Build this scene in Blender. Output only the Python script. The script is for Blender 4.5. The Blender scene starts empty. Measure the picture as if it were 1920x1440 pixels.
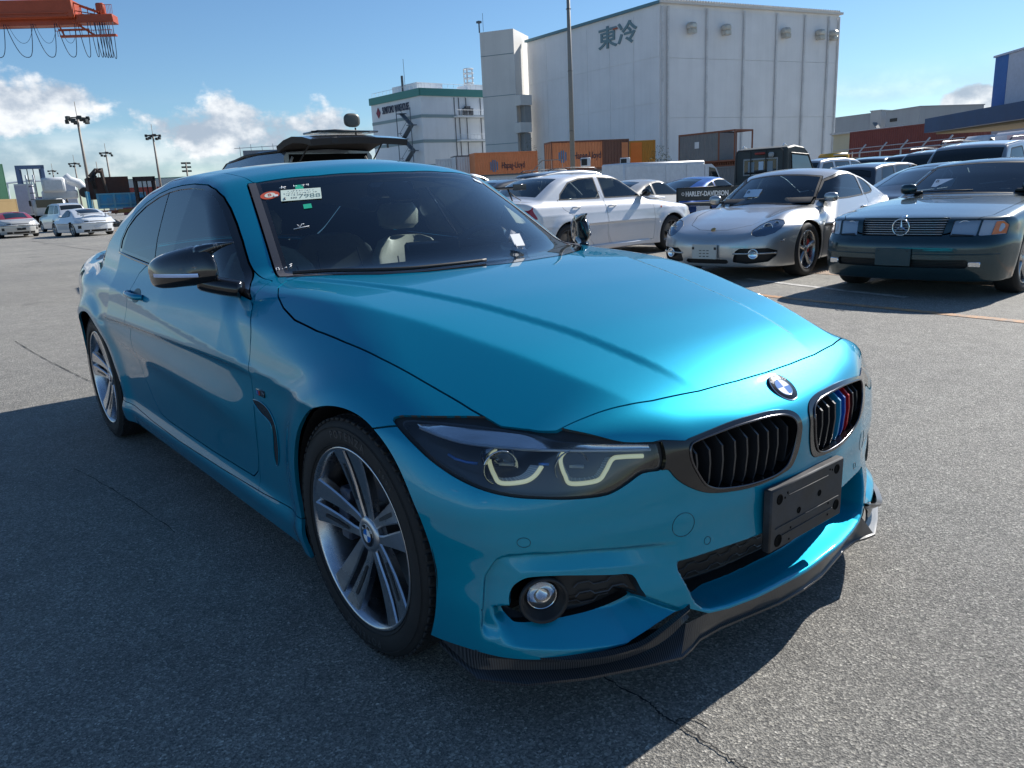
import bpy, math, random
import numpy as np
from mathutils import Vector, Matrix
random.seed(3); rng=np.random.default_rng(5)
SC=bpy.context.scene; COL=SC.collection
R=math.radians
# ------------------------------------------------------------------ camera, sky, sun, exposure
CAMP=(1.74773,-1.73430,1.21293); YAW,PITCH,ROLL=2.46422303,.247268966,-.0492238794
def cam_axes():
    cy,sy=math.cos(YAW),math.sin(YAW); cp,sp=math.cos(PITCH),math.sin(PITCH)
    f=Vector((cy*cp,sy*cp,-sp)); r=Vector((sy,-cy,0)); u=r.cross(f); c,s=math.cos(ROLL),math.sin(ROLL)
    return c*r+s*u, -s*r+c*u, f
cd=bpy.data.cameras.new('camera'); cam=bpy.data.objects.new('camera',cd); COL.objects.link(cam); SC.camera=cam
_r,_u,_f=cam_axes()
cam.matrix_world=Matrix(((_r.x,_u.x,-_f.x,CAMP[0]),(_r.y,_u.y,-_f.y,CAMP[1]),(_r.z,_u.z,-_f.z,CAMP[2]),(0,0,0,1)))
cd.sensor_width=36; cd.lens=1448.55/1920*36; cd.clip_start=.05; cd.clip_end=6000
SUN_EL=35.0
W=bpy.data.worlds.new('World'); SC.world=W; W.use_nodes=True
def build_world():
    nt=W.node_tree; N=nt.nodes; L=nt.links; N.clear()
    out=N.new('ShaderNodeOutputWorld'); bg=N.new('ShaderNodeBackground'); bg.inputs[1].default_value=SKY_STRENGTH
    sky=N.new('ShaderNodeTexSky'); sky.sky_type='NISHITA'; sky.sun_disc=False; sky.sun_elevation=R(SUN_EL); sky.sun_rotation=R(0)
    sky.altitude=0; sky.air_density=1.0; sky.dust_density=0.15; sky.ozone_density=4.0
    tc=N.new('ShaderNodeTexCoord'); sep=N.new('ShaderNodeSeparateXYZ'); L.new(tc.outputs['Generated'],sep.inputs[0])
    def math_(op,a,b=None,clamp=False):
        m=N.new('ShaderNodeMath'); m.operation=op; m.use_clamp=clamp
        for i,v in enumerate((a,b)):
            if v is None: continue
            if isinstance(v,(int,float)): m.inputs[i].default_value=v
            else: L.new(v,m.inputs[i])
        return m.outputs[0]
    def ramp(v,a,b):   # smooth 0..1
        m=N.new('ShaderNodeMapRange'); m.interpolation_type='SMOOTHSTEP'; L.new(v,m.inputs[0]); m.inputs[1].default_value=a; m.inputs[2].default_value=b; return m.outputs[0]
    x,y,z=sep.outputs
    # azimuth measured from +x
    az=math_('ARCTAN2',y,x)          # radians
    el=math_('ARCSINE',z)
    comb=N.new('ShaderNodeCombineXYZ'); L.new(az,comb.inputs[0]); L.new(math_('MULTIPLY',el,1.35),comb.inputs[1])
    def noise(sc,det,rough,off):
        mp=N.new('ShaderNodeVectorMath'); mp.operation='ADD'; L.new(comb.outputs[0],mp.inputs[0]); mp.inputs[1].default_value=off
        n=N.new('ShaderNodeTexNoise'); n.noise_dimensions='3D'; n.inputs['Scale'].default_value=sc; n.inputs['Detail'].default_value=det; n.inputs['Roughness'].default_value=rough
        L.new(mp.outputs[0],n.inputs['Vector']); return n.outputs[0]
    big=noise(7.5,10,.56,(2.3,.7,1.4)); det=noise(20,8,.6,(7.3,1.7,.4)); 
    # coverage as a function of elevation (a bank of cumulus low over the horizon) and of azimuth
    d=math.degrees
    def band(v,c,w):  # 1 inside, smooth to 0
        a=math_('ABSOLUTE',math_('SUBTRACT',v,c)); m=N.new('ShaderNodeMapRange'); m.interpolation_type='SMOOTHSTEP'; L.new(a,m.inputs[0]); m.inputs[1].default_value=0; m.inputs[2].default_value=w; m.inputs[3].default_value=1; m.inputs[4].default_value=0; return m.outputs[0]
    AZ0,EL0=CLOUDS['az'],CLOUDS['el']
    cov=math_('MULTIPLY',band(az,R(AZ0[0]),R(AZ0[1])),band(el,R(EL0[0]),R(EL0[1])))
    c2=math_('MULTIPLY',band(az,R(CLOUDS['az2'][0]),R(CLOUDS['az2'][1])),band(el,R(CLOUDS['el2'][0]),R(CLOUDS['el2'][1])))
    c3=math_('MULTIPLY',band(az,R(CLOUDS['az3'][0]),R(CLOUDS['az3'][1])),band(el,R(CLOUDS['el3'][0]),R(CLOUDS['el3'][1])))
    c4=math_('MULTIPLY',math_('MULTIPLY',band(az,R(CLOUDS['az4'][0]),R(CLOUDS['az4'][1])),band(el,R(CLOUDS['el4'][0]),R(CLOUDS['el4'][1]))),.62)  # unseen cloud bank behind the camera, added to brighten shaded walls and reflections
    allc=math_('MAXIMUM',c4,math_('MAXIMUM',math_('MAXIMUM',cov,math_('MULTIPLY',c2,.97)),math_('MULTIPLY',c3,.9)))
    v=math_('ADD',math_('MULTIPLY',allc,.62),math_('ADD',math_('MULTIPLY',big,.75),math_('MULTIPLY',det,.25)))
    mask=ramp(v,.90,.985)
    # inner shading: brighter billow tops, greyer bases
    off=noise(7.5,10,.56,(2.3,.7-.03,1.4))
    relief=math_('SUBTRACT',big,off)
    tone=math_('ADD',math_('MULTIPLY',relief,5.5),math_('MULTIPLY',math_('SUBTRACT',det,.5),1.0))
    tone=ramp(tone,-.45,.60)
    mixc=N.new('ShaderNodeMix'); mixc.data_type='RGBA'; L.new(tone,mixc.inputs[0]); mixc.inputs[6].default_value=(*CLOUDS['lo'],1); mixc.inputs[7].default_value=(*CLOUDS['hi'],1)
    hs=N.new('ShaderNodeMix'); hs.data_type='RGBA'; hs.blend_type='MULTIPLY'; hs.inputs[0].default_value=1; L.new(sky.outputs[0],hs.inputs[6]); hs.inputs[7].default_value=(*SKY_TINT,1)
    # thin low veil of far cloud under the cumulus
    cv=N.new('ShaderNodeCombineXYZ'); L.new(math_('MULTIPLY',az,2.2),cv.inputs[0]); L.new(math_('MULTIPLY',el,16),cv.inputs[1])
    vn=N.new('ShaderNodeTexNoise'); vn.inputs['Scale'].default_value=1.6; vn.inputs['Detail'].default_value=7; L.new(cv.outputs[0],vn.inputs['Vector'])
    veil=math_('MULTIPLY',math_('MULTIPLY',ramp(vn.outputs[0],.36,.62),band(el,R(2.2),R(5.0))),.62)
    mask=math_('MAXIMUM',mask,veil)
    mx=N.new('ShaderNodeMix'); mx.data_type='RGBA'; L.new(math_('MULTIPLY',mask,.93),mx.inputs[0]); L.new(hs.outputs[2],mx.inputs[6]); L.new(mixc.outputs[2],mx.inputs[7])
    L.new(mx.outputs[2],bg.inputs[0]); L.new(bg.outputs[0],out.inputs[0])
SKY_STRENGTH=.078; SKY_TINT=(.84,1.0,1.09)
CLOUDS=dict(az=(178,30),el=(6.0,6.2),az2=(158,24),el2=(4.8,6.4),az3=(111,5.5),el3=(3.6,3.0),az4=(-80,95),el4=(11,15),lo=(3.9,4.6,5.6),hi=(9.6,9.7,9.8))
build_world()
sd=bpy.data.lights.new('sun','SUN'); sd.energy=5.0; sd.angle=R(.53); sd.color=(1,.955,.89)
sun=bpy.data.objects.new('sun',sd); COL.objects.link(sun); sun.rotation_euler=(R(-(90-SUN_EL)),0,0)
SC.view_settings.view_transform='Standard'; SC.view_settings.look='None'; SC.view_settings.exposure=.55; SC.view_settings.gamma=1
SC.view_settings.use_curve_mapping=False
SC.cycles.max_bounces=8; SC.cycles.transparent_max_bounces=16
# ------------------------------------------------------------------ materials
MATS={}
def nmat(name,base=(.5,.5,.5),rough=.5,metal=0,coat=0,spec=.5,emit=None,emits=0,alpha=None,trans=0,ior=1.45,coatr=.03):
    if name in MATS: return MATS[name]
    m=bpy.data.materials.new(name); m.use_nodes=True; b=m.node_tree.nodes['Principled BSDF']
    b.inputs['Base Color'].default_value=(*base,1); b.inputs['Roughness'].default_value=rough; b.inputs['Metallic'].default_value=metal
    b.inputs['Coat Weight'].default_value=coat; b.inputs['Coat Roughness'].default_value=coatr; b.inputs['Specular IOR Level'].default_value=spec
    b.inputs['Transmission Weight'].default_value=trans; b.inputs['IOR'].default_value=ior
    if emit: b.inputs['Emission Color'].default_value=(*emit,1); b.inputs['Emission Strength'].default_value=emits
    MATS[name]=m; return m
def NT(m): nt=m.node_tree; return nt,nt.nodes,nt.links,nt.nodes['Principled BSDF']
def tex(nt,kind,scale,coord='Object',det=4,rough=.55,vec=None,**kw):
    N=nt.nodes; tc=N.new('ShaderNodeTexCoord'); n=N.new('ShaderNodeTex'+kind)
    n.inputs['Scale'].default_value=scale
    if kind=='Noise': n.inputs['Detail'].default_value=det; n.inputs['Roughness'].default_value=rough
    for k,v in kw.items(): setattr(n,k,v)
    nt.links.new(vec if vec is not None else tc.outputs[coord],n.inputs['Vector']); return n
def cramp(nt,inp,stops):
    r=nt.nodes.new('ShaderNodeValToRGB'); nt.links.new(inp,r.inputs[0]); e=r.color_ramp.elements
    while len(e)<len(stops): e.new(.5)
    for i,(p,c) in enumerate(stops): e[i].position=p; e[i].color=(*c,1) if len(c)==3 else c
    return r.outputs[0]
def mixrgb(nt,f,a,b,blend='MIX'):
    m=nt.nodes.new('ShaderNodeMix'); m.data_type='RGBA'; m.blend_type=blend
    for i,v in ((0,f),(6,a),(7,b)):
        if hasattr(v,'links'): nt.links.new(v,m.inputs[i])
        elif i==0: m.inputs[0].default_value=v
        else: m.inputs[i].default_value=(*v,1)
    return m.outputs[2]
def bump(nt,h,strength=.3,dist=.01):
    b=nt.nodes.new('ShaderNodeBump'); b.inputs['Strength'].default_value=strength; b.inputs['Distance'].default_value=dist
    nt.links.new(h,b.inputs['Height']); return b.outputs[0]
def mrange(nt,v,a,b,c,d):
    m=nt.nodes.new('ShaderNodeMapRange'); nt.links.new(v,m.inputs[0])
    for i,x in enumerate((a,b,c,d)): m.inputs[i+1].default_value=x
    return m.outputs[0]
def dirty(name,base,rough=.5,metal=0,coat=0,amt=.25,scale=3,dirt=(.18,.16,.13),rv=.12,bmp=0,**kw):
    """material with uneven tone, faint grime and roughness variation"""
    if name in MATS: return MATS[name]
    m=nmat(name,base,rough,metal,coat,**kw); nt,N,L,B=NT(m)
    n=tex(nt,'Noise',scale,det=7,rough=.65); n2=tex(nt,'Noise',scale*9,det=5,rough=.7)
    f=cramp(nt,n.outputs[0],[(.42,(0,0,0)),(.75,(amt,)*3)])
    c=mixrgb(nt,f,base,dirt)
    c=mixrgb(nt,.5,c,cramp(nt,n2.outputs[0],[(.3,(.75,)*3),(.7,(1.1,)*3)]),'MULTIPLY')
    L.new(c,B.inputs['Base Color'])
    L.new(mrange(nt,n.outputs[0],.3,.7,max(rough-rv,.02),min(rough+rv,1)),B.inputs['Roughness'])
    if bmp: L.new(bump(nt,n2.outputs[0],bmp,.004),B.inputs['Normal'])
    return m
def paint(name,base,metal=.5,rough=.35,flake=True,coat=1,dust=.06,dustc=(.45,.43,.40)):
    """car paint: coloured base with fine flake under a clear coat, and a little dust"""
    if name in MATS: return MATS[name]
    m=nmat(name,base,rough,metal,coat,coatr=.02); nt,N,L,B=NT(m)
    n=tex(nt,'Noise',2.2,det=8,rough=.7); f=cramp(nt,n.outputs[0],[(.4,(dust*.3,)*3),(.72,(dust,)*3)])
    L.new(mixrgb(nt,f,base,dustc),B.inputs['Base Color'])
    if flake:
        v=tex(nt,'Voronoi',900); 
        L.new(mrange(nt,v.outputs['Color'],0,1,rough-.06,rough+.06),B.inputs['Roughness'])
    L.new(mrange(nt,n.outputs[0],.45,.8,.015,.10),B.inputs['Coat Roughness'])
    return m
# ------------------------------------------------------------------ objects
def reg(o,parent=None,label=None,cat=None,group=None,kind=None):
    COL.objects.link(o)
    if parent is not None: o.parent=parent
    if label: o['label']=label
    if cat: o['category']=cat
    if group: o['group']=group
    if kind: o['kind']=kind
    return o
def empty(name,label,cat,loc=(0,0,0),rotz=0,group=None):
    o=bpy.data.objects.new(name,None); o.location=loc; o.rotation_euler=(0,0,rotz); o.empty_display_size=.2
    return reg(o,None,label,cat,group)
def mobj(name,V,F,mat,parent=None,smooth=True,normals=None,**kw):
    me=bpy.data.meshes.new(name); me.from_pydata([tuple(map(float,v)) for v in V],[],[tuple(map(int,f)) for f in F]); me.validate()
    if isinstance(mat,(list,tuple)):
        for m in mat: me.materials.append(m)
    elif mat: me.materials.append(mat)
    me.polygons.foreach_set('use_smooth',[bool(smooth)]*len(me.polygons))
    if normals is not None: me.normals_split_custom_set_from_vertices([tuple(map(float,n)) for n in normals])
    elif smooth=='auto': me.set_sharp_from_angle(angle=R(38))
    me.update(); o=bpy.data.objects.new(name,me); return reg(o,parent,**kw)
class MB:
    """collects simple shapes into one mesh"""
    def __init__(s): s.V=[]; s.F=[]
    def add(s,V,F,M=None):
        b=len(s.V); 
        for v in V: s.V.append(tuple(M@Vector(v)) if M is not None else tuple(v))
        s.F+= [tuple(i+b for i in f) for f in F]; return s
    def box(s,c,d,M=None,bev=0,rz=0,R3=None):
        """box centre c, full size d, chamfered edges"""
        x,y,z=[q/2 for q in d]; T=Matrix.Translation(c)@(R3 if R3 is not None else Matrix.Rotation(rz,4,'Z'))
        if M is not None: T=M@T
        if bev<=0:
            V=[(sx*x,sy*y,sz*z) for sz in (-1,1) for sy in (-1,1) for sx in (-1,1)]
            F=[(0,2,3,1),(4,5,7,6),(0,1,5,4),(2,6,7,3),(0,4,6,2),(1,3,7,5)]
            return s.add(V,F,T)
        b=min(bev,x*.95,y*.95,z*.95); V=[];idx={}
        for sz in (-1,1):
            for sy in (-1,1):
                for sx in (-1,1):
                    for a in range(3):
                        p=[sx*(x-b),sy*(y-b),sz*(z-b)]; p[a]=(sx*x,sy*y,sz*z)[a]; idx[(sx,sy,sz,a)]=len(V); V.append(p)
        F=[]
        for a in range(3):
            o=[(a+1)%3,(a+2)%3]
            for sg in (-1,1):
                q=[]
                for (u,w) in ((-1,-1),(1,-1),(1,1),(-1,1)):
                    k=[0,0,0]; k[a]=sg; k[o[0]]=u; k[o[1]]=w; q.append(idx[(*k,a)])
                F.append(q if sg>0 else q[::-1])
                for sg2 in (-1,1):
                    if sg2: 
                        # edge chamfer between axis a (sg) and axis o0 (sg2)
                        k1=[0,0,0];k1[a]=sg;k1[o[0]]=sg2;k1[o[1]]=-1; k2=list(k1);k2[o[1]]=1
                        q=[idx[(*k1,a)],idx[(*k1,o[0])],idx[(*k2,o[0])],idx[(*k2,a)]]
                        F.append(q if sg*sg2>0 else q[::-1])
        for sz in (-1,1):
            for sy in (-1,1):
                for sx in (-1,1):
                    q=[idx[(sx,sy,sz,0)],idx[(sx,sy,sz,1)],idx[(sx,sy,sz,2)]]; F.append(q if sx*sy*sz>0 else q[::-1])
        return s.add(V,F,T)
    def tube(s,P,r,n=8,closed=False,caps=True,M=None):
        P=[Vector(p) for p in P]; m=len(P); rr=r if isinstance(r,(list,tuple)) else [r]*m
        t0=(P[1]-P[0]).normalized(); up=Vector((0,0,1)) if abs(t0.z)<.9 else Vector((1,0,0)); a=t0.cross(up).normalized(); V=[];F=[]
        for i,p in enumerate(P):
            if closed: t=(P[(i+1)%m]-P[i-1]).normalized()
            else: t=(P[min(i+1,m-1)]-P[max(i-1,0)]).normalized()
            a=(a-t*a.dot(t)).normalized(); b=t.cross(a)
            for k in range(n):
                th=2*math.pi*k/n; V.append(p+rr[i]*(math.cos(th)*a+math.sin(th)*b))
        for i in range(m if closed else m-1):
            j=(i+1)%m
            for k in range(n): F.append((i*n+k,i*n+(k+1)%n,j*n+(k+1)%n,j*n+k))
        if caps and not closed: F.append(tuple(range(n))[::-1]); F.append(tuple((m-1)*n+k for k in range(n)))
        return s.add(V,F,M)
    def lathe(s,prof,n=32,axis='Y',M=None,closed=False):
        """prof: (r, h) list; revolve round axis"""
        V=[];F=[];m=len(prof)
        for r,h in prof:
            for k in range(n):
                th=2*math.pi*k/n; a,b=r*math.cos(th),r*math.sin(th)
                V.append({'Y':(a,h,b),'Z':(a,b,h),'X':(h,a,b)}[axis])
        for i in range(m-1 if not closed else m):
            j=(i+1)%m
            for k in range(n):
                q=(i*n+k,i*n+(k+1)%n,j*n+(k+1)%n,j*n+k); F.append(q if axis!='Y' else q[::-1])
        return s.add(V,F,M)
    def prism(s,poly,h0,h1,M=None,axis='Z'):
        """poly 2D ccw extruded h0..h1 along axis"""
        n=len(poly); f={'Z':lambda a,b,h:(a,b,h),'Y':lambda a,b,h:(a,h,b),'X':lambda a,b,h:(h,a,b)}[axis]
        V=[f(a,b,h0) for a,b in poly]+[f(a,b,h1) for a,b in poly]
        F=[tuple(range(n))[::-1],tuple(range(n,2*n))]+[(i,(i+1)%n,n+(i+1)%n,n+i) for i in range(n)]
        if axis=='Y': F=[q[::-1] for q in F]
        return s.add(V,F,M)
    def quad(s,a,b,c,d,M=None): return s.add([a,b,c,d],[(0,1,2,3)],M)
    def grid(s,G):
        """G: rows x cols of points"""
        n=len(G[0]); V=[p for r in G for p in r]; F=[(i*n+j,i*n+j+1,(i+1)*n+j+1,(i+1)*n+j) for i in range(len(G)-1) for j in range(n-1)]
        return s.add(V,F)
    def obj(s,name,mat,parent=None,smooth='auto',**kw): return mobj(name,s.V,s.F,mat,parent,smooth,**kw)
def Mx(loc=(0,0,0),rx=0,ry=0,rz=0,sc=1):
    return Matrix.Translation(loc)@Matrix.Rotation(rz,4,'Z')@Matrix.Rotation(ry,4,'Y')@Matrix.Rotation(rx,4,'X')@Matrix.Scale(sc,4)
def frame(o,x,z):
    """matrix with local x along x, local y along z-ish (for text placing): columns (x, y, normal)"""
    x=Vector(x).normalized(); y=Vector(z); y=(y-x*y.dot(x)).normalized(); n=x.cross(y)
    return Matrix(((x.x,y.x,n.x,o[0]),(x.y,y.y,n.y,o[1]),(x.z,y.z,n.z,o[2]),(0,0,0,1)))
def text(name,s,size,M,mat,parent=None,ext=.001,align='LEFT',width=None,shear=0,bold=0,**kw):
    c=bpy.data.curves.new(name,'FONT'); c.body=s; c.size=size; c.extrude=ext; c.align_x=align; c.align_y='CENTER'; c.shear=shear; c.offset=bold; c.resolution_u=3
    t=bpy.data.objects.new(name+'_c',c); COL.objects.link(t); dg=bpy.context.evaluated_depsgraph_get(); me=bpy.data.meshes.new_from_object(t.evaluated_get(dg)); bpy.data.objects.remove(t); 
    if width and len(me.vertices):
        xs=[v.co.x for v in me.vertices]; w=max(xs)-min(xs); me.transform(Matrix.Diagonal((width/w,1,1,1)))
    me.transform(M); me.materials.clear(); me.materials.append(mat); me.name=name
    o=bpy.data.objects.new(name,me); bpy.data.curves.remove(c); return reg(o,parent,**kw)
def copy_tree(o,loc=None,rotz=None,label=None,parent=None):
    c=o.copy(); COL.objects.link(c)
    if parent is not None: c.parent=parent
    if loc is not None: c.location=loc
    if rotz is not None: c.rotation_euler=(0,0,rotz)
    if label: c['label']=label
    for ch in list(o.children): copy_tree(ch,parent=c)
    return c
def cat_curve(P,n=6,closed=False):
    """catmull-rom through points"""
    P=np.array(P,float); m=len(P); out=[]
    rngi=range(m if closed else m-1)
    for i in rngi:
        a,b,c_,d=[P[(i+k)%m] if closed else P[min(max(i+k,0),m-1)] for k in (-1,0,1,2)]
        for t in np.arange(n)/n:
            out.append(.5*((2*b)+(-a+c_)*t+(2*a-5*b+4*c_-d)*t*t+(-a+3*b-3*c_+d)*t**3))
    if not closed: out.append(P[-1])
    return np.array(out)

def _lin(xs,k): k=np.array(k,float); return np.interp(xs,k[:,0],k[:,1])
def _blur(a,s,ax):
    if s<=0: return a
    n=int(3*s)+1; w=np.exp(-.5*(np.arange(-n,n+1)/s)**2); w/=w.sum()
    p=[(0,0)]*a.ndim; p[ax]=(n,n)
    # linear extrapolating pad
    b=np.pad(a,p,mode='reflect',reflect_type='odd')
    return np.apply_along_axis(lambda v:np.convolve(v,w,'valid'),ax,b)
class C1:   # smooth 1D curve
    def __init__(s,pts,sig=.05,step=.01):
        pts=sorted(pts); s.x0=pts[0][0]-.5; s.h=step; n=int((pts[-1][0]+.5-s.x0)/step)+2
        xs=s.x0+np.arange(n)*step
        x,y=np.array(pts,float).T
        # linear extrapolation at ends
        y0=y[0]+(y[1]-y[0])/(x[1]-x[0])*(xs-x[0]); y1=y[-1]+(y[-1]-y[-2])/(x[-1]-x[-2])*(xs-x[-1])
        v=np.interp(xs,x,y); v=np.where(xs<x[0],y0,np.where(xs>x[-1],y1,v))
        s.v=_blur(v,sig/step,0)
    def __call__(s,x):
        t=(np.asarray(x,float)-s.x0)/s.h; t=np.clip(t,1,len(s.v)-3.001); i=t.astype(int); f=t-i; v=s.v
        return (v[i-1]*(1-f)**3+v[i]*(3*f**3-6*f*f+4)+v[i+1]*(-3*f**3+3*f*f+3*f+1)+v[i+2]*f**3)/6
class C2:   # smooth 2D table: rows at z_j, each row a list of (x,val)
    def __init__(s,rows,sx=.06,sz=.02,hx=.02,hz=.01):
        zs=sorted(rows); xa=min(min(p[0] for p in rows[z]) for z in zs)-.4; xb=max(max(p[0] for p in rows[z]) for z in zs)+.4
        s.x0=xa; s.hx=hx; X=xa+np.arange(int((xb-xa)/hx)+2)*hx
        s.z0=zs[0]-.3; s.hz=hz; Z=s.z0+np.arange(int((zs[-1]+.3-s.z0)/hz)+2)*hz
        T=np.array([_lin(X,sorted(rows[z])) for z in zs])
        G=np.array([np.interp(Z,zs,T[:,i]) for i in range(len(X))])
        # extrapolate linearly in z
        for a,b,m in ((0,1,Z<zs[0]),(-1,-2,Z>zs[-1])):
            sl=(T[a]-T[b])/(zs[a]-zs[b]); G[:,m]=T[a][:,None]+sl[:,None]*(Z[m]-zs[a])[None]
        s.v=_blur(_blur(G,sx/hx,0),sz/hz,1)
    def __call__(s,x,z):
        x,z=np.broadcast_arrays(np.asarray(x,float),np.asarray(z,float))
        def w(f): return ((1-f)**3/6,(3*f**3-6*f*f+4)/6,(-3*f**3+3*f*f+3*f+1)/6,f**3/6)
        a=np.clip((x-s.x0)/s.hx,1,s.v.shape[0]-3.001); b=np.clip((z-s.z0)/s.hz,1,s.v.shape[1]-3.001)
        i=a.astype(int); j=b.astype(int); wa=w(a-i); wb=w(b-j); r=0
        for p in range(4):
            for q in range(4): r=r+wa[p]*wb[q]*s.v[i+p-1,j+q-1]
        return r
def smax(a,b,k):
    h=np.maximum(k-np.abs(a-b),0)/k; return np.maximum(a,b)+h*h*k*.25
def smin(a,b,k): return -smax(-a,-b,k)
def sstep(a,b,x):
    t=np.clip((x-a)/(b-a),0,1); return t*t*(3-2*t)
def polysd(poly,x,y):   # signed distance to closed polygon (neg inside)
    P=np.array(poly,float); x,y=np.broadcast_arrays(np.asarray(x,float),np.asarray(y,float))
    d=np.full(x.shape,1e9); ins=np.zeros(x.shape,bool)
    for (ax,ay),(bx,by) in zip(P,np.roll(P,-1,0)):
        ex,ey=bx-ax,by-ay; t=np.clip(((x-ax)*ex+(y-ay)*ey)/(ex*ex+ey*ey+1e-12),0,1)
        d=np.minimum(d,(x-ax-t*ex)**2+(y-ay-t*ey)**2)
        c=((ay>y)!=(by>y)); 
        if abs(ey)>1e-12: ins^=c&(x<ex*(y-ay)/ey+ax)
    return np.where(ins,-1,1)*np.sqrt(d)

def nets(F,lo,hi,h):
    """surface nets. returns verts, quads. F takes broadcastable X,Y,Z"""
    n=[int(np.ceil((b-a)/h))+1 for a,b in zip(lo,hi)]
    ax=[a+np.arange(m)*h for a,m in zip(lo,n)]
    V=F(ax[0][:,None,None],ax[1][None,:,None],ax[2][None,None,:]).astype(np.float32)
    S=V<0
    nx,ny,nz=V.shape
    c=np.zeros((nx-1,ny-1,nz-1),np.int8)
    for i in (0,1):
        for j in (0,1):
            for k in (0,1): c+=S[i:nx-1+i,j:ny-1+j,k:nz-1+k]
    act=np.argwhere((c>0)&(c<8)); idx=-np.ones(c.shape,np.int64); idx[tuple(act.T)]=np.arange(len(act))
    acc=np.zeros((len(act),3)); cnt=np.zeros(len(act))
    A=act
    for axn in range(3):
        for u in (0,1):
            for w in (0,1):
                o=np.zeros(3,int); o2=[0,1,2]; o2.remove(axn); o[o2[0]]=u; o[o2[1]]=w; e=o.copy(); e[axn]=1
                a=V[tuple((A+o).T)]; b=V[tuple((A+e).T)]; m=(a<0)!=(b<0)
                t=np.where(m,a/(np.where(m,a-b,1)),0)
                p=(A+o).astype(float); p[:,axn]+=t
                acc[m]+=p[m]; cnt+=m
    P=np.array(lo)+acc/cnt[:,None]*h
    Q=[]
    for axn in range(3):
        o2=[q for q in range(3) if q!=axn]
        sl0=[slice(1,-1)]*3; sl0[axn]=slice(0,-1); sl1=list(sl0); sl1[axn]=slice(1,None)
        s0=S[tuple(sl0)]; s1=S[tuple(sl1)]; E=np.argwhere(s0!=s1); 
        off=np.array([1,1,1]); off[axn]=0; E=E+off
        u=np.zeros(3,int);u[o2[0]]=1; w=np.zeros(3,int); w[o2[1]]=1
        q=np.stack([idx[tuple((E-u-w).T)],idx[tuple((E-w).T)],idx[tuple(E.T)],idx[tuple((E-u).T)]],1)
        neg=S[tuple(E.T)]  # inside at low end -> normal +axis
        fl=neg if axn!=1 else ~neg
        q=np.where(fl[:,None],q,q[:,::-1]); Q.append(q)
    Q=np.concatenate(Q); Q=Q[(Q>=0).all(1)]
    return P,Q
def grad(F,P,e=.0015):
    x,y,z=P.T
    return np.stack([F(x+e,y,z)-F(x-e,y,z),F(x,y+e,z)-F(x,y-e,z),F(x,y,z+e)-F(x,y,z-e)],1)/(2*e)
def refine(F,P,it=3):
    for _ in range(it):
        g=grad(F,P); f=F(*P.T); P=P-(f/np.maximum((g*g).sum(1),1e-6))[:,None]*g
    g=grad(F,P); N=g/np.linalg.norm(g,axis=1)[:,None]
    return P,N
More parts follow.
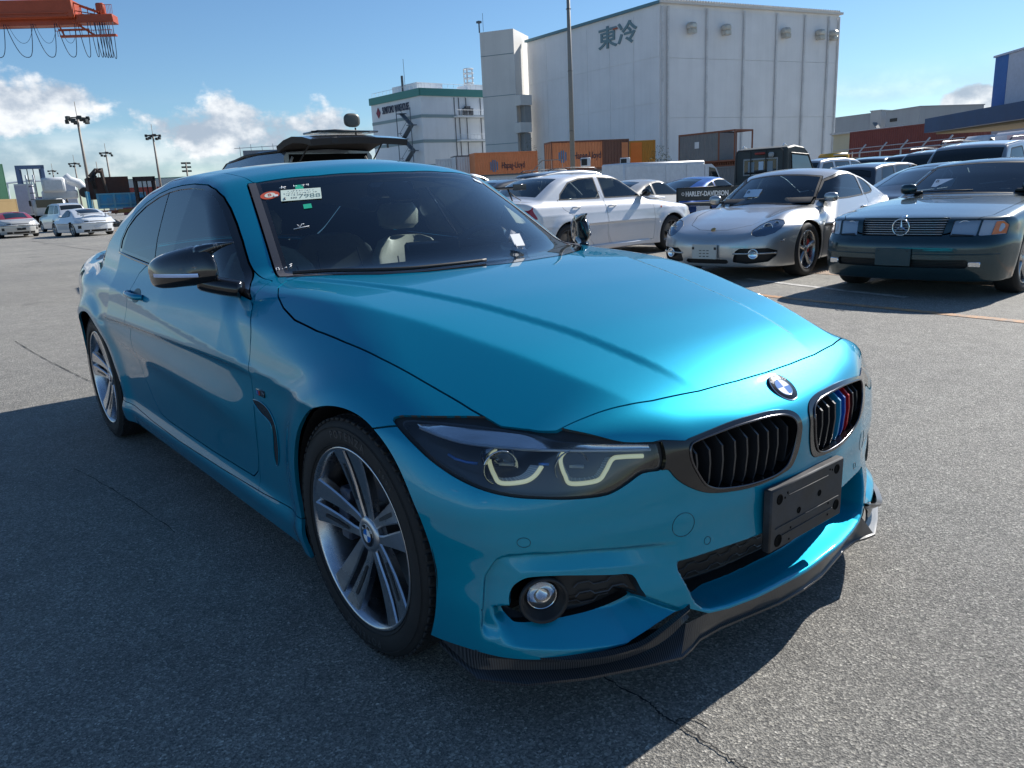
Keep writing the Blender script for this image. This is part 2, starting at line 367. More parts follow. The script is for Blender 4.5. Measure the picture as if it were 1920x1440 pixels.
# ---- mesh clipping on numpy meshes: M = dict(V,N,F) with F a list of index tuples stored as (n,4) array, tris repeat last index
class SM:
    def __init__(s,V,N,F): s.V=V; s.N=N; s.F=F
    def compact(s):
        u,inv=np.unique(s.F,return_inverse=True); return SM(s.V[u],s.N[u],inv.reshape(s.F.shape))
    def clip(s,f):
        """keep f<0"""
        if len(s.F)==0: return s
        fv=f(s.V) if callable(f) else f
        fv=np.where(np.abs(fv)<1e-6,1e-6,fv)
        ins=fv<0; q=ins[s.F]; k=q.all(1); cr=q.any(1)&~k
        keep=s.F[k]; new=[]; V=list(); N=list(); base=len(s.V); cache={}
        def cut(a,b):
            key=(a,b) if a<b else (b,a)
            if key in cache: return cache[key]
            a,b=key; t=fv[a]/(fv[a]-fv[b]); V.append(s.V[a]+(s.V[b]-s.V[a])*t); n=s.N[a]+(s.N[b]-s.N[a])*t; N.append(n/(np.linalg.norm(n)+1e-9)); cache[key]=base+len(V)-1; return cache[key]
        for face in s.F[cr]:
            fl=list(dict.fromkeys(face.tolist())); out=[]
            for i,a in enumerate(fl):
                b=fl[(i+1)%len(fl)]
                if ins[a]: out.append(a)
                if ins[a]!=ins[b]: out.append(cut(a,b))
            if len(out)<3: continue
            if len(out)==3: new.append((out[0],out[1],out[2],out[2]))
            elif len(out)==4: new.append(tuple(out))
            else:
                for i in range(1,len(out)-1): new.append((out[0],out[i],out[i+1],out[i+1]))
        VV=np.vstack([s.V]+([np.array(V)] if V else [])); NN=np.vstack([s.N]+([np.array(N)] if N else []))
        FF=np.vstack([keep]+([np.array(new)] if new else [])) if len(keep) or new else np.zeros((0,4),int)
        return SM(VV,NN,FF.astype(int)).compact() if len(FF) else SM(VV[:0],NN[:0],FF)
    def split(s,f,gap=0.0):
        fv=f(s.V); return s.clip(fv+gap),s.clip(gap-fv)
    def offset(s,d): return SM(s.V+s.N*d,s.N,s.F)
    def boundary(s):
        E={}
        for f in s.F:
            fl=list(dict.fromkeys(f.tolist()))
            for i,a in enumerate(fl):
                b=fl[(i+1)%len(fl)]; k=(a,b) if a<b else (b,a)
                if k in E: E[k]=None
                else: E[k]=(a,b)
        return [e for e in E.values() if e is not None]
    def rim(s,depth,vec=None,skip=None):
        """inward flange along open boundary"""
        B=[e for e in s.boundary() if skip is None or not (skip(s.V[e[0]]) and skip(s.V[e[1]]))]
        if not B: return s
        ids=sorted({i for e in B for i in e}); mp={a:i for i,a in enumerate(ids)}; n=len(ids)
        P=s.V[ids]; D=-s.N[ids]*depth if vec is None else np.array(vec)[None]*depth*np.ones((n,1))
        V=np.vstack([P,P+D]); F=np.array([(mp[b],mp[a],mp[a]+n,mp[b]+n) for a,b in B])
        fn=np.cross(V[F[:,1]]-V[F[:,0]],V[F[:,3]]-V[F[:,0]]); N=np.zeros_like(V)
        for k in range(4): np.add.at(N,F[:,k],fn)
        N/=np.linalg.norm(N,axis=1)[:,None]+1e-9
        return SM(np.vstack([s.V,V]),np.vstack([s.N,N]),np.vstack([s.F,F+len(s.V)]))
    def mirrored(s):
        V=s.V*[1,-1,1]; return SM(V,s.N*[1,-1,1],s.F[:,::-1].copy())
    def both(s):
        """join with own mirror image, welding at y=0"""
        m=s.mirrored(); n=len(s.V); on=np.abs(s.V[:,1])<1e-5; mp=np.where(on,np.arange(n),np.arange(n)+n)
        F=m.F; F=mp[F]; N=s.N.copy(); N[on,1]=0; N[on]/=np.linalg.norm(N[on],axis=1)[:,None]+1e-9
        return SM(np.vstack([s.V,m.V]),np.vstack([N,m.N]),np.vstack([s.F,F])).compact()
    def obj(s,name,mat,parent=None,**kw):
        s=s.compact(); F=[tuple(dict.fromkeys(f)) for f in s.F.tolist()]; F=[f for f in F if len(f)>2]
        return mobj(name,s.V,F,mat,parent,True,s.N,**kw)
def pin(poly,ax,extra=None,smooth=0,n=4):
    """function of verts: signed distance to polygon in the plane of axes ax (|y| used), maxed with extra"""
    if smooth: poly=cat_curve(poly,n,True)
    def f(V):
        A=V.copy(); A[:,1]=np.abs(A[:,1]); d=np.full(len(V),1.0)
        P=np.array(poly); lo=P.min(0)-.08; hi=P.max(0)+.08; a,b=A[:,ax[0]],A[:,ax[1]]
        m=(a>lo[0])&(a<hi[0])&(b>lo[1])&(b<hi[1])
        if extra is not None:
            e=extra(A); m&=e<.08
        if m.any(): d[m]=polysd(poly,a[m],b[m])
        if extra is not None: d=np.maximum(d,e)
        return d
    return f
def lap(P,Q,it=1,f=.5,lock=None):
    for _ in range(it):
        S=np.zeros_like(P); C=np.zeros(len(P))
        for k in range(4):
            a=Q[:,k]; b=Q[:,(k+1)%4]; np.add.at(S,a,P[b]); np.add.at(C,a,1); np.add.at(S,b,P[a]); np.add.at(C,b,1)
        M=S/np.maximum(C,1)[:,None]; N=P+(M-P)*f
        if lock is not None: N[lock]=P[lock]
        P=N
    return P
def skin(H,lo,hi,h,half=True,smooth=0):
    """right half (y<=0) of the implicit body as SM"""
    F=H.F; 
    ylo=-h/2-math.ceil((abs(lo[1])-h/2)/h)*h
    P,Q=nets(F,(lo[0],ylo,lo[2]),(hi[0],h*.49,hi[2]),h)
    on=np.abs(P[:,1])<h*.49; on&=P[:,1]>-h*.49
    P0=P.copy(); P,N=refine(F,P,3)
    d=np.linalg.norm(P-P0,axis=1); bad=d>h; P[bad]=P0[bad]
    if smooth:
        E=np.zeros(len(P)); np.add.at(E,Q.ravel(),1); P[on,1]=0
        P=lap(P,Q,smooth,.5,(E<4)|on)
    g=grad(F,P,.0015 if not smooth else .004); N=g/(np.linalg.norm(g,axis=1)[:,None]+1e-9)
    P[on,1]=0
    # orientation check
    fn=np.cross(P[Q[:,1]]-P[Q[:,0]],P[Q[:,3]]-P[Q[:,0]]); 
    fl=(fn*N[Q[:,0]]).sum(1)<0; Q[fl]=Q[fl][:,::-1]
    return SM(P,N,Q)
class Hero:
    WB=-2.81; carve=True
    A_OUT=[(.838,.200),(.831,.295),(.819,.385),(.803,.425),(.786,.437),(.745,.441),(.628,.43),(.556,.42),(.487,.414),(.40,.405),(.30,.20),(.5,.1),(.8,.1)]
    A_OPEN=[(.776,.272),(.788,.316),(.780,.355),(.765,.374),(.744,.381),(.695,.378),(.633,.367),(.58,.357),(.538,.349),(.524,.315),(.512,.281),(.548,.267),(.597,.260),(.664,.260),(.726,.262),(.765,.263)]
    A_LEDGE=[(.90,.10),(.90,.315),(.78,.315),(.77,.315),(.76,.315),(.66,.315),(.56,.315),(.533,.305),(.470,.264),(.428,.241),(.47,.10)]
    C_OUT=[(-.1,.356),(.43,.356),(.43,.336),(.42,.309),(.397,.252),(.378,.228),(.350,.216),(.296,.210),(-.1,.206)]
    def __init__(s):
        s.ztc=C1([(-4.2,.84),(-3.9,.95),(-3.84,1.0),(-3.75,1.005),(-3.3,.99),(-2.8,.985),(-1.5,.99),(-.8,.985),(-.6,.972),(-.3,.945),(0,.905),(.3,.848),(.5,.790),(.62,.738),(.70,.684),(.77,.630),(.86,.56)],.045)
        s.drop=C1([(-4.2,.12),(-3.7,.08),(-3,.09),(-1.5,.07),(-.8,.03),(-.45,.015),(-.13,.018),(.28,.05),(.45,.062),(.6,.085),(.9,.12)],.08)
        s.ys=C2({
         .10:[(-4,.80),(-3,.84),(-2,.84),(0,.86),(.9,.86)],
         .17:[(-4,.84),(-3,.87),(-2,.865),(0,.865),(.9,.87)],
         .23:[(-4,.86),(-3,.88),(-2.2,.880),(-.6,.877),(0,.87),(.9,.88)],
         .28:[(-4,.87),(-3,.875),(-2.2,.858),(-.6,.856),(0,.868),(.9,.885)],
         .35:[(-4,.875),(-3,.88),(-2.2,.862),(-.6,.860),(0,.872),(.9,.885)],
         .45:[(-4,.88),(-3,.89),(-2.2,.872),(-.6,.866),(0,.878),(.9,.885)],
         .58:[(-4,.88),(-3,.896),(-2.2,.878),(-.6,.872),(0,.884),(.9,.88)],
         .68:[(-4,.87),(-3,.894),(-2.2,.876),(-.6,.869),(0,.880),(.9,.86)],
         .76:[(-4,.86),(-3,.888),(-2.2,.872),(-.6,.859),(0,.862),(.9,.82)],
         .84:[(-4,.84),(-3,.880),(-2.2,.864),(-.6,.842),(0,.810),(.9,.72)],
         .93:[(-4,.80),(-3,.855),(-2.2,.840),(-.6,.800),(0,.72),(.9,.60)],
         1.05:[(-4,.70),(-3,.77),(-2.2,.775),(-.6,.715),(0,.60),(.9,.45)],
        },.12,.014)
        s.xp=C1([(0,.74),(.12,.775),(.20,.787),(.30,.78),(.36,.766),(.42,.762),(.46,.765),(.50,.760),(.56,.764),(.62,.766),(.68,.760),(.80,.70),(1.0,.58)],.012)
        g_=[(.2,.012),(.4,.05),(.6,.12),(.7,.165),(.76,.205),(.82,.27),(.87,.38),(.9,.50),(1,1.)]
        s.gp=C1([(-a,b) for a,b in g_]+[(0,0)]+g_,.025)
        s.gr=C1([(-1,.7),(-.85,.42),(-.7,.2),(-.5,.08),(0,0),(.5,.08),(.7,.2),(.85,.42),(1,.7)],.05)
        s.xr=C1([(0,-3.72),(.2,-3.80),(.35,-3.84),(.6,-3.86),(.8,-3.84),(1.0,-3.87),(1.2,-3.9)],.03)
        s.zr=C1([(-4.3,.60),(-3.6,.90),(-3.35,1.00),(-3.1,1.085),(-2.75,1.25),(-2.4,1.345),(-2.1,1.382),(-1.75,1.386),(-1.45,1.375),(-1.24,1.345),(-1.17,1.316),(-.86,1.15),(-.57,.985),(-.3,.82),(0,.64)],.035)
        s.zc=C1([(-4.2,.90),(-3.42,.888),(-2.94,.878),(-2.32,.845),(-2.05,.820),(-1.54,.776),(-1.04,.740),(-.67,.708),(-.39,.690),(-.1,.672),(.3,.66)],.08)
        s.yi=C1([(-.9,.74),(-.51,.60),(-.2,.485),(.094,.398),(.266,.355),(.412,.324),(.528,.295),(.606,.27),(.9,.2)],.06)
        s.yo=C1([(-.8,.83),(-.586,.76),(-.363,.729),(-.167,.680),(.113,.600),(.284,.556),(.432,.513),(.584,.456),(.8,.38)],.06)
    def cabside(s,x,z):
        yb=np.interp(x,[-3.6,-3.2,-2.8,-2.4,-1.6,-.9,-.5],[.62,.72,.79,.815,.818,.80,.76])
        t=z-.95
        return yb-.38*t-.25*np.maximum(t,0)**2
    def parts(s,X,Y,Z):
        ay=np.abs(Y); X=np.asarray(X,float); Z=np.asarray(Z,float)
        zt=s.ztc(X+0*ay)-s.drop(X)*(ay/.8)**2.3
        yi=s.yi(X); yo=s.yo(X); hw=sstep(-.85,-.6,X)*sstep(.64,.45,X)
        zt=zt+.0095*hw*sstep(.017,-.017,ay-yi)-.007*hw
        e=ay-yo; zt=zt-.42*hw*.5*(e+np.sqrt(e*e+.00006))
        y1=s.ys(X,Z)
        zc=s.zc(X); d=Z-zc; rw=sstep(.12,-.15,X)*sstep(-3.75,-3.3,X)
        y1=y1+rw*.013*np.exp(-np.sqrt(d*d+.000006)/.045)
        y1=y1+.018*np.exp(-((d+.20)/.075)**2)*sstep(-.5,-1.1,X)*sstep(-3.4,-2.9,X)
        y1=y1-.055*sstep(-2.95,-3.5,X)-.25*np.maximum(-3.4-X,0)**1.5
        for cx,am,r0 in ((0,.020,.385),(s.WB,.020,.385)):
            r=np.hypot(X-cx,Z-.335); y1=y1+am*np.exp(-(np.maximum(r-r0,0)/.06)**2)*sstep(.95,.75,Z)
        # side vent dimple behind the front wheel arch
        xf=s.xp(Z)-s.gp(Y)*(1+.4*sstep(.5,.72,Z))
        if s.carve:
            ayb,Zb=np.broadcast_arrays(ay,Z); shp=ayb.shape; a=ayb.ravel(); z=Zb.ravel()
            m=(z<.47)&(z>.15)&(a<.89); dep=np.zeros(len(a)); am,zm=a[m],z[m]
            sa=polysd(s.A_OUT,am,zm); t=np.clip(-sa,0,.05)
            fade=sstep(.40,.60,am)
            d1=fade*sstep(-.002,.011,-sa)*(.030-.36*t)*sstep(.225,.265,zm)
            sl=polysd(s.A_LEDGE,am,zm); zl=np.interp(am,[.43,.497,.56,.66,.739,.816,.838],[.236,.204,.192,.203,.214,.222,.226])
            d2=np.minimum(1.0*np.maximum(zm-zl,0),.065)*sstep(.835,.775,am)*sstep(-.002,.012,-sl)
            sc_=polysd(s.C_OUT,am,zm); zcl=np.interp(am,[0,.296,.35,.43],[.206,.210,.216,.24])
            d3=np.minimum(np.maximum(zm-zcl,0)*3.2,.085)*sstep(-.002,.014,-sc_)
            d3=np.maximum(d3,.0)
            dep[m]=np.maximum(np.maximum(d1,d2),d3)
            xf=xf-dep.reshape(shp)
        xr=s.xr(Z)+s.gr(Y)
        return zt,y1,xf,xr
    def F(s,X,Y,Z):
        X=np.asarray(X,float);Y=np.asarray(Y,float);Z=np.asarray(Z,float)
        ay=np.abs(Y); zt,y1,xf,xr=s.parts(X,Y,Z)
        a=smax(Z-zt,ay-y1,.10)
        a=smax(a,X-xf,.04); a=smax(a,xr-X,.06); a=smax(a,.135-Z,.03)
        q=sstep(-2.2,-1.6,X); sh=(q*.39-(1-q)*.22)*ay**2
        zr=s.zr(X+sh)-.135*ay**2-.10*ay**6
        c=smax(Z-zr,ay-s.cabside(X,Z),.05); c=smax(c,.7-Z,.02)
        return smin(a,c,.035)
# ------------------------------------------------------------------ the teal coupe in front
def teal_paint():
    m=nmat('teal_paint',(0.0,.235,.36),.42,.48,1,0,coatr=.010); nt,N,L,B=NT(m)
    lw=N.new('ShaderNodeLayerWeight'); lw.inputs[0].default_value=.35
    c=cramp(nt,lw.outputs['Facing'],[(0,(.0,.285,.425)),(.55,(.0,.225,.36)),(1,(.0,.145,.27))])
    n=tex(nt,'Noise',3,det=8,rough=.7); f=cramp(nt,n.outputs[0],[(.5,(0,)*3),(.9,(.012,)*3)])
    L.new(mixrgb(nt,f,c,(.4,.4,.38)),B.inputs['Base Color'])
    v=tex(nt,'Voronoi',1400); L.new(mrange(nt,v.outputs['Color'],0,1,.36,.50),B.inputs['Roughness'])
    L.new(mrange(nt,n.outputs[0],.45,.8,.01,.05),B.inputs['Coat Roughness'])
    return m
TEAL=teal_paint()
GLOSSBLK=nmat('gloss_black',(.008,.008,.009),.12,0,.6)
BLK=dirty('black_plastic',(.018,.018,.019),.5,amt=.12,scale=6,dirt=(.09,.085,.08))
RUBBER=dirty('tyre_rubber',(.016,.016,.017),.75,amt=.25,scale=9,dirt=(.07,.065,.06))
DARK=nmat('dark_void',(.004,.004,.004),.9,spec=.1)
LINER=dirty('wheel_liner',(.012,.012,.012),.9,amt=.2,scale=8,dirt=(.05,.045,.04))
CHROME=nmat('chrome',(.72,.73,.75),.08,1)
BLKCHROME=nmat('dark_chrome',(.10,.10,.11),.16,1)
ALU=dirty('machined_alloy',(.60,.62,.66),.27,metal=1,amt=.15,scale=5,dirt=(.2,.18,.16))
ALUD=dirty('painted_grey_alloy',(.10,.105,.115),.35,metal=.8,amt=.15,scale=5,dirt=(.1,.09,.08))
STEEL=dirty('brake_steel',(.30,.29,.28),.35,metal=1,amt=.3,scale=8,dirt=(.12,.07,.04))
def glassmat(name,tint=(.55,.62,.60),refl=1.0,rough=.01,ior=1.52):
    if name in MATS: return MATS[name]
    m=bpy.data.materials.new(name); m.use_nodes=True; nt=m.node_tree; N=nt.nodes; L=nt.links; N.clear()
    o=N.new('ShaderNodeOutputMaterial'); t=N.new('ShaderNodeBsdfTransparent'); t.inputs[0].default_value=(*tint,1)
    g=N.new('ShaderNodeBsdfGlossy'); g.inputs['Roughness'].default_value=rough; g.inputs['Color'].default_value=(refl,refl,refl,1)
    fr=N.new('ShaderNodeFresnel'); fr.inputs[0].default_value=ior; mx=N.new('ShaderNodeMixShader')
    f=mrange(nt,fr.outputs[0],0,1,.03,1.0); L.new(f,mx.inputs[0]); L.new(t.outputs[0],mx.inputs[1]); L.new(g.outputs[0],mx.inputs[2]); L.new(mx.outputs[0],o.inputs[0])
    MATS[name]=m; return m
GL_WS=glassmat('windscreen_glass',(.80,.86,.85)); GL_SIDE=glassmat('tinted_side_glass',(.06,.08,.10),ior=2.0); GL_CLEAR=glassmat('clear_lens',(.9,.9,.9))
GL_CAR=glassmat('car_glass',(.45,.52,.50))
def carbon():
    m=nmat('carbon_fibre',(.02,.02,.022),.4,0,.55,.35,coatr=.10); nt,N,L,B=NT(m)
    tc=N.new('ShaderNodeTexCoord'); mp=N.new('ShaderNodeMapping'); mp.inputs['Rotation'].default_value=(0,0,.35); L.new(tc.outputs['Object'],mp.inputs[0])
    w=N.new('ShaderNodeTexWave'); w.wave_type='BANDS'; w.bands_direction='X'; w.inputs['Scale'].default_value=55; L.new(mp.outputs[0],w.inputs[0])
    w2=N.new('ShaderNodeTexWave'); w2.wave_type='BANDS'; w2.bands_direction='Y'; w2.inputs['Scale'].default_value=60; L.new(mp.outputs[0],w2.inputs[0])
    c=cramp(nt,w2.outputs['Fac'],[(.35,(.012,.012,.014)),(.65,(.055,.056,.06))]); L.new(c,B.inputs['Base Color'])
    L.new(mrange(nt,w2.outputs['Fac'],.3,.7,.28,.5),B.inputs['Roughness']); return m
CARBON=carbon()
def build_hero():
    H=Hero(); S=skin(H,(-3.95,-1.0,.11),(.84,0,1.42),HRES)
    T=empty('sports_coupe','teal metallic two-door sports coupe with carbon front splitter parked in the foreground','car')
    def sx(y,z,d=0):    # front surface x
        a,b=.1,.95
        for _ in range(26):
            m=(a+b)/2
            if H.F(m,y,z)+d<0: a=m
            else: b=m
        return a
    def sy(x,z,d=0):
        a,b=.3,1.05
        for _ in range(26):
            m=(a+b)/2
            if H.F(x,m,z)+d<0: a=m
            else: b=m
        return a
    def sz(x,y,d=0):
        a,b=.3,1.6
        for _ in range(26):
            m=(a+b)/2
            if H.F(x,y,m)+d<0: a=m
            else: b=m
        return a
    g=.0022
    IN=S.clip(lambda V:V[:,0]-.02)
    SF=skin(H,(.0,-1.0,.11),(.84,0,.80),FRES,smooth=2); SF=SF.clip(lambda V:-np.maximum(np.hypot(V[:,0],V[:,2]-.335)-.362,.62-np.abs(V[:,1]))).clip(lambda V:.16-V[:,2]).clip(lambda V:.012-V[:,0])
    # wheel arches
    for cx in (0,H.WB):
        S=S.clip(lambda V:-np.maximum(np.hypot(V[:,0]-cx,V[:,2]-.335)-.362,.62-np.abs(V[:,1])))
    S=S.clip(lambda V:.16-V[:,2])
    WSP=[(-.405,0),(-.412,.11),(-.439,.31),(-.505,.46),(-.60,.56),(-.70,.655),(-.775,.69),(-1.31,.550),(-1.288,.515),(-1.20,.30),(-1.155,.10),(-1.148,-.1),(-.405,-.1)]
    f_ws=pin(WSP,(0,1),lambda V:.93-V[:,2]); ws,S=S.split(f_ws,.004)
    RW=[(-2.42,-.1),(-2.42,.1),(-2.46,.30),(-2.53,.50),(-2.62,.575),(-3.22,.60),(-3.30,.55),(-3.36,.30),(-3.38,-.1)]
    rw,S=S.split(pin(RW,(0,1),lambda V:.93-V[:,2]),.003)
    WIN=[(-2.455,1.008),(-2.485,1.06),(-2.44,1.125),(-2.342,1.185),(-2.219,1.231),(-2.056,1.268),(-1.916,1.286),(-1.782,1.294),(-1.628,1.295),(-1.484,1.286),(-1.386,1.266),(-1.308,1.236),(-1.23,1.192),(-1.14,1.135),(-1.05,1.075),(-.951,1.004),(-.855,.944),(-.735,.902),(-.896,.917),(-1.067,.928),(-1.361,.946),(-1.791,.968),(-2.164,.990)]
    win,S=S.split(pin(WIN,(0,2),lambda V:.45-np.abs(V[:,1])),.002)
    for fw in (f_ws,pin(RW,(0,1),lambda V:.93-V[:,2]),pin(WIN,(0,2),lambda V:.45-np.abs(V[:,1]))): IN=IN.clip(lambda V:-.008-fw(V))
    IN.clip(lambda V:-np.maximum(np.minimum(np.hypot(V[:,0],V[:,2]-.335),np.hypot(V[:,0]-H.WB,V[:,2]-.335))-.40,.5-np.abs(V[:,1]))).offset(-.024).both().obj('inner_shell',DARK,T)  # dark inner copy of the skin, added to stop sun leaking through panel gaps
    HOOD=[(-.395,-.1),(-.402,.11),(-.429,.31),(-.497,.465),(-.60,.57),(-.695,.66),(-.70,.69),(-.662,.742),(-.60,.772),(-.526,.790),(-.424,.802),(-.289,.800),(-.14,.788),(.017,.769),(.128,.751),(.233,.735),(.329,.719),(.412,.700),(.465,.662),(.529,.635),(.556,.569),(.590,.47),(.608,.404),(.632,.26),(.642,.12),(.645,0),(.645,-.1)]
    hood,S=S.split(pin(HOOD,(0,1),lambda V:.62-V[:,2]),g)
    # headlight, kidney, intake openings
    HL=[(.841,.698),(.786,.704),(.712,.705),(.640,.696),(.594,.684),(.531,.659),(.462,.650),(.449,.643),(.455,.590),(.504,.586),(.538,.570),(.573,.556),(.605,.551),(.665,.554),(.717,.561),(.763,.567),(.801,.577),(.823,.591),(.837,.608),(.848,.633),(.852,.668)]
    HLG=[(.837,.690),(.812,.695),(.754,.692),(.702,.684),(.646,.673),(.573,.661),(.471,.646),(.463,.640),(.465,.596),(.506,.593),(.540,.577),(.574,.562),(.606,.558),(.663,.561),(.715,.567),(.760,.574),(.797,.584),(.818,.598),(.831,.613),(.841,.638),(.843,.670)]
    KO=[(.470,.650),(.396,.642),(.385,.645),(.317,.653),(.236,.659),(.150,.658),(.095,.655),(.050,.647),(.028,.635),(.019,.616),(.019,.585),(.024,.552),(.036,.520),(.056,.500),(.090,.493),(.128,.489),(.186,.488),(.241,.491),(.304,.499),(.353,.512),(.400,.537),(.430,.562),(.446,.585),(.466,.592)]
    KI=[(.386,.632),(.369,.638),(.324,.643),(.245,.649),(.159,.649),(.095,.645),(.058,.636),(.042,.620),(.042,.590),(.052,.548),(.068,.518),(.090,.505),(.125,.498),(.183,.498),(.239,.501),(.303,.510),(.336,.521),(.357,.536),(.376,.566),(.388,.592),(.391,.616)]
    front=lambda V:.15-V[:,0]
    hl,SF=SF.split(pin(HL,(1,2),front,2,3),0); kid,SF=SF.split(pin(KO,(1,2),front,2,3),.0008); S=S.clip(lambda V:-pin(HL,(1,2),front,2,3)(V)).clip(lambda V:-pin(KO,(1,2),front,2,3)(V))
    hlg=hl.clip(pin(HLG,(1,2),front,2,3))
    opn,SF=SF.split(pin(H.A_OPEN,(1,2),lambda V:.35-V[:,0],2,3),0)
    CG=[(-.1,.349),(.418,.349),(.42,.335),(.405,.30),(.37,.245),(.345,.236),(-.1,.234)]
    cg,SF=SF.split(pin(CG,(1,2),lambda V:.35-V[:,0]),0)
    # bumper, fender, door, skirt, roof, boot
    BUMP=[(.02,.05),(.02,.58),(.08,.640),(.116,.662),(.180,.677),(.257,.690),(.335,.703),(.42,.702),(.425,.85),(1,.85),(1,.05)]
    S=S.clip(lambda V:g-pin(BUMP,(0,2))(V)); bump_=SF.clip(lambda V:pin(BUMP,(0,2))(V)+g).clip(lambda V:-pin(HOOD,(0,1),lambda V:.62-V[:,2])(V)+g)
    SK=[(-2.6,.1),(-2.6,.285),(-2.35,.262),(-2.0,.246),(-1.6,.240),(-1.1,.246),(-.7,.256),(-.2,.285),(-.2,.1)]
    skirt,S=S.split(pin(SK,(0,2),lambda V:.7-np.abs(V[:,1])),g*.7)
    DOOR=[(-.735,.90),(-.705,.885),(-.668,.82),(-.650,.758),(-.642,.698),(-.650,.60),(-.672,.49),(-.705,.39),(-.738,.325),(-.79,.292),(-1.2,.286),(-1.75,.292),(-1.88,.305),(-1.95,.36),(-2.01,.46),(-2.045,.58),(-2.06,.70),(-2.06,.79),(-2.045,.86),(-2.00,.925),(-1.93,.955),(-1.83,.985),(-1.6,1.1),(-.8,1.1)]
    door,S=S.split(pin(DOOR,(0,2),lambda V:.72-np.abs(V[:,1])),g)
    FEN=[(-.55,.1),(-.745,.26),(-.70,.40),(-.66,.50),(-.642,.698),(-.66,.82),(-.72,.905),(-.80,.955),(-.755,.99),(-.6,1.05),(.6,1.05),(.6,.1)]
    fender,S=S.split(pin(FEN,(0,2)),.0012)
    TR=[(-3.40,-.1),(-3.385,.35),(-3.33,.57),(-3.42,.64),(-3.7,.63),(-4,.62),(-4,-.1)]
    trunk,S=S.split(pin(TR,(0,1),lambda V:.62-V[:,2]),g)
    ROOF=[(-1.14,-.1),(-1.15,.10),(-1.19,.30),(-1.27,.515),(-1.31,.53),(-1.42,.535),(-1.8,.548),(-2.2,.552),(-2.6,.565),(-2.53,.50),(-2.46,.30),(-2.43,.1),(-2.43,-.1)]
    roof,S=S.split(pin(ROOF,(0,1),lambda V:1.1-V[:,2]),.0015)
    SUNR=[(-1.44,-.1),(-1.445,.26),(-1.46,.37),(-1.50,.40),(-2.10,.41),(-2.14,.36),(-2.15,-.1)]
    sunr,roof=roof.split(pin(SUNR,(0,1),lambda V:1.1-V[:,2]),.004)
    def put(name,sm,mat,depth=.012,sym=True,off=0,**kw):
        if off: sm=sm.offset(off)
        if sym:
            b=sm.both(); b=b.rim(depth) if depth else b
            return b.obj(name,mat,T,**kw)
        r=sm.rim(depth,skip=lambda p:abs(p[1])<1e-4) if depth else sm
        a=r.obj(name,mat,T,**kw); r.mirrored().obj(name,mat,T,**kw); return a
    bump_=bump_.clip(lambda V:np.interp(np.abs(V[:,1]),[0,.30,.36,.425,.50,.575,.67,.742,.812,.85],[.200,.204,.212,.246,.214,.192,.186,.190,.192,.196])-V[:,2])
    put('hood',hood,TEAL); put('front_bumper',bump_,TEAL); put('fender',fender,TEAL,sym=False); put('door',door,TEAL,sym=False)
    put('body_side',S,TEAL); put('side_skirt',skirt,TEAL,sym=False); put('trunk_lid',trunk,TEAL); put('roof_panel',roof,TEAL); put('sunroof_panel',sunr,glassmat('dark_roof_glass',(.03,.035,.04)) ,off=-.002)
    # windscreen: glass and its black edge band
    inner=[(-.445,-.1),(-.452,.11),(-.48,.31),(-.55,.46),(-.65,.56),(-.80,.640),(-1.275,.512),(-1.25,.47),(-1.18,.29),(-1.138,.10),(-1.13,-.1)]
    trimP=[(-.405,-.1),(-.412,.11),(-.439,.31),(-.505,.46),(-.60,.56),(-.70,.62),(-.80,.655),(-1.295,.522),(-1.285,.508),(-1.20,.30),(-1.155,.10),(-1.148,-.1)]
    wsg,pill=ws.split(pin(trimP,(0,1),lambda V:.93-V[:,2]),0)
    glass,frit=wsg.split(pin(inner,(0,1),lambda V:.93-V[:,2]),0)
    put('windscreen',glass,GL_WS,0); put('windscreen_band',frit,nmat('glass_band',(.02,.019,.021),.06,0,.3),0)
    put('pillar_trim',pill,nmat('pillar_trim_grey',(.09,.085,.09),.42),.01,sym=False,off=.002)
    put('rear_window',rw,GL_SIDE,.004,off=-.002)
    # side windows
    ins=pin(WIN,(0,2),lambda V:.45-np.abs(V[:,1])); gl,surr=win.split(lambda V:ins(V)+.016,0)
    tri=[(-.60,.85),(-.92,.85),(-.905,.955),(-.835,1.02),(-.6,1.02)]; gl_,trip=gl.clip(lambda V:-pin([(-.5,.8),(-.925,.8),(-.880,.965),(-.80,1.05),(-.5,1.05)],(0,2))(V)),gl.clip(pin([(-.5,.8),(-.925,.8),(-.880,.965),(-.80,1.05),(-.5,1.05)],(0,2)))
    bp=lambda V:V[:,0]-np.interp(V[:,2],[.95,.98,1.071,1.182,1.289],[-1.80,-1.816,-1.865,-1.896,-1.928])
    dg=gl_.clip(lambda V:-bp(V)+.006); qg=gl_.clip(lambda V:bp(V)+.006); bpl=gl_.clip(lambda V:np.abs(bp(V))-.006)
    put('door_window',dg,glassmat('door_glass',(.62,.68,.68),ior=1.85),.004,sym=False,off=-.004); put('quarter_window',qg,GL_SIDE,.004,sym=False,off=-.004)
    put('window_seal',bpl,BLK,.004,sym=False,off=-.006); put('window_surround',surr,GLOSSBLK,.01,sym=False,off=-.001); put('mirror_base',trip,GLOSSBLK,.006,sym=False,off=-.001)
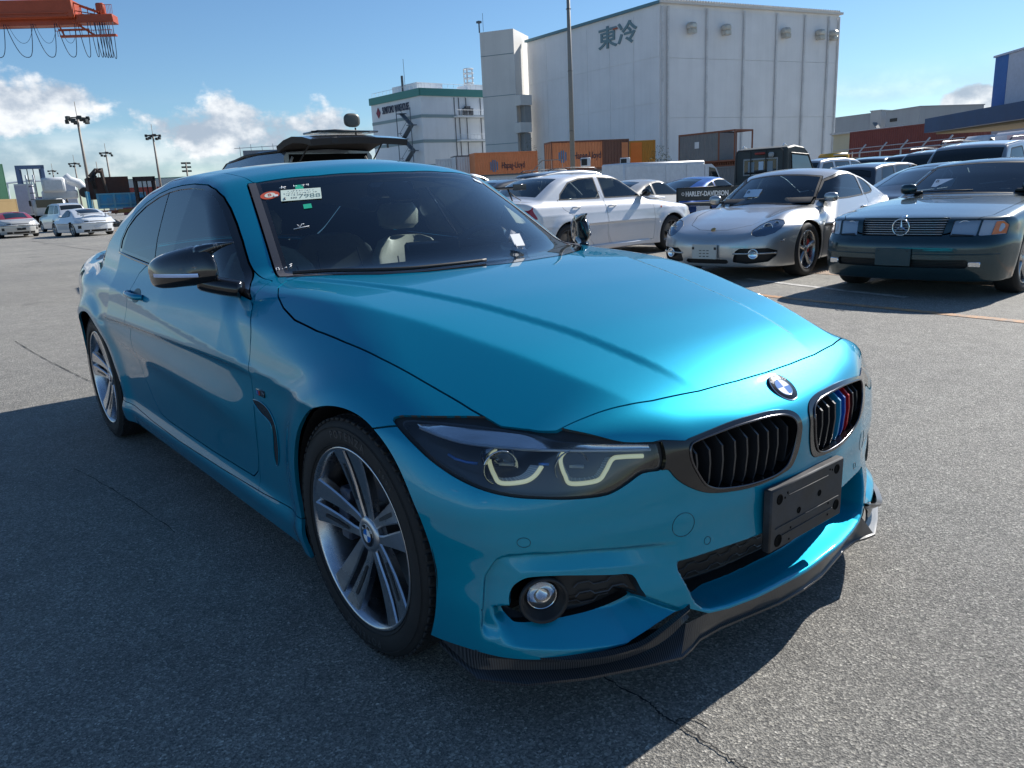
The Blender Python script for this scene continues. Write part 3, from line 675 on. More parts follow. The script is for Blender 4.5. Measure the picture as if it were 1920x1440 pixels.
    for s in (-1,1):
        pts=[(x,s*(sy(x,z)+.001),z) for x,z in [(-2.44,1.004),(-2.164,.984),(-1.791,.963),(-1.361,.941),(-1.067,.923),(-.90,.912)]]
        MB().tube([tuple(p) for p in cat_curve(pts,4)],.006,6).obj('belt_moulding',GLOSSBLK,T,True)
        # door handle: bar over a flat disc, cup shade put into its darker teal
        hx,hz=-1.925,.842; hy=sy(hx,hz)
        hb=MB(); pth=[(hx-.095,s*(hy+.002),hz+.002),(hx-.075,s*(hy+.024),hz+.003),(hx-.03,s*(hy+.032),hz+.002),(hx+.03,s*(hy+.033),hz),(hx+.075,s*(hy+.025),hz-.003),(hx+.10,s*(hy+.002),hz-.006)]
        hb.tube([tuple(p) for p in cat_curve(pth,4)],[.012]*3+[.0135]*15+[.012]*3,10); o=hb.obj('door_handle',TEAL,T,True)
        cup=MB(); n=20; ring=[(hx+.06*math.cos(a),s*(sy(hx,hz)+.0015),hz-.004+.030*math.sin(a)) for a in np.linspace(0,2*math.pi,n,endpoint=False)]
        cup.add([(p[0],s*(sy(p[0],p[2])+.0012),p[2]) for p in ring]+[(hx,s*(hy-.0+.0012),hz)],[(i,(i+1)%n,n) for i in range(n)]); cup.obj('handle_recess_shade',nmat('handle_shadow',(.0,.06,.09),.4,.5),o)
    # dark inner shells behind gaps and openings
    inn=MB()
    inn.box((-1.9,0,.24),(3.4,1.5,.14)); inn.box((.30,0,.40),(.36,1.25,.42)); 
    inn.obj('underbody',DARK,T)
    hs=hood.offset(-.02).both(); hs.obj('hood_liner',DARK,T)
    bump_.clip(lambda V:.47-V[:,2]).offset(-.03).both().obj('bumper_light_stop',DARK,T)  # dark skin copy added to keep sunlight from leaking through the nose
    fl=[(x-.03,y,sz(x-.03,y)-.04) for x,y in [(.565,-.55),(.590,-.47),(.608,-.40),(.632,-.26),(.642,-.12),(.645,0),(.642,.12),(.632,.26),(.608,.40),(.590,.47),(.565,.55)]]
    MB().tube(fl,.034,8).obj('hood_gap_light_stop',DARK,T)  # hidden tube added to block sunlight through the hood's front gap
    # gap backing strips: shrunken copy of the side skin
    def backing(name,sm,d=-.011): 
        o=sm.offset(d); o.obj(name,DARK,T); o.mirrored().obj(name,DARK,T)
    gapz=[]
    for wheel_x in (0,H.WB):
        for s in (-1,1):
            m=MB(); pr=[(.366,s*.873),(.372,s*.80),(.372,s*.55)]
            V=[];n=28
            for r_,y_ in pr+[(.05,s*.55)]:
                for k in range(n+1):
                    a=R(-28)+R(236)*k/n; V.append((wheel_x+r_*math.cos(a),y_,.335+r_*math.sin(a)))
            F=[(i*(n+1)+k,i*(n+1)+k+1,(i+1)*(n+1)+k+1,(i+1)*(n+1)+k) for i in range(3) for k in range(n)]
            m.add(V,F).obj('wheel_arch_liner',LINER,T)
    # ---------------- kidneys
    ring=kid.clip(lambda V:-pin(KI,(1,2),front,2,3)(V)); ring=ring.offset(.003)
    for s in (-1,1):
        r=ring if s<0 else ring.mirrored(); kf=r.rim(.03,vec=(-1,0,0)).obj('kidney_grille',GLOSSBLK,T)
        ch=[(sx(y,z)+.004,s*y,z) for y,z in cat_curve(KI,3,True)]; MB().tube(ch,.0032,6,True).obj('chrome_edge',BLKCHROME,kf,True)
        back=MB(); kk=cat_curve(KI,2,True); back.prism([(s*y*1.0,z) for y,z in (kk if s>0 else kk[::-1])],.60,.605,axis='X'); back.obj('grille_mesh',DARK,kf)
        for i in range(9):
            ay=.066+i*.0375
            top=max(z for y,z in kk if abs(y-ay)<.03)-.001; bot=min(z for y,z in kk if abs(y-ay)<.03)+.002
            zs=[top,top-.022,top-.034,(top+bot)/2,bot+.02,bot]; off=[.030,.018,.007,.006,.010,.016]
            fr=[(sx(ay,z)-o,z) for z,o in zip(zs,off)]
            V=[];F=[]
            for (x,z) in fr:
                for dx,dy in ((-.045,-.0025),(0,-.0025),(0,.0035),(-.045,.0035)): V.append((x+dx,s*(ay+dy),z))
            for k in range(5):
                for j in range(4): F.append((k*4+j,k*4+(j+1)%4,k*4+4+(j+1)%4,k*4+4+j))
            F+= [(0,1,2,3),(20,23,22,21)]
            mt=SLAT; 
            if s>0 and i in (4,5,6): mt=nmat(['slat_light_blue','slat_dark_blue','slat_red'][i-4],[(.02,.30,.55),(.01,.07,.35),(.55,.01,.012)][i-4],.3)
            lab={4:'light blue slat',5:'dark blue slat',6:'red slat'}.get(i) if s>0 else None
            MB().add(V,F).obj('slat',mt,kf,**({'label':lab} if lab else {}))
    # ---------------- roundel
    nrm=Vector((.65,0,.76)).normalized(); c0=Vector((sx(0,.686)-.0,0,.686)); xa=Vector((0,1,0)); ya=nrm.cross(xa); M=Matrix(((xa.x,ya.x,nrm.x,c0.x),(xa.y,ya.y,nrm.y,c0.y),(xa.z,ya.z,nrm.z,c0.z),(0,0,0,1)))
    rd=badge('roundel',M,.044,T)
    # ---------------- headlights
    RING1=[(.416,.718,.642),(.423,.742,.627),(.433,.752,.618),(.459,.761,.6),(.481,.76,.586),(.517,.726,.589),(.528,.702,.599),(.528,.68,.616)]
    RING2=[(.544,.619,.642),(.545,.637,.631),(.554,.646,.616),(.567,.647,.594),(.577,.639,.576),(.602,.584,.574),(.607,.562,.591),(.609,.541,.615),(.618,.519,.617),(.639,.472,.612)]
    BLO=[(.246,.812,.676),(.304,.795,.664),(.355,.773,.655),(.401,.744,.650),(.454,.706,.646),(.518,.663,.646),(.598,.569,.640),(.653,.463,.628)]
    BHI=[(.245,.809,.683),(.299,.770,.683),(.353,.730,.680),(.401,.70,.676),(.454,.668,.670),(.518,.630,.664),(.598,.563,.655),(.655,.459,.641)]
    hous=hl.offset(-.045); 
    lampdark=nmat('lamp_bezel_dark',(.11,.105,.10),.3,.3,.3); lampclr=nmat('lamp_clear_plastic',(.55,.60,.62),.12,.2); drl=nmat('light_guide',(.80,.84,.66),.25,emit=(.85,.95,.6),emits=.22)
    silver=nmat('lamp_brow_silver',(.93,.95,.98),.22,.85); lensblk=nmat('projector_lens',(.22,.24,.27),.06,.85,1)
    for s in (-1,1):
        lens=hlg if s<0 else hlg.mirrored(); lo=lens.offset(-.001).obj('headlight',GL_CLEAR,T)
        hh=hous if s<0 else hous.mirrored(); hh.rim(-.045).obj('lamp_housing',lampdark,lo)
        sg=lambda L_:[(x,s*y,z) for x,y,z in L_]
        bz=(hl.clip(lambda V:-(pin(HLG,(1,2),front,2,3)(V)))).offset(-.008); bz=bz if s<0 else bz.mirrored(); bz.rim(.02).obj('lamp_seal',BLK,lo)
        a=cat_curve(sg(BLO),4); b=cat_curve(sg(BHI),4); mid=[tuple((p*.35+q*.65)+np.array([-.012,0,.002])) for p,q in zip(a,b)]
        m=MB().grid([a.tolist(),mid,b.tolist()]); m.obj('lamp_brow',silver,lo,True)
        MB().tube([tuple(p) for p in a],.0035,6).obj('brow_light_bar',nmat('brow_bar',(.72,.78,.85),.2,.2),lo,True)
        for RG in (RING1,RING2):
            cc=np.mean(np.array(sg(RG))[1:7],0); dd=Vector((.9,s*.35,-.02)).normalized(); MB().lathe([(.012,-.028),(.024,-.022),(.034,-.010),(.040,.002),(.042,.001),(.040,-.006)],26,'Z',Matrix.Translation((float(cc[0])-.016,float(cc[1]),float(cc[2])+.006))@dd.to_track_quat('Z','Y').to_matrix().to_4x4()).obj('reflector_bowl',nmat('lamp_chrome',(.55,.57,.6),.10,1),lo,True)
            c=cat_curve(sg(RG),5); MB().tube([tuple(p) for p in c],.0052,6).obj('ring_light',drl,lo,True)
            # ribbed clear guide behind the ring
            cen=c.mean(0); q=[tuple(p+(cen-p)*.24+np.array([-.016,s*-.004,.0])) for p in c]; MB().grid([[tuple(p) for p in c],q]).obj('light_guide_band',lampclr,lo,True)
            rb=MB()
            for k in range(2,len(c)-2):
                rb.tube([tuple(c[k]),q[k]],.0012,4)
            rb.obj('light_guide_rib',nmat('rib_clear',(.7,.75,.75),.15),lo)
        for (px,py,pz) in ((.435,.716,.612),(.553,.610,.608)):
            d=Vector((.9,-s*-.35*-1*s if False else s*.35,-.05)).normalized()
            MB().lathe([(.0,.016),(.010,.015),(.018,.010),(.022,.002),(.0235,-.004),(.034,.002),(.038,.006),(.040,-.03)],24,'Z',Matrix.Translation((px-.012,s*py,pz))@d.to_track_quat('Z','Y').to_matrix().to_4x4()).obj('projector',lensblk,lo,True)
            MB().box((px+.012,s*py,pz-.002),(.012,.034,.007),bev=.002,rz=s*.9).obj('projector_shelf',lampclr,lo)
        for B in ([(.347,.804,.632),(.368,.800,.625),(.396,.789,.621),(.419,.776,.620)],[(.528,.689,.623),(.544,.673,.622)]):
            MB().tube(sg(B),.0035,6).obj('blue_accent',nmat('accent_blue',(.15,.35,.85),.2,.4),lo,True)
    # ---------------- lower grilles
    for s in (-1,1):
        ww=opn if s<0 else opn.mirrored(); wall=ww.rim(.032,vec=(-1,0,0))
        SM(wall.V,wall.N,wall.F[len(ww.F):]).compact().obj('intake_surround',BLK,T)
        gg=(lambda m:m if s<0 else m.mirrored())(opn.clip(lambda V:.053-np.hypot(np.abs(V[:,1])-.722,V[:,2]-.320))); gg=SM(gg.V-np.array([.028,0,0]),gg.N,gg.F); o=gg.obj('intake_grille',nmat('grille_black',(.010,.010,.011),.45),T)
        hexrows(o,[(y,z) for y,z in H.A_OPEN],lambda y,z:sx(y,z)-.0225,s,.515,.66,.270,.378)
        # fog lamp
        d=Vector((.86,s*.50,0)).normalized(); MM=Matrix.Translation((.553,s*.716,.320))@d.to_track_quat('Z','Y').to_matrix().to_4x4()
        f=MB().lathe([(.056,.012),(.056,.020),(.053,.025),(.047,.017),(.040,-.010),(.035,-.012)],28,'Z',MM).obj('fog_lamp',BLK,T,True)
        MB().lathe([(.0,-.035),(.018,-.03),(.030,-.015),(.034,-.006)],24,'Z',MM).obj('reflector',nmat('reflector',(.75,.77,.8),.12,1),f,True)
        MB().lathe([(.0,.002),(.012,.001),(.024,-.002),(.036,-.008)],24,'Z',MM).obj('fog_lens',GL_CLEAR,f,True)
    cgb=cg.both(); wal=cgb.rim(.05,vec=(-1,0,0)); SM(wal.V,wal.N,wal.F[len(cgb.F):]).compact().obj('intake_surround',BLK,T)
    o=SM(cgb.V-np.array([.035,0,0]),cgb.N,cgb.F).obj('intake_grille',nmat('grille_black',(.010,.010,.011),.45),T)
    for s in (-1,1): hexrows(o,None,lambda y,z:.665-H.gp(y),s,.02,.40,.245,.345)
    # sensors & tow cover seam: thin grooves
    for y,z,r in ((.762,.468,.011),(.345,.389,.0095),(.413,.446,.029)):
        for s in (-1,1):
            if r>.03 and s>0: continue
            pts=[(sx(y+r*math.cos(a),z+r*math.sin(a))+.0003,s*(y+r*math.cos(a)),z+r*math.sin(a)) for a in np.linspace(0,2*math.pi,28,endpoint=False)]
            MB().tube(pts,.0007,4,True).obj('tow_hook_cover' if r>.03 else 'parking_sensor',nmat('seam_dark',(.0,.03,.045),.5),T,True)
    # ---------------- plate holder
    pm=Mx((.781,0,.3935),ry=R(.5)); w,h=.342,.166
    pl=MB(); pl.box((-.012,0,0),(.024,w,h),pm,bev=.004); o=pl.obj('number_plate_holder',PLATEB,T)
    for y,z,r in ((-.135,.052,.011),(.135,.058,.011),(-.135,-.058,.013),(.142,-.046,.012),(-.045,-.004,.007),(.052,.014,.007)):
        MB().lathe([(.0,.0006),(r*.9,.0006),(r,0.0012),(r*1.25,.0008),(r*1.3,-.001)],18,'X',pm@Mx((0,y,z))).obj('bolt_recess',DARK,o,True)
    for y,z,r in ((-.10,.06,.0035),(-.112,.05,.003),(.10,.066,.003),(.112,.062,.003),(-.08,-.04,.003),(.10,-.03,.003),(-.085,-.07,.003),(.1,-.062,.003)):
        MB().lathe([(0,.0012),(r,.0008),(r*1.1,-.001)],10,'X',pm@Mx((0,y,z))).obj('screw_hole',DARK,o,True)
    for z,y0,y1 in ((.052,-.095,.09),(-.022,-.15,.15),(-.048,-.12,.12)):
        MB().box((.0008,(y0+y1)/2,z),(.003,y1-y0,.0025),pm,bev=.0008).obj('moulded_rib',PLATEB,o)
    # ---------------- splitter
    out=[(.29,.838),(.385,.852),(.485,.858),(.575,.790),(.648,.680),(.705,.560),(.746,.460),(.740,.415),(.730,.375),(.735,.30),(.755,.20),(.775,.10),(.782,0)]
    inn_=[(.26,.760),(.36,.765),(.44,.765),(.50,.700),(.57,.61),(.62,.50),(.655,.42),(.66,.39),(.66,.35),(.665,.28),(.68,.18),(.69,.08),(.692,0)]
    def ext(L): L=[(x,y) for x,y in L]; return L+[(x,-y) for x,y in L[::-1][1:]]
    O=ext(out); I=ext(inn_); n=len(O); lip=MB()
    zt_=lambda i:.142+.010*max(0,1-abs(O[i][1])/.45)
    V=[];F=[]
    for i in range(n):
        z=zt_(i); yy=I[i][1]; zi=float(np.interp(abs(yy),[0,.36,.42,.5],[.207,.210,.20,.165])); xi=(sx(abs(yy),zi)-.006) if abs(yy)<.45 else I[i][0]
        V+=[(xi,yy,zi),(O[i][0]-.006,O[i][1]*.995,z+.003),(O[i][0],O[i][1],z),(O[i][0],O[i][1],z-.006),(O[i][0]-.02,O[i][1]*.98,z-.012),(I[i][0],I[i][1],z-.012)]
    for i in range(n-1):
        for k in range(5): a=i*6+k; F.append((a,a+6,a+7,a+1))
    F+=[tuple(range(6)),tuple((n-1)*6+k for k in range(6))[::-1]]
    sp=lip.add(V,F).obj('front_splitter',CARBON,T)
    # upper carbon winglets hugging the bumper corners
    for s in (-1,1):
        W1=[(.300,.852,.206),(.40,.848,.198),(.455,.843,.196),(.50,.812,.196),(.592,.742,.192),(.652,.670,.188),(.704,.575,.196),(.722,.50,.218),(.735,.425,.246)]
        W0=[(.300,.842,.158),(.40,.846,.150),(.455,.845,.148),(.508,.800,.150),(.60,.705,.152),(.66,.610,.155),(.695,.530,.165),(.715,.470,.185),(.735,.425,.225)]
        a=cat_curve(W1,4); b=cat_curve(W0,4); c=a+np.array([-.008,0,.006])*[1,1,1]; c[:,1]-=.012
        t=a*1.0; t[:,2]+=.002; m=MB(); G=[[(p[0],s*p[1],p[2]) for p in L_] for L_ in (b,(a*.55+b*.45)+np.array([-.010,0,0]),a+np.array([.002,0,-.004]),a+np.array([.004,0,.002]),c)]
        if s<0: G=G[::-1]
        m.grid(G).obj('splitter_winglet',CARBON,sp)
    # ---------------- side details
    VENT=[(-.655,.592),(-.60,.600),(-.545,.592),(-.512,.575),(-.492,.545),(-.492,.50),(-.503,.455),(-.522,.415),(-.538,.397),(-.552,.399),(-.548,.44),(-.532,.49),(-.528,.53),(-.548,.548),(-.60,.562)]
    for s in (-1,1):
        k=cat_curve(VENT,3,True); 
        cen=(-.53,.56); V=[(x,s*(sy(x,z)+.0015),z) for x,z in k]; m=MB(); m.add(V,[tuple(range(len(V))) if s>0 else tuple(range(len(V)))[::-1]]); 
        o=m.obj('fender_vent',GLOSSBLK,T,False)
        MB().tube([(x,s*(sy(x,z)+.002),z) for x,z in k],.0018,5,True).obj('vent_edge',TEAL,o,True)
        by=sy(-.575,.631); MB().box((-.575,s*(by+.002),.631),(.062,.006,.022),bev=.002).obj('fender_badge',GLOSSBLK,T)
        for i,cc in enumerate([(.03,.25,.6),(.02,.06,.3),(.6,.02,.02)]):
            MB().box((-.597+i*.009,s*(by+.0055),.631),(.006,.001,.014)).obj('badge_stripe',nmat('stripe%d'%i,cc,.3),T)
        text('badge_letter','M',.022,frame((-.552,s*(by+.0058),.631),(-s if s>0 else 1,0,0) ,(0,0,1)) if True else None,CHROME,T,align='CENTER',ext=.0005)
    # ---------------- mirrors
    for s in (-1,1):
        mirror(T,s)
    # ---------------- wheels
    for wx in (0,H.WB):
        for s in (-1,1):
            e=bpy.data.objects.new('wheel',None); e.location=(wx,s*(.7755 if wx==0 else .786),.331); e.rotation_euler=(R(.6)*s*0,0,0 if s<0 else math.pi); 
            if wx==0: e.rotation_euler=(0,0,(0 if s<0 else math.pi)+R(1.0))
            reg(e,T); hero_wheel(e)
    # ---------------- wipers and cowl
    for s,pts in ((-1,[(-.735,-.655),(-.66,-.565),(-.56,-.475),(-.49,-.36),(-.465,-.2),(-.46,-.05)]),):
        p3=[(x,y,sz(x,y)+.010) for x,y in cat_curve(pts,5)]
        w=MB(); w.tube(p3,.0065,6); w.obj('wiper',BLK,T,True)
    # plastic key bag tucked under the wiper
    bagm=glassmat('clear_plastic_bag',(.8,.8,.8),1,.08)
    V=[];rows=5;cols=5
    for i in range(rows):
        for j in range(cols):
            V.append((-.57-.02*i+rng.normal()*.004,.17+.022*j+.004*i,.985+.018*i+rng.normal()*.006))
    bag=MB().add(V,[(i*cols+j,i*cols+j+1,(i+1)*cols+j+1,(i+1)*cols+j) for i in range(rows-1) for j in range(cols-1)]).obj('plastic_bag',bagm,None,False,label='crumpled clear plastic bag tucked under the wiper on the teal windscreen',cat='bag')
    MB().box((-.60,.215,1.018),(.006,.05,.055),bev=.001,R3=Matrix.Rotation(-.6,4,'Y')).obj('paper_slip',nmat('white_paper',(.8,.8,.8),.7),bag)
    stickers(T,H,sz)
    interior(T)
    return T
SLAT=nmat('slat_black',(.02,.021,.024),.38,0,.2)
PLATEB=dirty('plate_holder_black',(.022,.022,.023),.55,amt=.5,scale=11,dirt=(.10,.10,.11))
def hexrows(parent,poly,fx,s,y0,y1,z0,z1):
    """thin raised wavy ribs of the honeycomb-like lower grilles"""
    m=MB(); n=int((z1-z0)/.021); k=0
    for i in range(n+1):
        z=z0+i*(z1-z0)/max(n,1); pts=[]; y=y0; up=(i%2)
        while y<y1:
            for dy,dz in ((0,0),(.022,0),(.032,.009),(.056,.009),(.066,0)):
                yy=y+dy
                if yy<y1: pts.append((float(fx(yy,z)),s*yy,z+dz))
            y+=.075
        if poly is not None: pts=[p for p in pts if polysd(poly,abs(p[1]),p[2])<-.004]
        if len(pts)>2: m.tube(pts,.0016,4)
    return m.obj('grille_rib',nmat('rib_dark',(.07,.072,.078),.35),parent,kind='stuff')
def badge(name,M,r,parent):
    o=MB().lathe([(0,.004),(r*.93,.004),(r*.98,.003),(r,.0),(r,-.004)],40,'Z',M).obj(name,nmat('badge_black',(.012,.012,.016),.18,0,0,.4),parent,True)
    MB().lathe([(r*.93,.0045),(r*.955,.0048),(r*.975,.0042)],40,'Z',M).obj('badge_rim',CHROME,o,True)
    MB().lathe([(r*.56,.0045),(r*.59,.005),(r*.62,.0045)],32,'Z',M).obj('badge_ring',CHROME,o,True)
    for q in range(4):
        V=[(0,0,.0046)]+[(r*.56*math.cos(a),r*.56*math.sin(a),.0046) for a in np.linspace(q*math.pi/2,(q+1)*math.pi/2,9)]
        MB().add(V,[tuple(range(10))],M).obj('badge_quadrant',nmat('badge_white',(.8,.8,.8),.2,0,0,.4) if q%2==0 else nmat('badge_blue',(.02,.16,.5),.2,0,0,.4),o)
    for ch,a in (('B',140),('M',90),('W',40)):
        t=R(a); text('badge_letter',ch,r*.34,M@Mx((r*.765*math.cos(t),r*.765*math.sin(t),.0046),rz=t-math.pi/2),nmat('badge_white',(.8,.8,.8),.2,0,0,.4),o,align='CENTER',ext=.0003)
    return o
def loft(rings,cap=True):
    m=MB(); n=len(rings[0]); V=[p for r in rings for p in r]; F=[(i*n+k,i*n+(k+1)%n,(i+1)*n+(k+1)%n,(i+1)*n+k) for i in range(len(rings)-1) for k in range(n)]
    if cap: F+=[tuple(range(n))[::-1],tuple((len(rings)-1)*n+k for k in range(n))]
    return m.add(V,F)
def mirror(T,s):
    """wing mirror: carbon-look black cap with a horn at the inner top, lower shell, blue-white indicator strip"""
    stations=[ # t: outer -> inner : centre x,y,z, half depth, up, down
     (-1.105,1.010,.983,.010,.012,.012),(-1.095,1.006,.984,.040,.036,.034),(-1.075,.993,.987,.060,.052,.046),(-1.045,.970,.990,.076,.064,.050),(-1.012,.945,.993,.082,.072,.050),(-.975,.915,.996,.080,.078,.050),(-.940,.888,.998,.070,.082,.048),(-.912,.866,.998,.052,.072,.044),(-.898,.856,.998,.030,.050,.03)]
    st=[]; 
    A=cat_curve(stations,3)
    rings=[]
    for (x,y,z,d,u,dn) in A:
        r=[]
        for k in range(22):
            a=2*math.pi*k/22; c,sn=math.cos(a),math.sin(a)
            cc=math.copysign(abs(c)**.75,c); ss=math.copysign(abs(sn)**.8,sn)
            fx=d*(1.0 if c>0 else .55); r.append((x+fx*cc+ (.012*sn if sn>0 else 0)*-1,s*y,z+(u if ss>0 else dn)*ss))
        rings.append(r if s>0 else r[::-1])
    head=loft(rings); cap_=MB(); low=MB()
    V=head.V; up=[f for f in head.F if sum(V[i][2] for i in f)/len(f)>.985]; dn=[f for f in head.F if sum(V[i][2] for i in f)/len(f)<=.985]
    capm=dirty('worn_black_lacquer',(.012,.012,.014),.12,0,1,amt=.0,scale=4); 
    nt,N,L,B=NT(capm)
    sc=tex(nt,'Noise',34,det=8,rough=.75); f=cramp(nt,sc.outputs[0],[(.62,(0,)*3),(.66,(1,)*3)])
    tc=N.new('ShaderNodeTexCoord'); sep=N.new('ShaderNodeSeparateXYZ'); L.new(tc.outputs['Object'],sep.inputs[0])
    near=mrange(nt,sep.outputs[0],-.985,-.88,0,1); near.node.clamp=True
    mm=N.new('ShaderNodeMath'); mm.operation='MULTIPLY'; L.new(f,mm.inputs[0]); L.new(near,mm.inputs[1])
    L.new(mixrgb(nt,mm.outputs[0],(.012,.012,.014),(.45,.42,.40)),B.inputs['Base Color'])
    o=MB().add(V,up).obj('wing_mirror',capm,T,True); MB().add(V,dn).obj('lower_shell',GLOSSBLK,o,True)
    horn=[(-.935,s*.888,1.052),(-.900,s*.865,1.066),(-.860,s*.840,1.078),(-.815,s*.812,1.086)]
    MB().tube([tuple(p) for p in cat_curve(horn,3)],[.030,.027,.024,.020,.016,.013,.010,.007,.005,.003],8).obj('mirror_horn',capm,o,True)
    pts=[(x+d*1.01,s*y,.9855) for (x,y,z,d,u,dn_) in A[2:16]]
    strip=MB().grid([[(p[0]+.0015,p[1],p[2]-.006) for p in pts],[(p[0]+.003,p[1],p[2]) for p in pts],[(p[0]+.0015,p[1],p[2]+.006) for p in pts]]); strip.obj('indicator_strip',nmat('indicator_clear',(.42,.55,.85),.15,.3,.5),o,True)
    arm=[(-.94,s*.890,.958),(-.905,s*.865,.948),(-.86,s*.83,.937),(-.83,s*.80,.930)]
    MB().tube([tuple(p) for p in cat_curve(arm,3)],[.030]*10,10).obj('mirror_arm',GLOSSBLK,o,True)
def hero_wheel(e):
    """19 inch wheel; local axis y, outside towards -y"""
    ty=[(.250,-.098),(.256,-.107),(.268,-.112),(.285,-.1135),(.305,-.110),(.316,-.105),(.3225,-.098),(.328,-.090),(.331,-.075),(.3315,-.04),(.3315,.04),(.331,.075),(.327,.092),(.316,.105),(.29,.112),(.25,.10)]
    t=MB().lathe(ty,72,'Y').obj('tyre',RUBBER,e,True)
    # tread blocks at the shoulder
    tb=MB()
    for k in range(72):
        a=2*math.pi*k/72; tb.box((0,-.094,.3262),(.019,.016,.008),Matrix.Rotation(a,4,'Y'),bev=.002)
        tb.box((0,-.055,.3312),(.020,.030,.004),Matrix.Rotation(a+.02,4,'Y'),bev=.001)
    tb.obj('tread_blocks',RUBBER,e,kind='stuff')
    for r_ in (.262,.307):
        MB().tube([(r_*math.cos(a),-.1125 if r_>.3 else -.1115,r_*math.sin(a)) for a in np.linspace(0,2*math.pi,64,endpoint=False)],.0012,4,True).obj('sidewall_ring',RUBBER,t,True)
    lm=nmat('sidewall_letters',(.05,.05,.052),.5)
    for word,a0,sz_,st_ in (('POTENZA',105,.030,5.4),('S001',55,.018,3.6),('POTENZA',-75,.030,5.4)):
        for i,ch in enumerate(word):
            a=R(a0-i*st_); r_=.286
            M=Matrix.Rotation(-(a-math.pi/2),4,'Y')@Matrix.Translation((0,-.1132,r_))@Matrix.Rotation(math.pi/2,4,'X')
            text('tyre_letter',ch,sz_,M,lm,t,align='CENTER',ext=.0006,bold=.0006)
    rim=[(.247,-.092),(.2535,-.1045),(.2525,-.1075),(.2475,-.108),(.243,-.104),(.238,-.090),(.232,-.06),(.229,-.02),(.226,.04),(.232,.09),(.245,.10)]
    ro=MB().lathe(rim,72,'Y').obj('rim',ALU,e,True)
    MB().lathe([(.165,-.015),(.165,.012),(.06,.012),(.06,-.015),(.165,-.015)],48,'Y').obj('brake_disc',STEEL,e,'auto')
    MB().lathe([(.075,-.055),(.075,-.015),(.0,-.056),(.075,-.055)],32,'Y').obj('hub',ALUD,e,'auto')
    MB().lathe([(.20,.03),(.0,.03)],32,'Y').obj('dust_shield',DARK,e)
    cal=MB(); 
    for k in range(6):
        a=R(150+k*9); cal.box((.150*math.cos(a),-.03,.150*math.sin(a)),(.05,.075,.045),Matrix.Identity(4),bev=.006)
    cal.obj('brake_caliper',nmat('caliper_grey',(.06,.07,.10),.4,.4),e)
    # five pairs of blades
    for k in range(5):
        base=R(97+72*k)
        for sd in (-1,1):
            prof=[]; m=MB(); path=[(.040,.020,.013,-.0700),(.080,.027,.015,-.0735),(.14,.032,.0215,-.081),(.19,.036,.0265,-.090),(.225,.039,.0305,-.0985),(.2425,.040,.0325,-.1035)]
            V=[];
            for (r_,off,hw,y_) in path:
                o_=off*sd; b=.004
                for (du,yy) in ((-hw,y_+.024),(-hw,y_+b),(-hw+b,y_),(hw-b,y_),(hw,y_+b),(hw,y_+.024)):
                    u=o_+du; V.append((r_*math.cos(base)-u*math.sin(base),yy,r_*math.sin(base)+u*math.cos(base)))
            n=6; F=[(i*n+j,i*n+j+1,(i+1)*n+j+1,(i+1)*n+j) for i in range(len(path)-1) for j in range(n-1)]
            F=[f[::-1] for f in F]; F+=[(i*n+5,i*n,(i+1)*n,(i+1)*n+5)[::-1] for i in range(len(path)-1)]
            m.add(V,F); sp=m.obj('spoke',ALU,ro)
            # dark inset slot on the face
            q=[]; 
            for (r_,off,hw,y_) in ((.095,.026,.004,-.0765),(.15,.029,.006,-.0833),(.20,.032,.0055,-.0925)):
                for du in (-hw,hw): u=off*sd+du*1.0+sd*.004; q.append((r_*math.cos(base)-u*math.sin(base),y_,r_*math.sin(base)+u*math.cos(base)))
            if sd>0: MB().add([(a_,b_-.0012,c_) for a_,b_,c_ in q],[(0,1,3,2),(2,3,5,4)]).obj('spoke_slot',ALUD,sp)
    hubM=Matrix.Translation((0,-.0775,0))@Matrix.Rotation(math.pi/2,4,'X')
    MB().lathe([(.048,-.055),(.052,-.068),(.046,-.075),(.034,-.0765),(.030,-.0765)],32,'Y').obj('hub_face',ALU,e,True)
    badge('centre_cap',hubM@Mx((0,0,-.004)),.033,e)
    for k in range(5):
        a=R(97+36+72*k); MB().lathe([(0,-.079),(.008,-.079),(.010,-.072),(.010,-.06)],8,'Y',Matrix.Translation((.047*math.cos(a),.012,.047*math.sin(a)))).obj('wheel_bolt',ALUD,e,'auto')
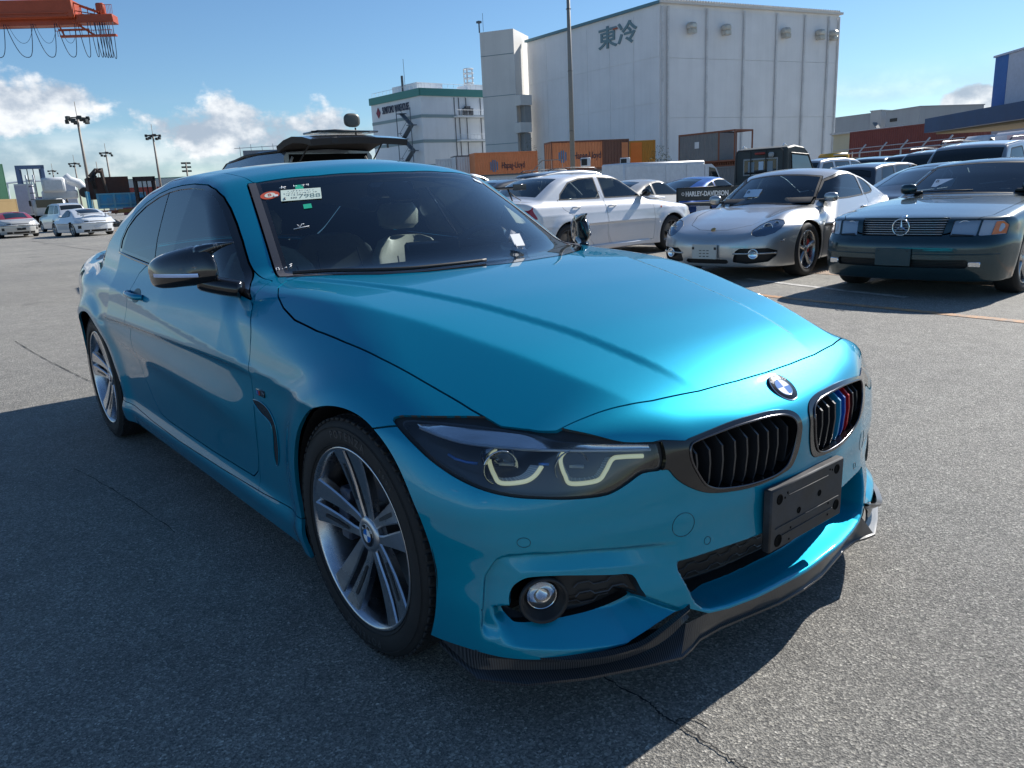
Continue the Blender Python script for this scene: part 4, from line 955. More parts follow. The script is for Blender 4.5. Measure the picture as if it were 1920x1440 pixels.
def stickers(T,H,sz):
    """inspection sticker, temporary plate card, tape and paint-marker writing on the windscreen"""
    def M(x,y,rz=0):
        e=.01; z=sz(x,y); zx=(sz(x+e,y)-sz(x-e,y))/(2*e); zy=(sz(x,y+e)-sz(x,y-e))/(2*e)
        X=Vector((0,1,zy)).normalized(); Yv=Vector((-1,0,-zx)).normalized(); n=X.cross(Yv).normalized(); Yv=n.cross(X)
        m=Matrix(((X.x,Yv.x,n.x,x),(X.y,Yv.y,n.y,y),(X.z,Yv.z,n.z,z),(0,0,0,1)))
        return m@Matrix.Translation((0,0,.0022))@Matrix.Rotation(rz,4,'Z')
    red=nmat('sticker_red',(.62,.10,.05),.5); cream=nmat('sticker_cream',(.75,.72,.60),.6); white=nmat('marker_white',(.85,.85,.85),.6); green=nmat('tape_green',(.02,.42,.25),.5); card=nmat('card_pale_green',(.62,.72,.62),.55); ink=nmat('ink_dark',(.05,.06,.07),.6)
    m=M(-1.186,-.515,R(-25)); k=MB().lathe([(0,.0),(.036,.0),(.036,-.001)],30,'Z',m@Matrix.Scale(.72,4,(0,1,0))).obj('round_sticker',red,T,'auto')
    MB().lathe([(0,.0006),(.020,.0006),(.0205,.0)],24,'Z',m@Matrix.Scale(.8,4,(0,1,0))).obj('sticker_centre',cream,k,'auto'); text('sticker_letter','B',.026,m@Mx((0,0,.001)),red,k,align='CENTER',ext=.0002)
    MB().box((.022,-.012,.0012),(.014,.012,.0006),m).obj('sticker_tab',nmat('white_paper',(.8,.8,.8),.7),k)
    m=M(-1.120,-.418,R(-30)); c=MB().box((0,0,0),(.150,.078,.0012),m).obj('temporary_plate_card',card,T)
    text('plate_digits','7988',.040,m@Mx((.030,-.016,.0008)),nmat('digits_green_grey',(.12,.2,.2),.6),c,align='CENTER',ext=.0002,width=.082)
    text('plate_small_digits','530',.016,m@Mx((-.028,-.022,.0008)),ink,c,align='CENTER',ext=.0002)
    r2=random.Random(4)
    wr=MB()
    for row,(yy,x0,x1) in enumerate(((.028,-.045,.05),(.012,-.062,.062),(-.001,-.055,.05))):
        x=x0
        while x<x1:
            h=.007; p=[(x+r2.uniform(-.003,.003),yy+r2.uniform(-h,h)*.6,.0012) for _ in range(3)]; wr.tube(p,.0007,4,M=m); x+=.010
    wr.tube([(-.06,-.016,.0012),(-.06,-.03,.0012)],.003,4,M=m); wr.obj('handwriting',ink,c)
    for (a,b,h) in ((-1.165,-.402,.030),(-1.045,-.432,.030)):
        MB().box((0,0,0),(.030,h,.0012),M(a,b,R(-25))).obj('green_tape',green,T)
    w=MB()
    for cx,cy,lines in ((-1.178,-.418,[[(-.055,.0),(-.030,.004)],[(-.045,.010),(-.048,-.008)],[(-.042,.0),(-.034,-.008)],[(.0,-.004),(.0,.008)],[(0,.0),(.012,.0)],[(.028,.005),(.040,.005),(.036,-.003),(.030,-.004)],[(.048,.006),(.047,.0),(.055,.001)],[(.055,.008),(.055,-.006)]]),(-.962,-.504,[[(-.012,.012),(-.004,-.006),(.004,.012),(.012,.010)],[(-.028,-.010),(.028,-.008)]]),(-.835,-.642,[[(-.026,.010),(-.026,-.006),(-.016,-.004),(-.018,.008),(-.026,.010)],[(-.008,-.006),(-.004,-.006)],[(.002,-.004),(.010,-.002)],[(.030,.010),(.020,.008),(.026,.0),(.018,-.008)]])):
        mm=M(cx,cy,R(-26))
        for L_ in lines: w.tube([(x,y,.001) for x,y in L_],.0014,5,M=mm)
    w.obj('marker_writing',white,T,True)
    MB().box((0,0,0),(.045,.03,.0012),M(-1.224,.508,0)).obj('corner_label',nmat('label_blue_white',(.55,.65,.8),.5),T)
def interior(T):
    leather=dirty('pale_leather',(.42,.44,.38),.5,amt=.1,scale=7); dk=dirty('dark_cabin_plastic',(.02,.02,.022),.6,amt=.1,scale=7); 
    d=MB(); G=[]
    for x,z in ((-.60,.90),(-.66,.955),(-.74,.965),(-.90,.955),(-.98,.93),(-1.0,.86),(-.98,.60)):
        G.append([(x-.10*(y/.7)**2,y,z+(.03 if abs(y-.37)<.2 and -.95<x<-.7 else 0)) for y in np.linspace(-.70,.70,25)])
    d.grid(G).obj('dashboard',dk,T,True)
    MB().box((-.90,0.02,.985),(.03,.26,.085),bev=.01).obj('dashboard_screen',GLOSSBLK,T)
    MB().tube([(-1.05+.05*math.sin(a),.37+.185*math.cos(a),.885+.175*math.sin(a)) for a in np.linspace(0,2*math.pi,40,endpoint=False)],.015,10,True).obj('steering_wheel',dk,T,True)
    MB().box((-1.05,.37,.885),(.05,.34,.05),bev=.015).box((-1.05,.37,.82),(.05,.05,.13),bev=.015).obj('steering_spokes',dk,T)
    def seat(x,y,w,rear=False):
        rings=[]
        for z,hw,th,xo in ((.42,w*.9,.06,.0),(.50,w,.07,0),(.65,w*1.02,.075,-.05),(.80,w*.98,.07,-.10),(.92,w*.86,.06,-.15),(.99,w*.62,.05,-.18),(1.01,w*.4,.03,-.19)):
            rings.append([(x+xo+th*math.copysign(abs(math.cos(a))**.6,math.cos(a))-.03*math.cos(2*a),y+hw*math.copysign(abs(math.sin(a))**.6,math.sin(a)),z) for a in np.linspace(0,2*math.pi,28,endpoint=False)])
        s_=loft(rings).obj('seat_back',leather,T,True)
        if not rear:
            hr=[[(x-.205+.045*math.cos(a),y+wd*math.sin(a),z) for a in np.linspace(0,2*math.pi,16,endpoint=False)] for z,wd in ((1.045,.08),(1.07,.115),(1.13,.12),(1.17,.09))]
            loft(hr).obj('headrest',leather,T,True)
            MB().box((x+.22,y,.44),(.5,w*1.9,.14),bev=.05).obj('seat_cushion',leather,T)
        sm=MB(); 
        for yy in (-.5,.5): sm.tube([(x+.068-.03,y+yy*w,.52),(x+.068-.085,y+yy*w,.78),(x+.068-.13,y+yy*w*.9,.92)],.004,5)
        sm.obj('seat_seam',dk,s_,True)
    seat(-1.52,-.37,.235); seat(-1.52,.37,.235); seat(-2.35,-.36,.28,True); seat(-2.35,.36,.28,True)
    MB().box((-1.9,0,.5),(2.2,1.45,.05)).obj('cabin_floor',dk,T)
    MB().box((-1.155,0,1.235),(.04,.22,.065),bev=.015,R3=Matrix.Rotation(.3,4,'Y')).obj('rear_view_mirror',GLOSSBLK,T)
    MB().box((-1.085,0,1.225),(.12,.13,.035),bev=.012,R3=Matrix.Rotation(.5,4,'Y')).obj('sensor_pod',dk,T)
    MB().box((-1.02,-.19,1.18),(.05,.07,.05),bev=.01,R3=Matrix.Rotation(.5,4,'Y')).obj('dashcam',dk,T)
    V=[];nx=14
    hl=MB(); G=[[(x,y,1.330-.10*(y/.62)**2-(.10*((x+1.75)/.7)**2 if True else 0)) for y in np.linspace(-.58,.58,9)] for x in np.linspace(-1.25,-2.5,nx)]
    hl.grid(G).obj('headlining',nmat('headliner',(.22,.22,.21),.9),T,True)
    for s in (-1,1): MB().box((-1.35,s*.78,.62),(1.1,.04,.5),bev=.02).obj('door_card',dk,T)
HRES=.0105; FRES=.005
hero=build_hero()
# ------------------------------------------------------------------ placing by bearing and distance from the viewpoint
def at(px,py,d,z=None):
    """world point seen at (px,py) of the photograph at horizontal distance d (or where it meets height z)"""
    r,u,f=cam_axes(); v=f+r*((px-960)/1448.55)+u*((720-py)/1448.55)
    o=Vector(CAMP)
    if z is not None: return o+v*((z-o.z)/v.z)
    return o+v*(d/math.hypot(v.x,v.y))
def gat(px,d,py=350):
    p=at(px,py,d); return Vector((p.x,p.y,0))
# ------------------------------------------------------------------ ground
def asphalt():
    m=nmat('asphalt',(.2,.2,.2),.85,spec=.35); nt,N,L,B=NT(m)
    v1=tex(nt,'Voronoi',190); v2=tex(nt,'Voronoi',420); v3=tex(nt,'Voronoi',62); wn=tex(nt,'Noise',90,det=6,rough=.8); n=tex(nt,'Noise',.35,det=8,rough=.7); n2=tex(nt,'Noise',6,det=8,rough=.7); n3=tex(nt,'Noise',500,det=3,rough=.8)
    sp=cramp(nt,v1.outputs['Color'],[(.0,(.020,.020,.021)),(.30,(.075,.074,.072)),(.60,(.165,.160,.150)),(.80,(.28,.27,.25)),(.93,(.46,.44,.41)),(1,(.72,.70,.65))])
    sp2=cramp(nt,v2.outputs['Color'],[(0,(.07,.07,.072)),(.6,(.155,.150,.145)),(1,(.33,.32,.30))])
    c=mixrgb(nt,.42,sp,sp2)
    # scattered larger pale stones and dark pits, sparse
    big=N.new('ShaderNodeSeparateColor'); L.new(v3.outputs['Color'],big.inputs[0])
    sel=mrange(nt,big.outputs[0],.955,.965,0,1); rad=mrange(nt,v3.outputs['Distance'],.22,.40,1,0); mm=N.new('ShaderNodeMath'); mm.operation='MULTIPLY'; L.new(sel,mm.inputs[0]); L.new(rad,mm.inputs[1])
    c=mixrgb(nt,mm.outputs[0],c,mixrgb(nt,big.outputs[1],(.16,.15,.135),(.34,.325,.295)))
    pit=mrange(nt,wn.outputs[0],.30,.38,.75,0); c=mixrgb(nt,pit,c,(.02,.02,.021)); c=mixrgb(nt,1,c,cramp(nt,n.outputs[0],[(.3,(.84,.84,.85)),(.7,(1.14,1.13,1.10))]),'MULTIPLY')
    c=mixrgb(nt,1,c,cramp(nt,n2.outputs[0],[(.25,(.80,.80,.80)),(.75,(1.2,1.2,1.19))]),'MULTIPLY')
    # oil and tyre stains
    st=tex(nt,'Noise',.9,det=3,rough=.5); f=cramp(nt,st.outputs[0],[(.60,(0,)*3),(.74,(.5,)*3)])
    c=mixrgb(nt,f,c,(.06,.06,.06))
    pt=tex(nt,'Voronoi',.11); c=mixrgb(nt,1,c,cramp(nt,pt.outputs['Color'],[(0,(.93,)*3),(1,(1.07,)*3)]),'MULTIPLY')
    c=mixrgb(nt,1,c,(1.66,1.645,1.58),'MULTIPLY')
    L.new(c,B.inputs['Base Color'])
    h=N.new('ShaderNodeMath'); h.operation='ADD'; L.new(v1.outputs['Distance'],h.inputs[0]); L.new(n3.outputs[0],h.inputs[1])
    L.new(bump(nt,h.outputs[0],.85,.004),B.inputs['Normal'])
    L.new(mrange(nt,v2.outputs['Distance'],0,1,.55,.95),B.inputs['Roughness']); return m
ASPH=asphalt()
MB().quad((-900,-900,0),(900,-900,0),(900,900,0),(-900,900,0)).obj('ground',ASPH,None,False,kind='structure')
def strip(name,pts,w,mat,z=.004,**kw):
    G=[];P=[Vector((p[0],p[1],0)) for p in pts]
    for i,p in enumerate(P):
        t=(P[min(i+1,len(P)-1)]-P[max(i-1,0)]).normalized(); n=Vector((-t.y,t.x,0)); ww=w[i] if isinstance(w,(list,tuple)) else w
        G.append([(p.x-n.x*ww/2,p.y-n.y*ww/2,z),(p.x+n.x*ww/2,p.y+n.y*ww/2,z)])
    return MB().grid(G).obj(name,mat,None,False,kind='structure',**kw)
def wornline(name,col,thr):
    m=nmat(name,col,.7); nt,N,L,B=NT(m); n=tex(nt,'Noise',9,det=10,rough=.75); n2=tex(nt,'Noise',60,det=6,rough=.8)
    a=N.new('ShaderNodeMath'); a.operation='ADD'; L.new(n.outputs[0],a.inputs[0]); L.new(n2.outputs[0],a.inputs[1])
    L.new(mixrgb(nt,cramp(nt,a.outputs[0],[(thr/2-.04,(0,)*3),(thr/2+.06,(1,)*3)]) if False else mrange(nt,a.outputs[0],thr-.12,thr+.12,0,1),col,(.15,.145,.14)),B.inputs['Base Color']); return m
g=lambda px,py:tuple(at(px,py,0,0))[:2]
strip('painted_line',[g(1380,548),g(1480,560),g(1700,582),g(1960,608)],.11,wornline('worn_orange_line',(.52,.26,.10),1.02))
strip('painted_line',[g(1400,523),g(1480,533),g(1580,545),g(1700,558)],.09,wornline('worn_white_line',(.62,.60,.56),1.05))
strip('painted_line',[g(90,411),g(150,421),g(240,437),g(330,455)],.12,wornline('worn_orange_line',(.52,.26,.10),1.02))
strip('painted_line',[g(150,419),g(60,412),g(-60,404)],.35,wornline('worn_pale_orange_line',(.55,.36,.22),1.0))
crk=nmat('crack_dark',(.022,.022,.023),.95)
def crack(pts,w,seed,**kw):
    r=random.Random(seed); P=cat_curve([g(*p) for p in pts],10); Q=[(x+r.gauss(0,.0022),y+r.gauss(0,.0022)) for x,y in P]
    strip('asphalt_crack',Q,[w*r.uniform(.35,1.1) for _ in Q],crk,.0042)
crack([(1120,1262),(1160,1290),(1215,1318),(1240,1342),(1290,1372),(1330,1398),(1375,1428),(1420,1460)],.006,1)
crack([(1265,1352),(1300,1350),(1330,1362)],.004,2)
crack([(28,640),(75,668),(125,694),(172,716)],.008,3)
crack([(60,452),(150,466),(215,472)],.03,4); crack([(0,480),(60,478),(130,478)],.035,5)
crack([(140,880),(230,930),(330,1000)],.004,6)
# ------------------------------------------------------------------ other cars
class GCar:
    def __init__(s,**k):
        s.k=k; s.W=k['W']; sm=k.get('sm',.05)
        s.ztc=C1(k['zt'],k.get('zts',.05)); s.xp=C1(k['xf'],.025); s.xr=C1(k['xr'],.03); s.zr=C1(k['zr'],k.get('zrs',.045))
        s.ysh=C1(k.get('side',[(.0,.93),(.2,.965),(.35,.985),(.55,1.0),(.7,.995),(.8,.975),(.92,.93),(1.1,.84),(1.3,.72)]),.03)
        g=k['gp']; s.gp=C1([(-a,b) for a,b in g]+[(0,0)]+g,.03); g=k['gr']; s.gr=C1([(-a,b) for a,b in g]+[(0,0)]+g,.03)
    def F(s,X,Y,Z):
        k=s.k; X=np.asarray(X,float);Y=np.asarray(Y,float);Z=np.asarray(Z,float); ay=np.abs(Y)
        zt=s.ztc(X+0*ay)-k.get('drop',.08)*(ay/s.W)**2.4
        for (bx,by,sx_,sy_,am) in k.get('bumps',[]): zt=zt+am*np.exp(-((X-bx)/sx_)**2-((ay-by)/sy_)**2)
        y1=s.W*s.ysh(Z)-k.get('waist',0)*np.exp(-((X-s.k['wb']/2)/.6)**2)
        for cz,am,w in k.get('creases',[]): y1=y1+am*np.exp(-np.abs(Z-cz)/w)
        for cx in (0,k['wb']):
            r=np.hypot(X-cx,Z-k['r']); y1=y1+k.get('flare',.015)*np.exp(-(np.maximum(r-.37,0)/.07)**2)
        a=smax(Z-zt,ay-y1,k.get('sh',.09)); a=smax(a,X-(s.xp(Z)-s.gp(Y)),.05); a=smax(a,(s.xr(Z)+s.gr(Y))-X,.06); a=smax(a,.17-Z,.03)
        q=sstep(k['xm']-.3,k['xm']+.3,X); sh=(q*k.get('kf',.3)-(1-q)*k.get('kr',.2))*ay**2
        zr=s.zr(X+sh)-k.get('crown',.11)*ay**2
        c=smax(Z-zr,ay-(k['yb']-k.get('tumble',.42)*(Z-.95)-.12*np.maximum(Z-.95,0)**2-k.get('cabtaper',.03)*((X-k['xm'])/1.2)**2),.06); c=smax(c,.6-Z,.02)
        return smin(a,c,.03)
    def sx(s,y,z,front=True):
        a,b=(k:=s.k)['wb']/2,1.6
        if not front: b=k['wb']-1.6
        for _ in range(24):
            m=(a+b)/2
            if s.F(m,y,z)<0: a=m
            else: b=m
        return a
    def sy(s,x,z):
        a,b=.2,1.1
        for _ in range(24):
            m=(a+b)/2
            if s.F(x,m,z)<0: a=m
            else: b=m
        return a
def poly_edge(s,poly,axes,sgn,lift=.003):
    out=[]
    for a,b in poly:
        if axes==(1,2): out.append((float(s.sx(a,b))+lift,sgn*a,b))
        else: out.append((a,sgn*(float(s.sy(a,b))+lift),b))
    return out
def simple_wheel(e,r,w,style,rimmat,rr=None,res=40,spokes=5):
    rr=rr or r*.72
    MB().lathe([(rr,-w*.42),(rr+.012,-w*.48),(r*.9,-w*.5),(r-.012,-w*.44),(r,-w*.3),(r,w*.3),(r-.01,w*.45),(rr,w*.48)],res,'Y').obj('tyre',RUBBER,e,True)
    ro=MB().lathe([(rr-.006,-w*.36),(rr+.002,-w*.43),(rr-.010,-w*.45),(rr-.016,-w*.40),(rr-.024,-w*.1),(rr-.02,w*.4)],res,'Y').lathe([(rr-.02,.02),(0,.02)],res,'Y').obj('rim',rimmat if style!='steel' else STEEL,e,True)
    MB().lathe([(rr*.72,-.012),(rr*.72,.0),(.05,.0)],res,'Y').obj('brake_disc',STEEL,e,'auto')
    for k in range(spokes):
        a=2*math.pi*k/spokes+.3; 
        if style=='cayman': path=[(.03,.020,-w*.34),(.10,.024,-w*.33),(.17,.030,-w*.35),(rr-.012,.036,-w*.42)]
        elif style=='multi': path=[(.03,.010,-w*.35),(.12,.011,-w*.34),(rr-.012,.014,-w*.42)]
        else: path=[(.03,.028,-w*.33),(.12,.030,-w*.33),(rr-.012,.045,-w*.42)]
        V=[]
        for (q,hw,y) in path:
            for du,dy in ((-hw,.02),(-hw*.7,0),(hw*.7,0),(hw,.02)): V.append((q*math.cos(a)-du*math.sin(a),y+dy,q*math.sin(a)+du*math.cos(a)))
        F=[(i*4+j+1,i*4+j,(i+1)*4+j,(i+1)*4+j+1) for i in range(len(path)-1) for j in range(3)]
        MB().add(V,F).obj('spoke',rimmat,ro,True)
    MB().lathe([(.0,-w*.36),(.03,-w*.36),(.045,-w*.33),(.05,-.0)],16,'Y').obj('hub_cap',rimmat,e,'auto')
def build_gcar(name,label,mat,spec,loc,rotz,h=.02,group=None,clear=False,wheels='five',rimmat=None,extra=None,coarse=False,cat='car'):
    c=GCar(**spec); k=spec; S=skin(c,(min(p[1] for p in k['xr'])-.05,-1.02,.15),(max(p[1] for p in k['xf'])+.05,0,k['top']+.05),h)
    T=empty(name,label,cat,loc,rotz,group); glm=GL_CAR if clear else nmat('dark_car_glass',(.012,.016,.018),.04,0,.4)
    for cx in (0,k['wb']): S=S.clip(lambda V:-np.maximum(np.hypot(V[:,0]-cx,V[:,2]-k['r'])-k.get('ar',.355),.55-np.abs(V[:,1])))
    zc=lambda V:k.get('zbelt',.86)-V[:,2]
    (b0,t0,hb,ht,kf)=k['ws']; ys=[0,.25,.5,.75,1]
    WSP=[(b0-kf*(y*hb)**2,y*hb) for y in ys]+[(t0-kf*(y*ht)**2,y*ht) for y in ys[::-1]]; WSP=[(WSP[0][0],-.1)]+WSP+[(WSP[-1][0],-.1)]
    ws,S=S.split(pin(WSP,(0,1),zc),.004)
    if 'rw' in k:
        (b1,t1,hb1,ht1,kr)=k['rw']; P=[(t1+kr*(y*ht1)**2,y*ht1) for y in ys]+[(b1+kr*(y*hb1)**2,y*hb1) for y in ys[::-1]]; P=[(P[0][0],-.1)]+P+[(P[-1][0],-.1)]
        rw,S=S.split(pin(P,(0,1),zc),.004); rw.offset(-.004).both().obj('rear_window',glm,T)
    sides=[]
    for w in k['win']:
        a,S=S.split(pin(w,(0,2),lambda V:.4-np.abs(V[:,1])),.002); sides.append((a,w))
    band=[]
    for a,w in sides:
        f=pin(w,(0,2)); gi=a.clip(lambda V:f(V)+.018); ba=a.clip(lambda V:-.018-f(V))
        for m in (gi,gi.mirrored()): m.offset(-.004).obj('side_window',glm,T)
        for m in (ba,ba.mirrored()): m.obj('window_trim',BLK,T)
    wf=pin(WSP,(0,1)); wsi=ws.clip(lambda V:wf(V)+.03); wsb=ws.clip(lambda V:-.03-wf(V)); wsi.offset(-.002).both().obj('windscreen',glm,T); wsb.both().obj('windscreen_band',BLK,T)
    for nm,poly,m_,dep in k.get('fronts',[]):   # openings or lamps in the front face
        pf=pin(poly,(1,2),lambda V:.1-V[:,0]); a,S=S.split(pf,.001)
        if not len(a.F): continue
        onax=min(p[0] for p in poly)<0
        for m in ([a.both()] if onax else [a,a.mirrored()]):
            if dep>0:
                q=m.rim(dep,vec=(-1,0,0)); w_=SM(q.V,q.N,q.F[len(m.F):]).compact(); w_.obj(nm+'_edge',BLK,T); SM(m.V-np.array([dep,0,0]),m.N,m.F).obj(nm,m_,T)
            else: m.offset(.001).obj(nm,m_,T)
    for nm,poly,sc in k.get('panels',[]):      # cut panels: name, polygon, axes
        pf=pin(poly,sc,(lambda V:.45-np.abs(V[:,1])) if sc==(0,2) else ((lambda V:.55-V[:,2]) if sc==(0,1) else (lambda V:.2-V[:,0])))
        a,S=S.split(pf,.0032 if not coarse else .005)
        if sc==(0,2):
            for m in (a,a.mirrored()): m.rim(.012).obj(nm,mat,T)
        else: a.both().rim(.012).obj(nm,mat,T)
    S.both().rim(.012).obj('body',mat,T)
    MB().box((k['wb']/2,0,.30),(abs(k['wb'])*.62,k['W']*1.7,.22)).box((.35 if not coarse else .3,0,.38),(.7,1.0,.3)).box((k['wb']-.3,0,.38),(.7,1.0,.3)).obj('underbody',DARK,T)
    for nm in ('x',):
        if k['W']: 
            for cx in (0,k['wb']):
                for s in (-1,1):
                    V=[];n=18
                    for r_,y_ in ((k.get('ar',.355)+.005,s*(k['W']-.03)),(k.get('ar',.355)+.01,s*.5),(.04,s*.5)):
                        for q in range(n+1): a=R(-25)+R(230)*q/n; V.append((cx+r_*math.cos(a),y_,k['r']+r_*math.sin(a)))
                    MB().add(V,[(i*(n+1)+q,i*(n+1)+q+1,(i+1)*(n+1)+q+1,(i+1)*(n+1)+q) for i in range(2) for q in range(n)]).obj('wheel_arch_liner',LINER,T)
                    e=bpy.data.objects.new('wheel',None); e.location=(cx,s*(k['W']-.115),k['r']); e.rotation_euler=(0,0,0 if s<0 else math.pi); reg(e,T)
                    simple_wheel(e,k['r'],.22,wheels,rimmat or ALU,res=24 if coarse else 40,spokes=k.get('spokes',5))
    if not clear: MB().box((k['xm'],0,.75),(1.6,1.2,.3)).obj('cabin_filler',DARK,T)
    else:
        dk=dirty('dark_cabin_plastic',(.02,.02,.022),.6,amt=.1,scale=7); b0_=k['ws'][0]
        G=[[(x-.1*(y/.6)**2,y,z) for y in np.linspace(-.62,.62,11)] for x,z in ((b0_-.06,.86),(b0_-.15,.93),(b0_-.35,.92),(b0_-.42,.80),(b0_-.42,.5))]
        MB().grid(G).obj('dashboard',dk,T,True)
        sx_=k.get('lhd',1)
        MB().tube([(b0_-.52+.05*math.sin(a),sx_*.36+.18*math.cos(a),.88+.17*math.sin(a)) for a in np.linspace(0,2*math.pi,26,endpoint=False)],.014,8,True).obj('steering_wheel',dk,T,True)
        for y in (-.36,.36):
            st=MB(); st.box((b0_-1.05,y,.70),(.16,.46,.62),bev=.06,R3=Matrix.Rotation(-.28,4,'Y')).box((b0_-1.17,y,1.05),(.10,.26,.18),bev=.04).obj('seat',nmat('seat_dark',(.035,.034,.033),.6),T)
        MB().box((k['xm'],0,.45),(2.0,1.4,.1)).obj('cabin_floor',dk,T)
    if extra: extra(T,c)
    return T,c
def car_mirror(T,c,x,z,mat,w=.19,hgt=.13,off=.03):
    for s in (-1,1):
        y=float(c.sy(x,z-.03)); rings=[]
        for t,sc in ((0,.45),(.12,.85),(.4,1),(.75,.98),(.95,.75),(1,.3)):
            yy=y+off+t*w; rings.append([(x+.055*sc*math.cos(a)*(1 if math.cos(a)>0 else .5),s*yy,z+.02+hgt/2*sc*math.sin(a)) for a in np.linspace(0,2*math.pi,14,endpoint=False)][::s])
        o=loft(rings).obj('wing_mirror',mat,T,True); MB().box((x-.005,s*(y+off/2+.01),z-.02),(.05,off+.09,.03),bev=.01).obj('mirror_foot',BLK,o)
def door_handle(T,c,x,z,mat):
    for s in (-1,1):
        y=float(c.sy(x,z)); MB().tube([(x+.085,s*(y+.004),z),(x+.06,s*(y+.026),z),(x-.06,s*(y+.026),z),(x-.085,s*(y+.004),z)],.011,8).obj('door_handle',mat,T,True)
def round_lamp(T,c,y,z,r,s,rect=None,outm=None,dep=.05):
    x=c.sx(y,z); d=Vector((1,s*.35,.18)).normalized(); M=Matrix.Translation((x-.03,s*y,z))@d.to_track_quat('Z','Y').to_matrix().to_4x4()
    o=MB().lathe([(0,-.04),(r*.5,-.036),(r*.85,-.015),(r,.006),(r*1.06,.004)],24,'Z',M).obj('lamp_reflector',nmat('reflector',(.75,.77,.8),.12,1),T,True)
    return o
# ---- silver mid-engined coupe
CAY=dict(W=.885,wb=-2.415,r=.325,top=1.31,xm=-1.45,yb=.80,tumble=.50,kf=.36,kr=.25,crown=.15,sh=.12,drop=.10,flare=.022,waist=.02,
  zt=[(.98,.40),(.90,.50),(.75,.60),(.55,.665),(.3,.725),(0,.775),(-.3,.82),(-.6,.86),(-1.5,.87),(-2.4,.90),(-2.9,.90),(-3.2,.84),(-3.45,.66)],
  bumps=[(.15,.66,.55,.16,.085),(-2.45,.74,.5,.16,.06)],
  xf=[(0,.84),(.17,.89),(.3,.92),(.42,.925),(.52,.90),(.6,.86),(.8,.7)],xr=[(0,-3.2),(.3,-3.36),(.5,-3.41),(.7,-3.40),(.9,-3.3)],
  gp=[(.3,.03),(.5,.085),(.65,.17),(.76,.29),(.84,.45),(.9,.7)],gr=[(.4,.06),(.65,.2),(.8,.4),(.9,.7)],
  zr=[(0,.60),(-.15,.72),(-.42,.87),(-.75,1.07),(-1.08,1.235),(-1.2,1.27),(-1.45,1.30),(-1.8,1.285),(-2.2,1.20),(-2.7,1.02),(-3.1,.84),(-3.5,.6)],
  ws=(-.40,-1.06,.66,.52,.36),rw=(-2.75,-1.98,.50,.46,.2),zbelt=.84,
  win=[[(-.66,.885),(-.80,.985),(-1.05,1.13),(-1.3,1.205),(-1.6,1.215),(-1.80,1.185),(-1.78,.905),(-1.2,.885)],[(-1.815,.908),(-1.835,1.178),(-2.02,1.12),(-2.16,1.02),(-2.17,.955),(-2.08,.925)]],
  panels=[('door',[(-.60,.86),(-.62,.50),(-.68,.27),(-1.62,.28),(-1.76,.42),(-1.84,.62),(-1.86,.905),(-1.78,.93),(-1.2,1.0),(-.66,.95)],(0,2)),
          ('bonnet',[(-.40,-.1),(-.42,.30),(-.50,.55),(-.2,.56),(.25,.52),(.55,.42),(.72,.20),(.76,-.1)],(0,1))],
  fronts=[('headlight',[(.52,.555),(.50,.60),(.53,.655),(.60,.70),(.67,.715),(.735,.70),(.775,.66),(.77,.61),(.735,.565),(.66,.535),(.58,.530)],None,.02),
          ('side_intake',[(.34,.235),(.37,.36),(.42,.395),(.70,.395),(.775,.36),(.765,.30),(.70,.235),(.5,.215)],nmat('intake_black',(.012,.012,.013),.5),.05),
          ('centre_intake',[(-.1,.215),(.26,.215),(.29,.235),(.27,.265),(-.1,.27)],nmat('intake_black',(.012,.012,.013),.5),.03)])
GL_LAMP=nmat('lamp_glass_blue_grey',(.20,.26,.34),.05,.3,1)
CAY['fronts'][0]=(*CAY['fronts'][0][:2],nmat('lamp_inner_grey',(.10,.14,.20),.15,.5,.8),.012)
SILVER=paint('silver_paint',(.50,.50,.49),.75,.34,dust=.15)
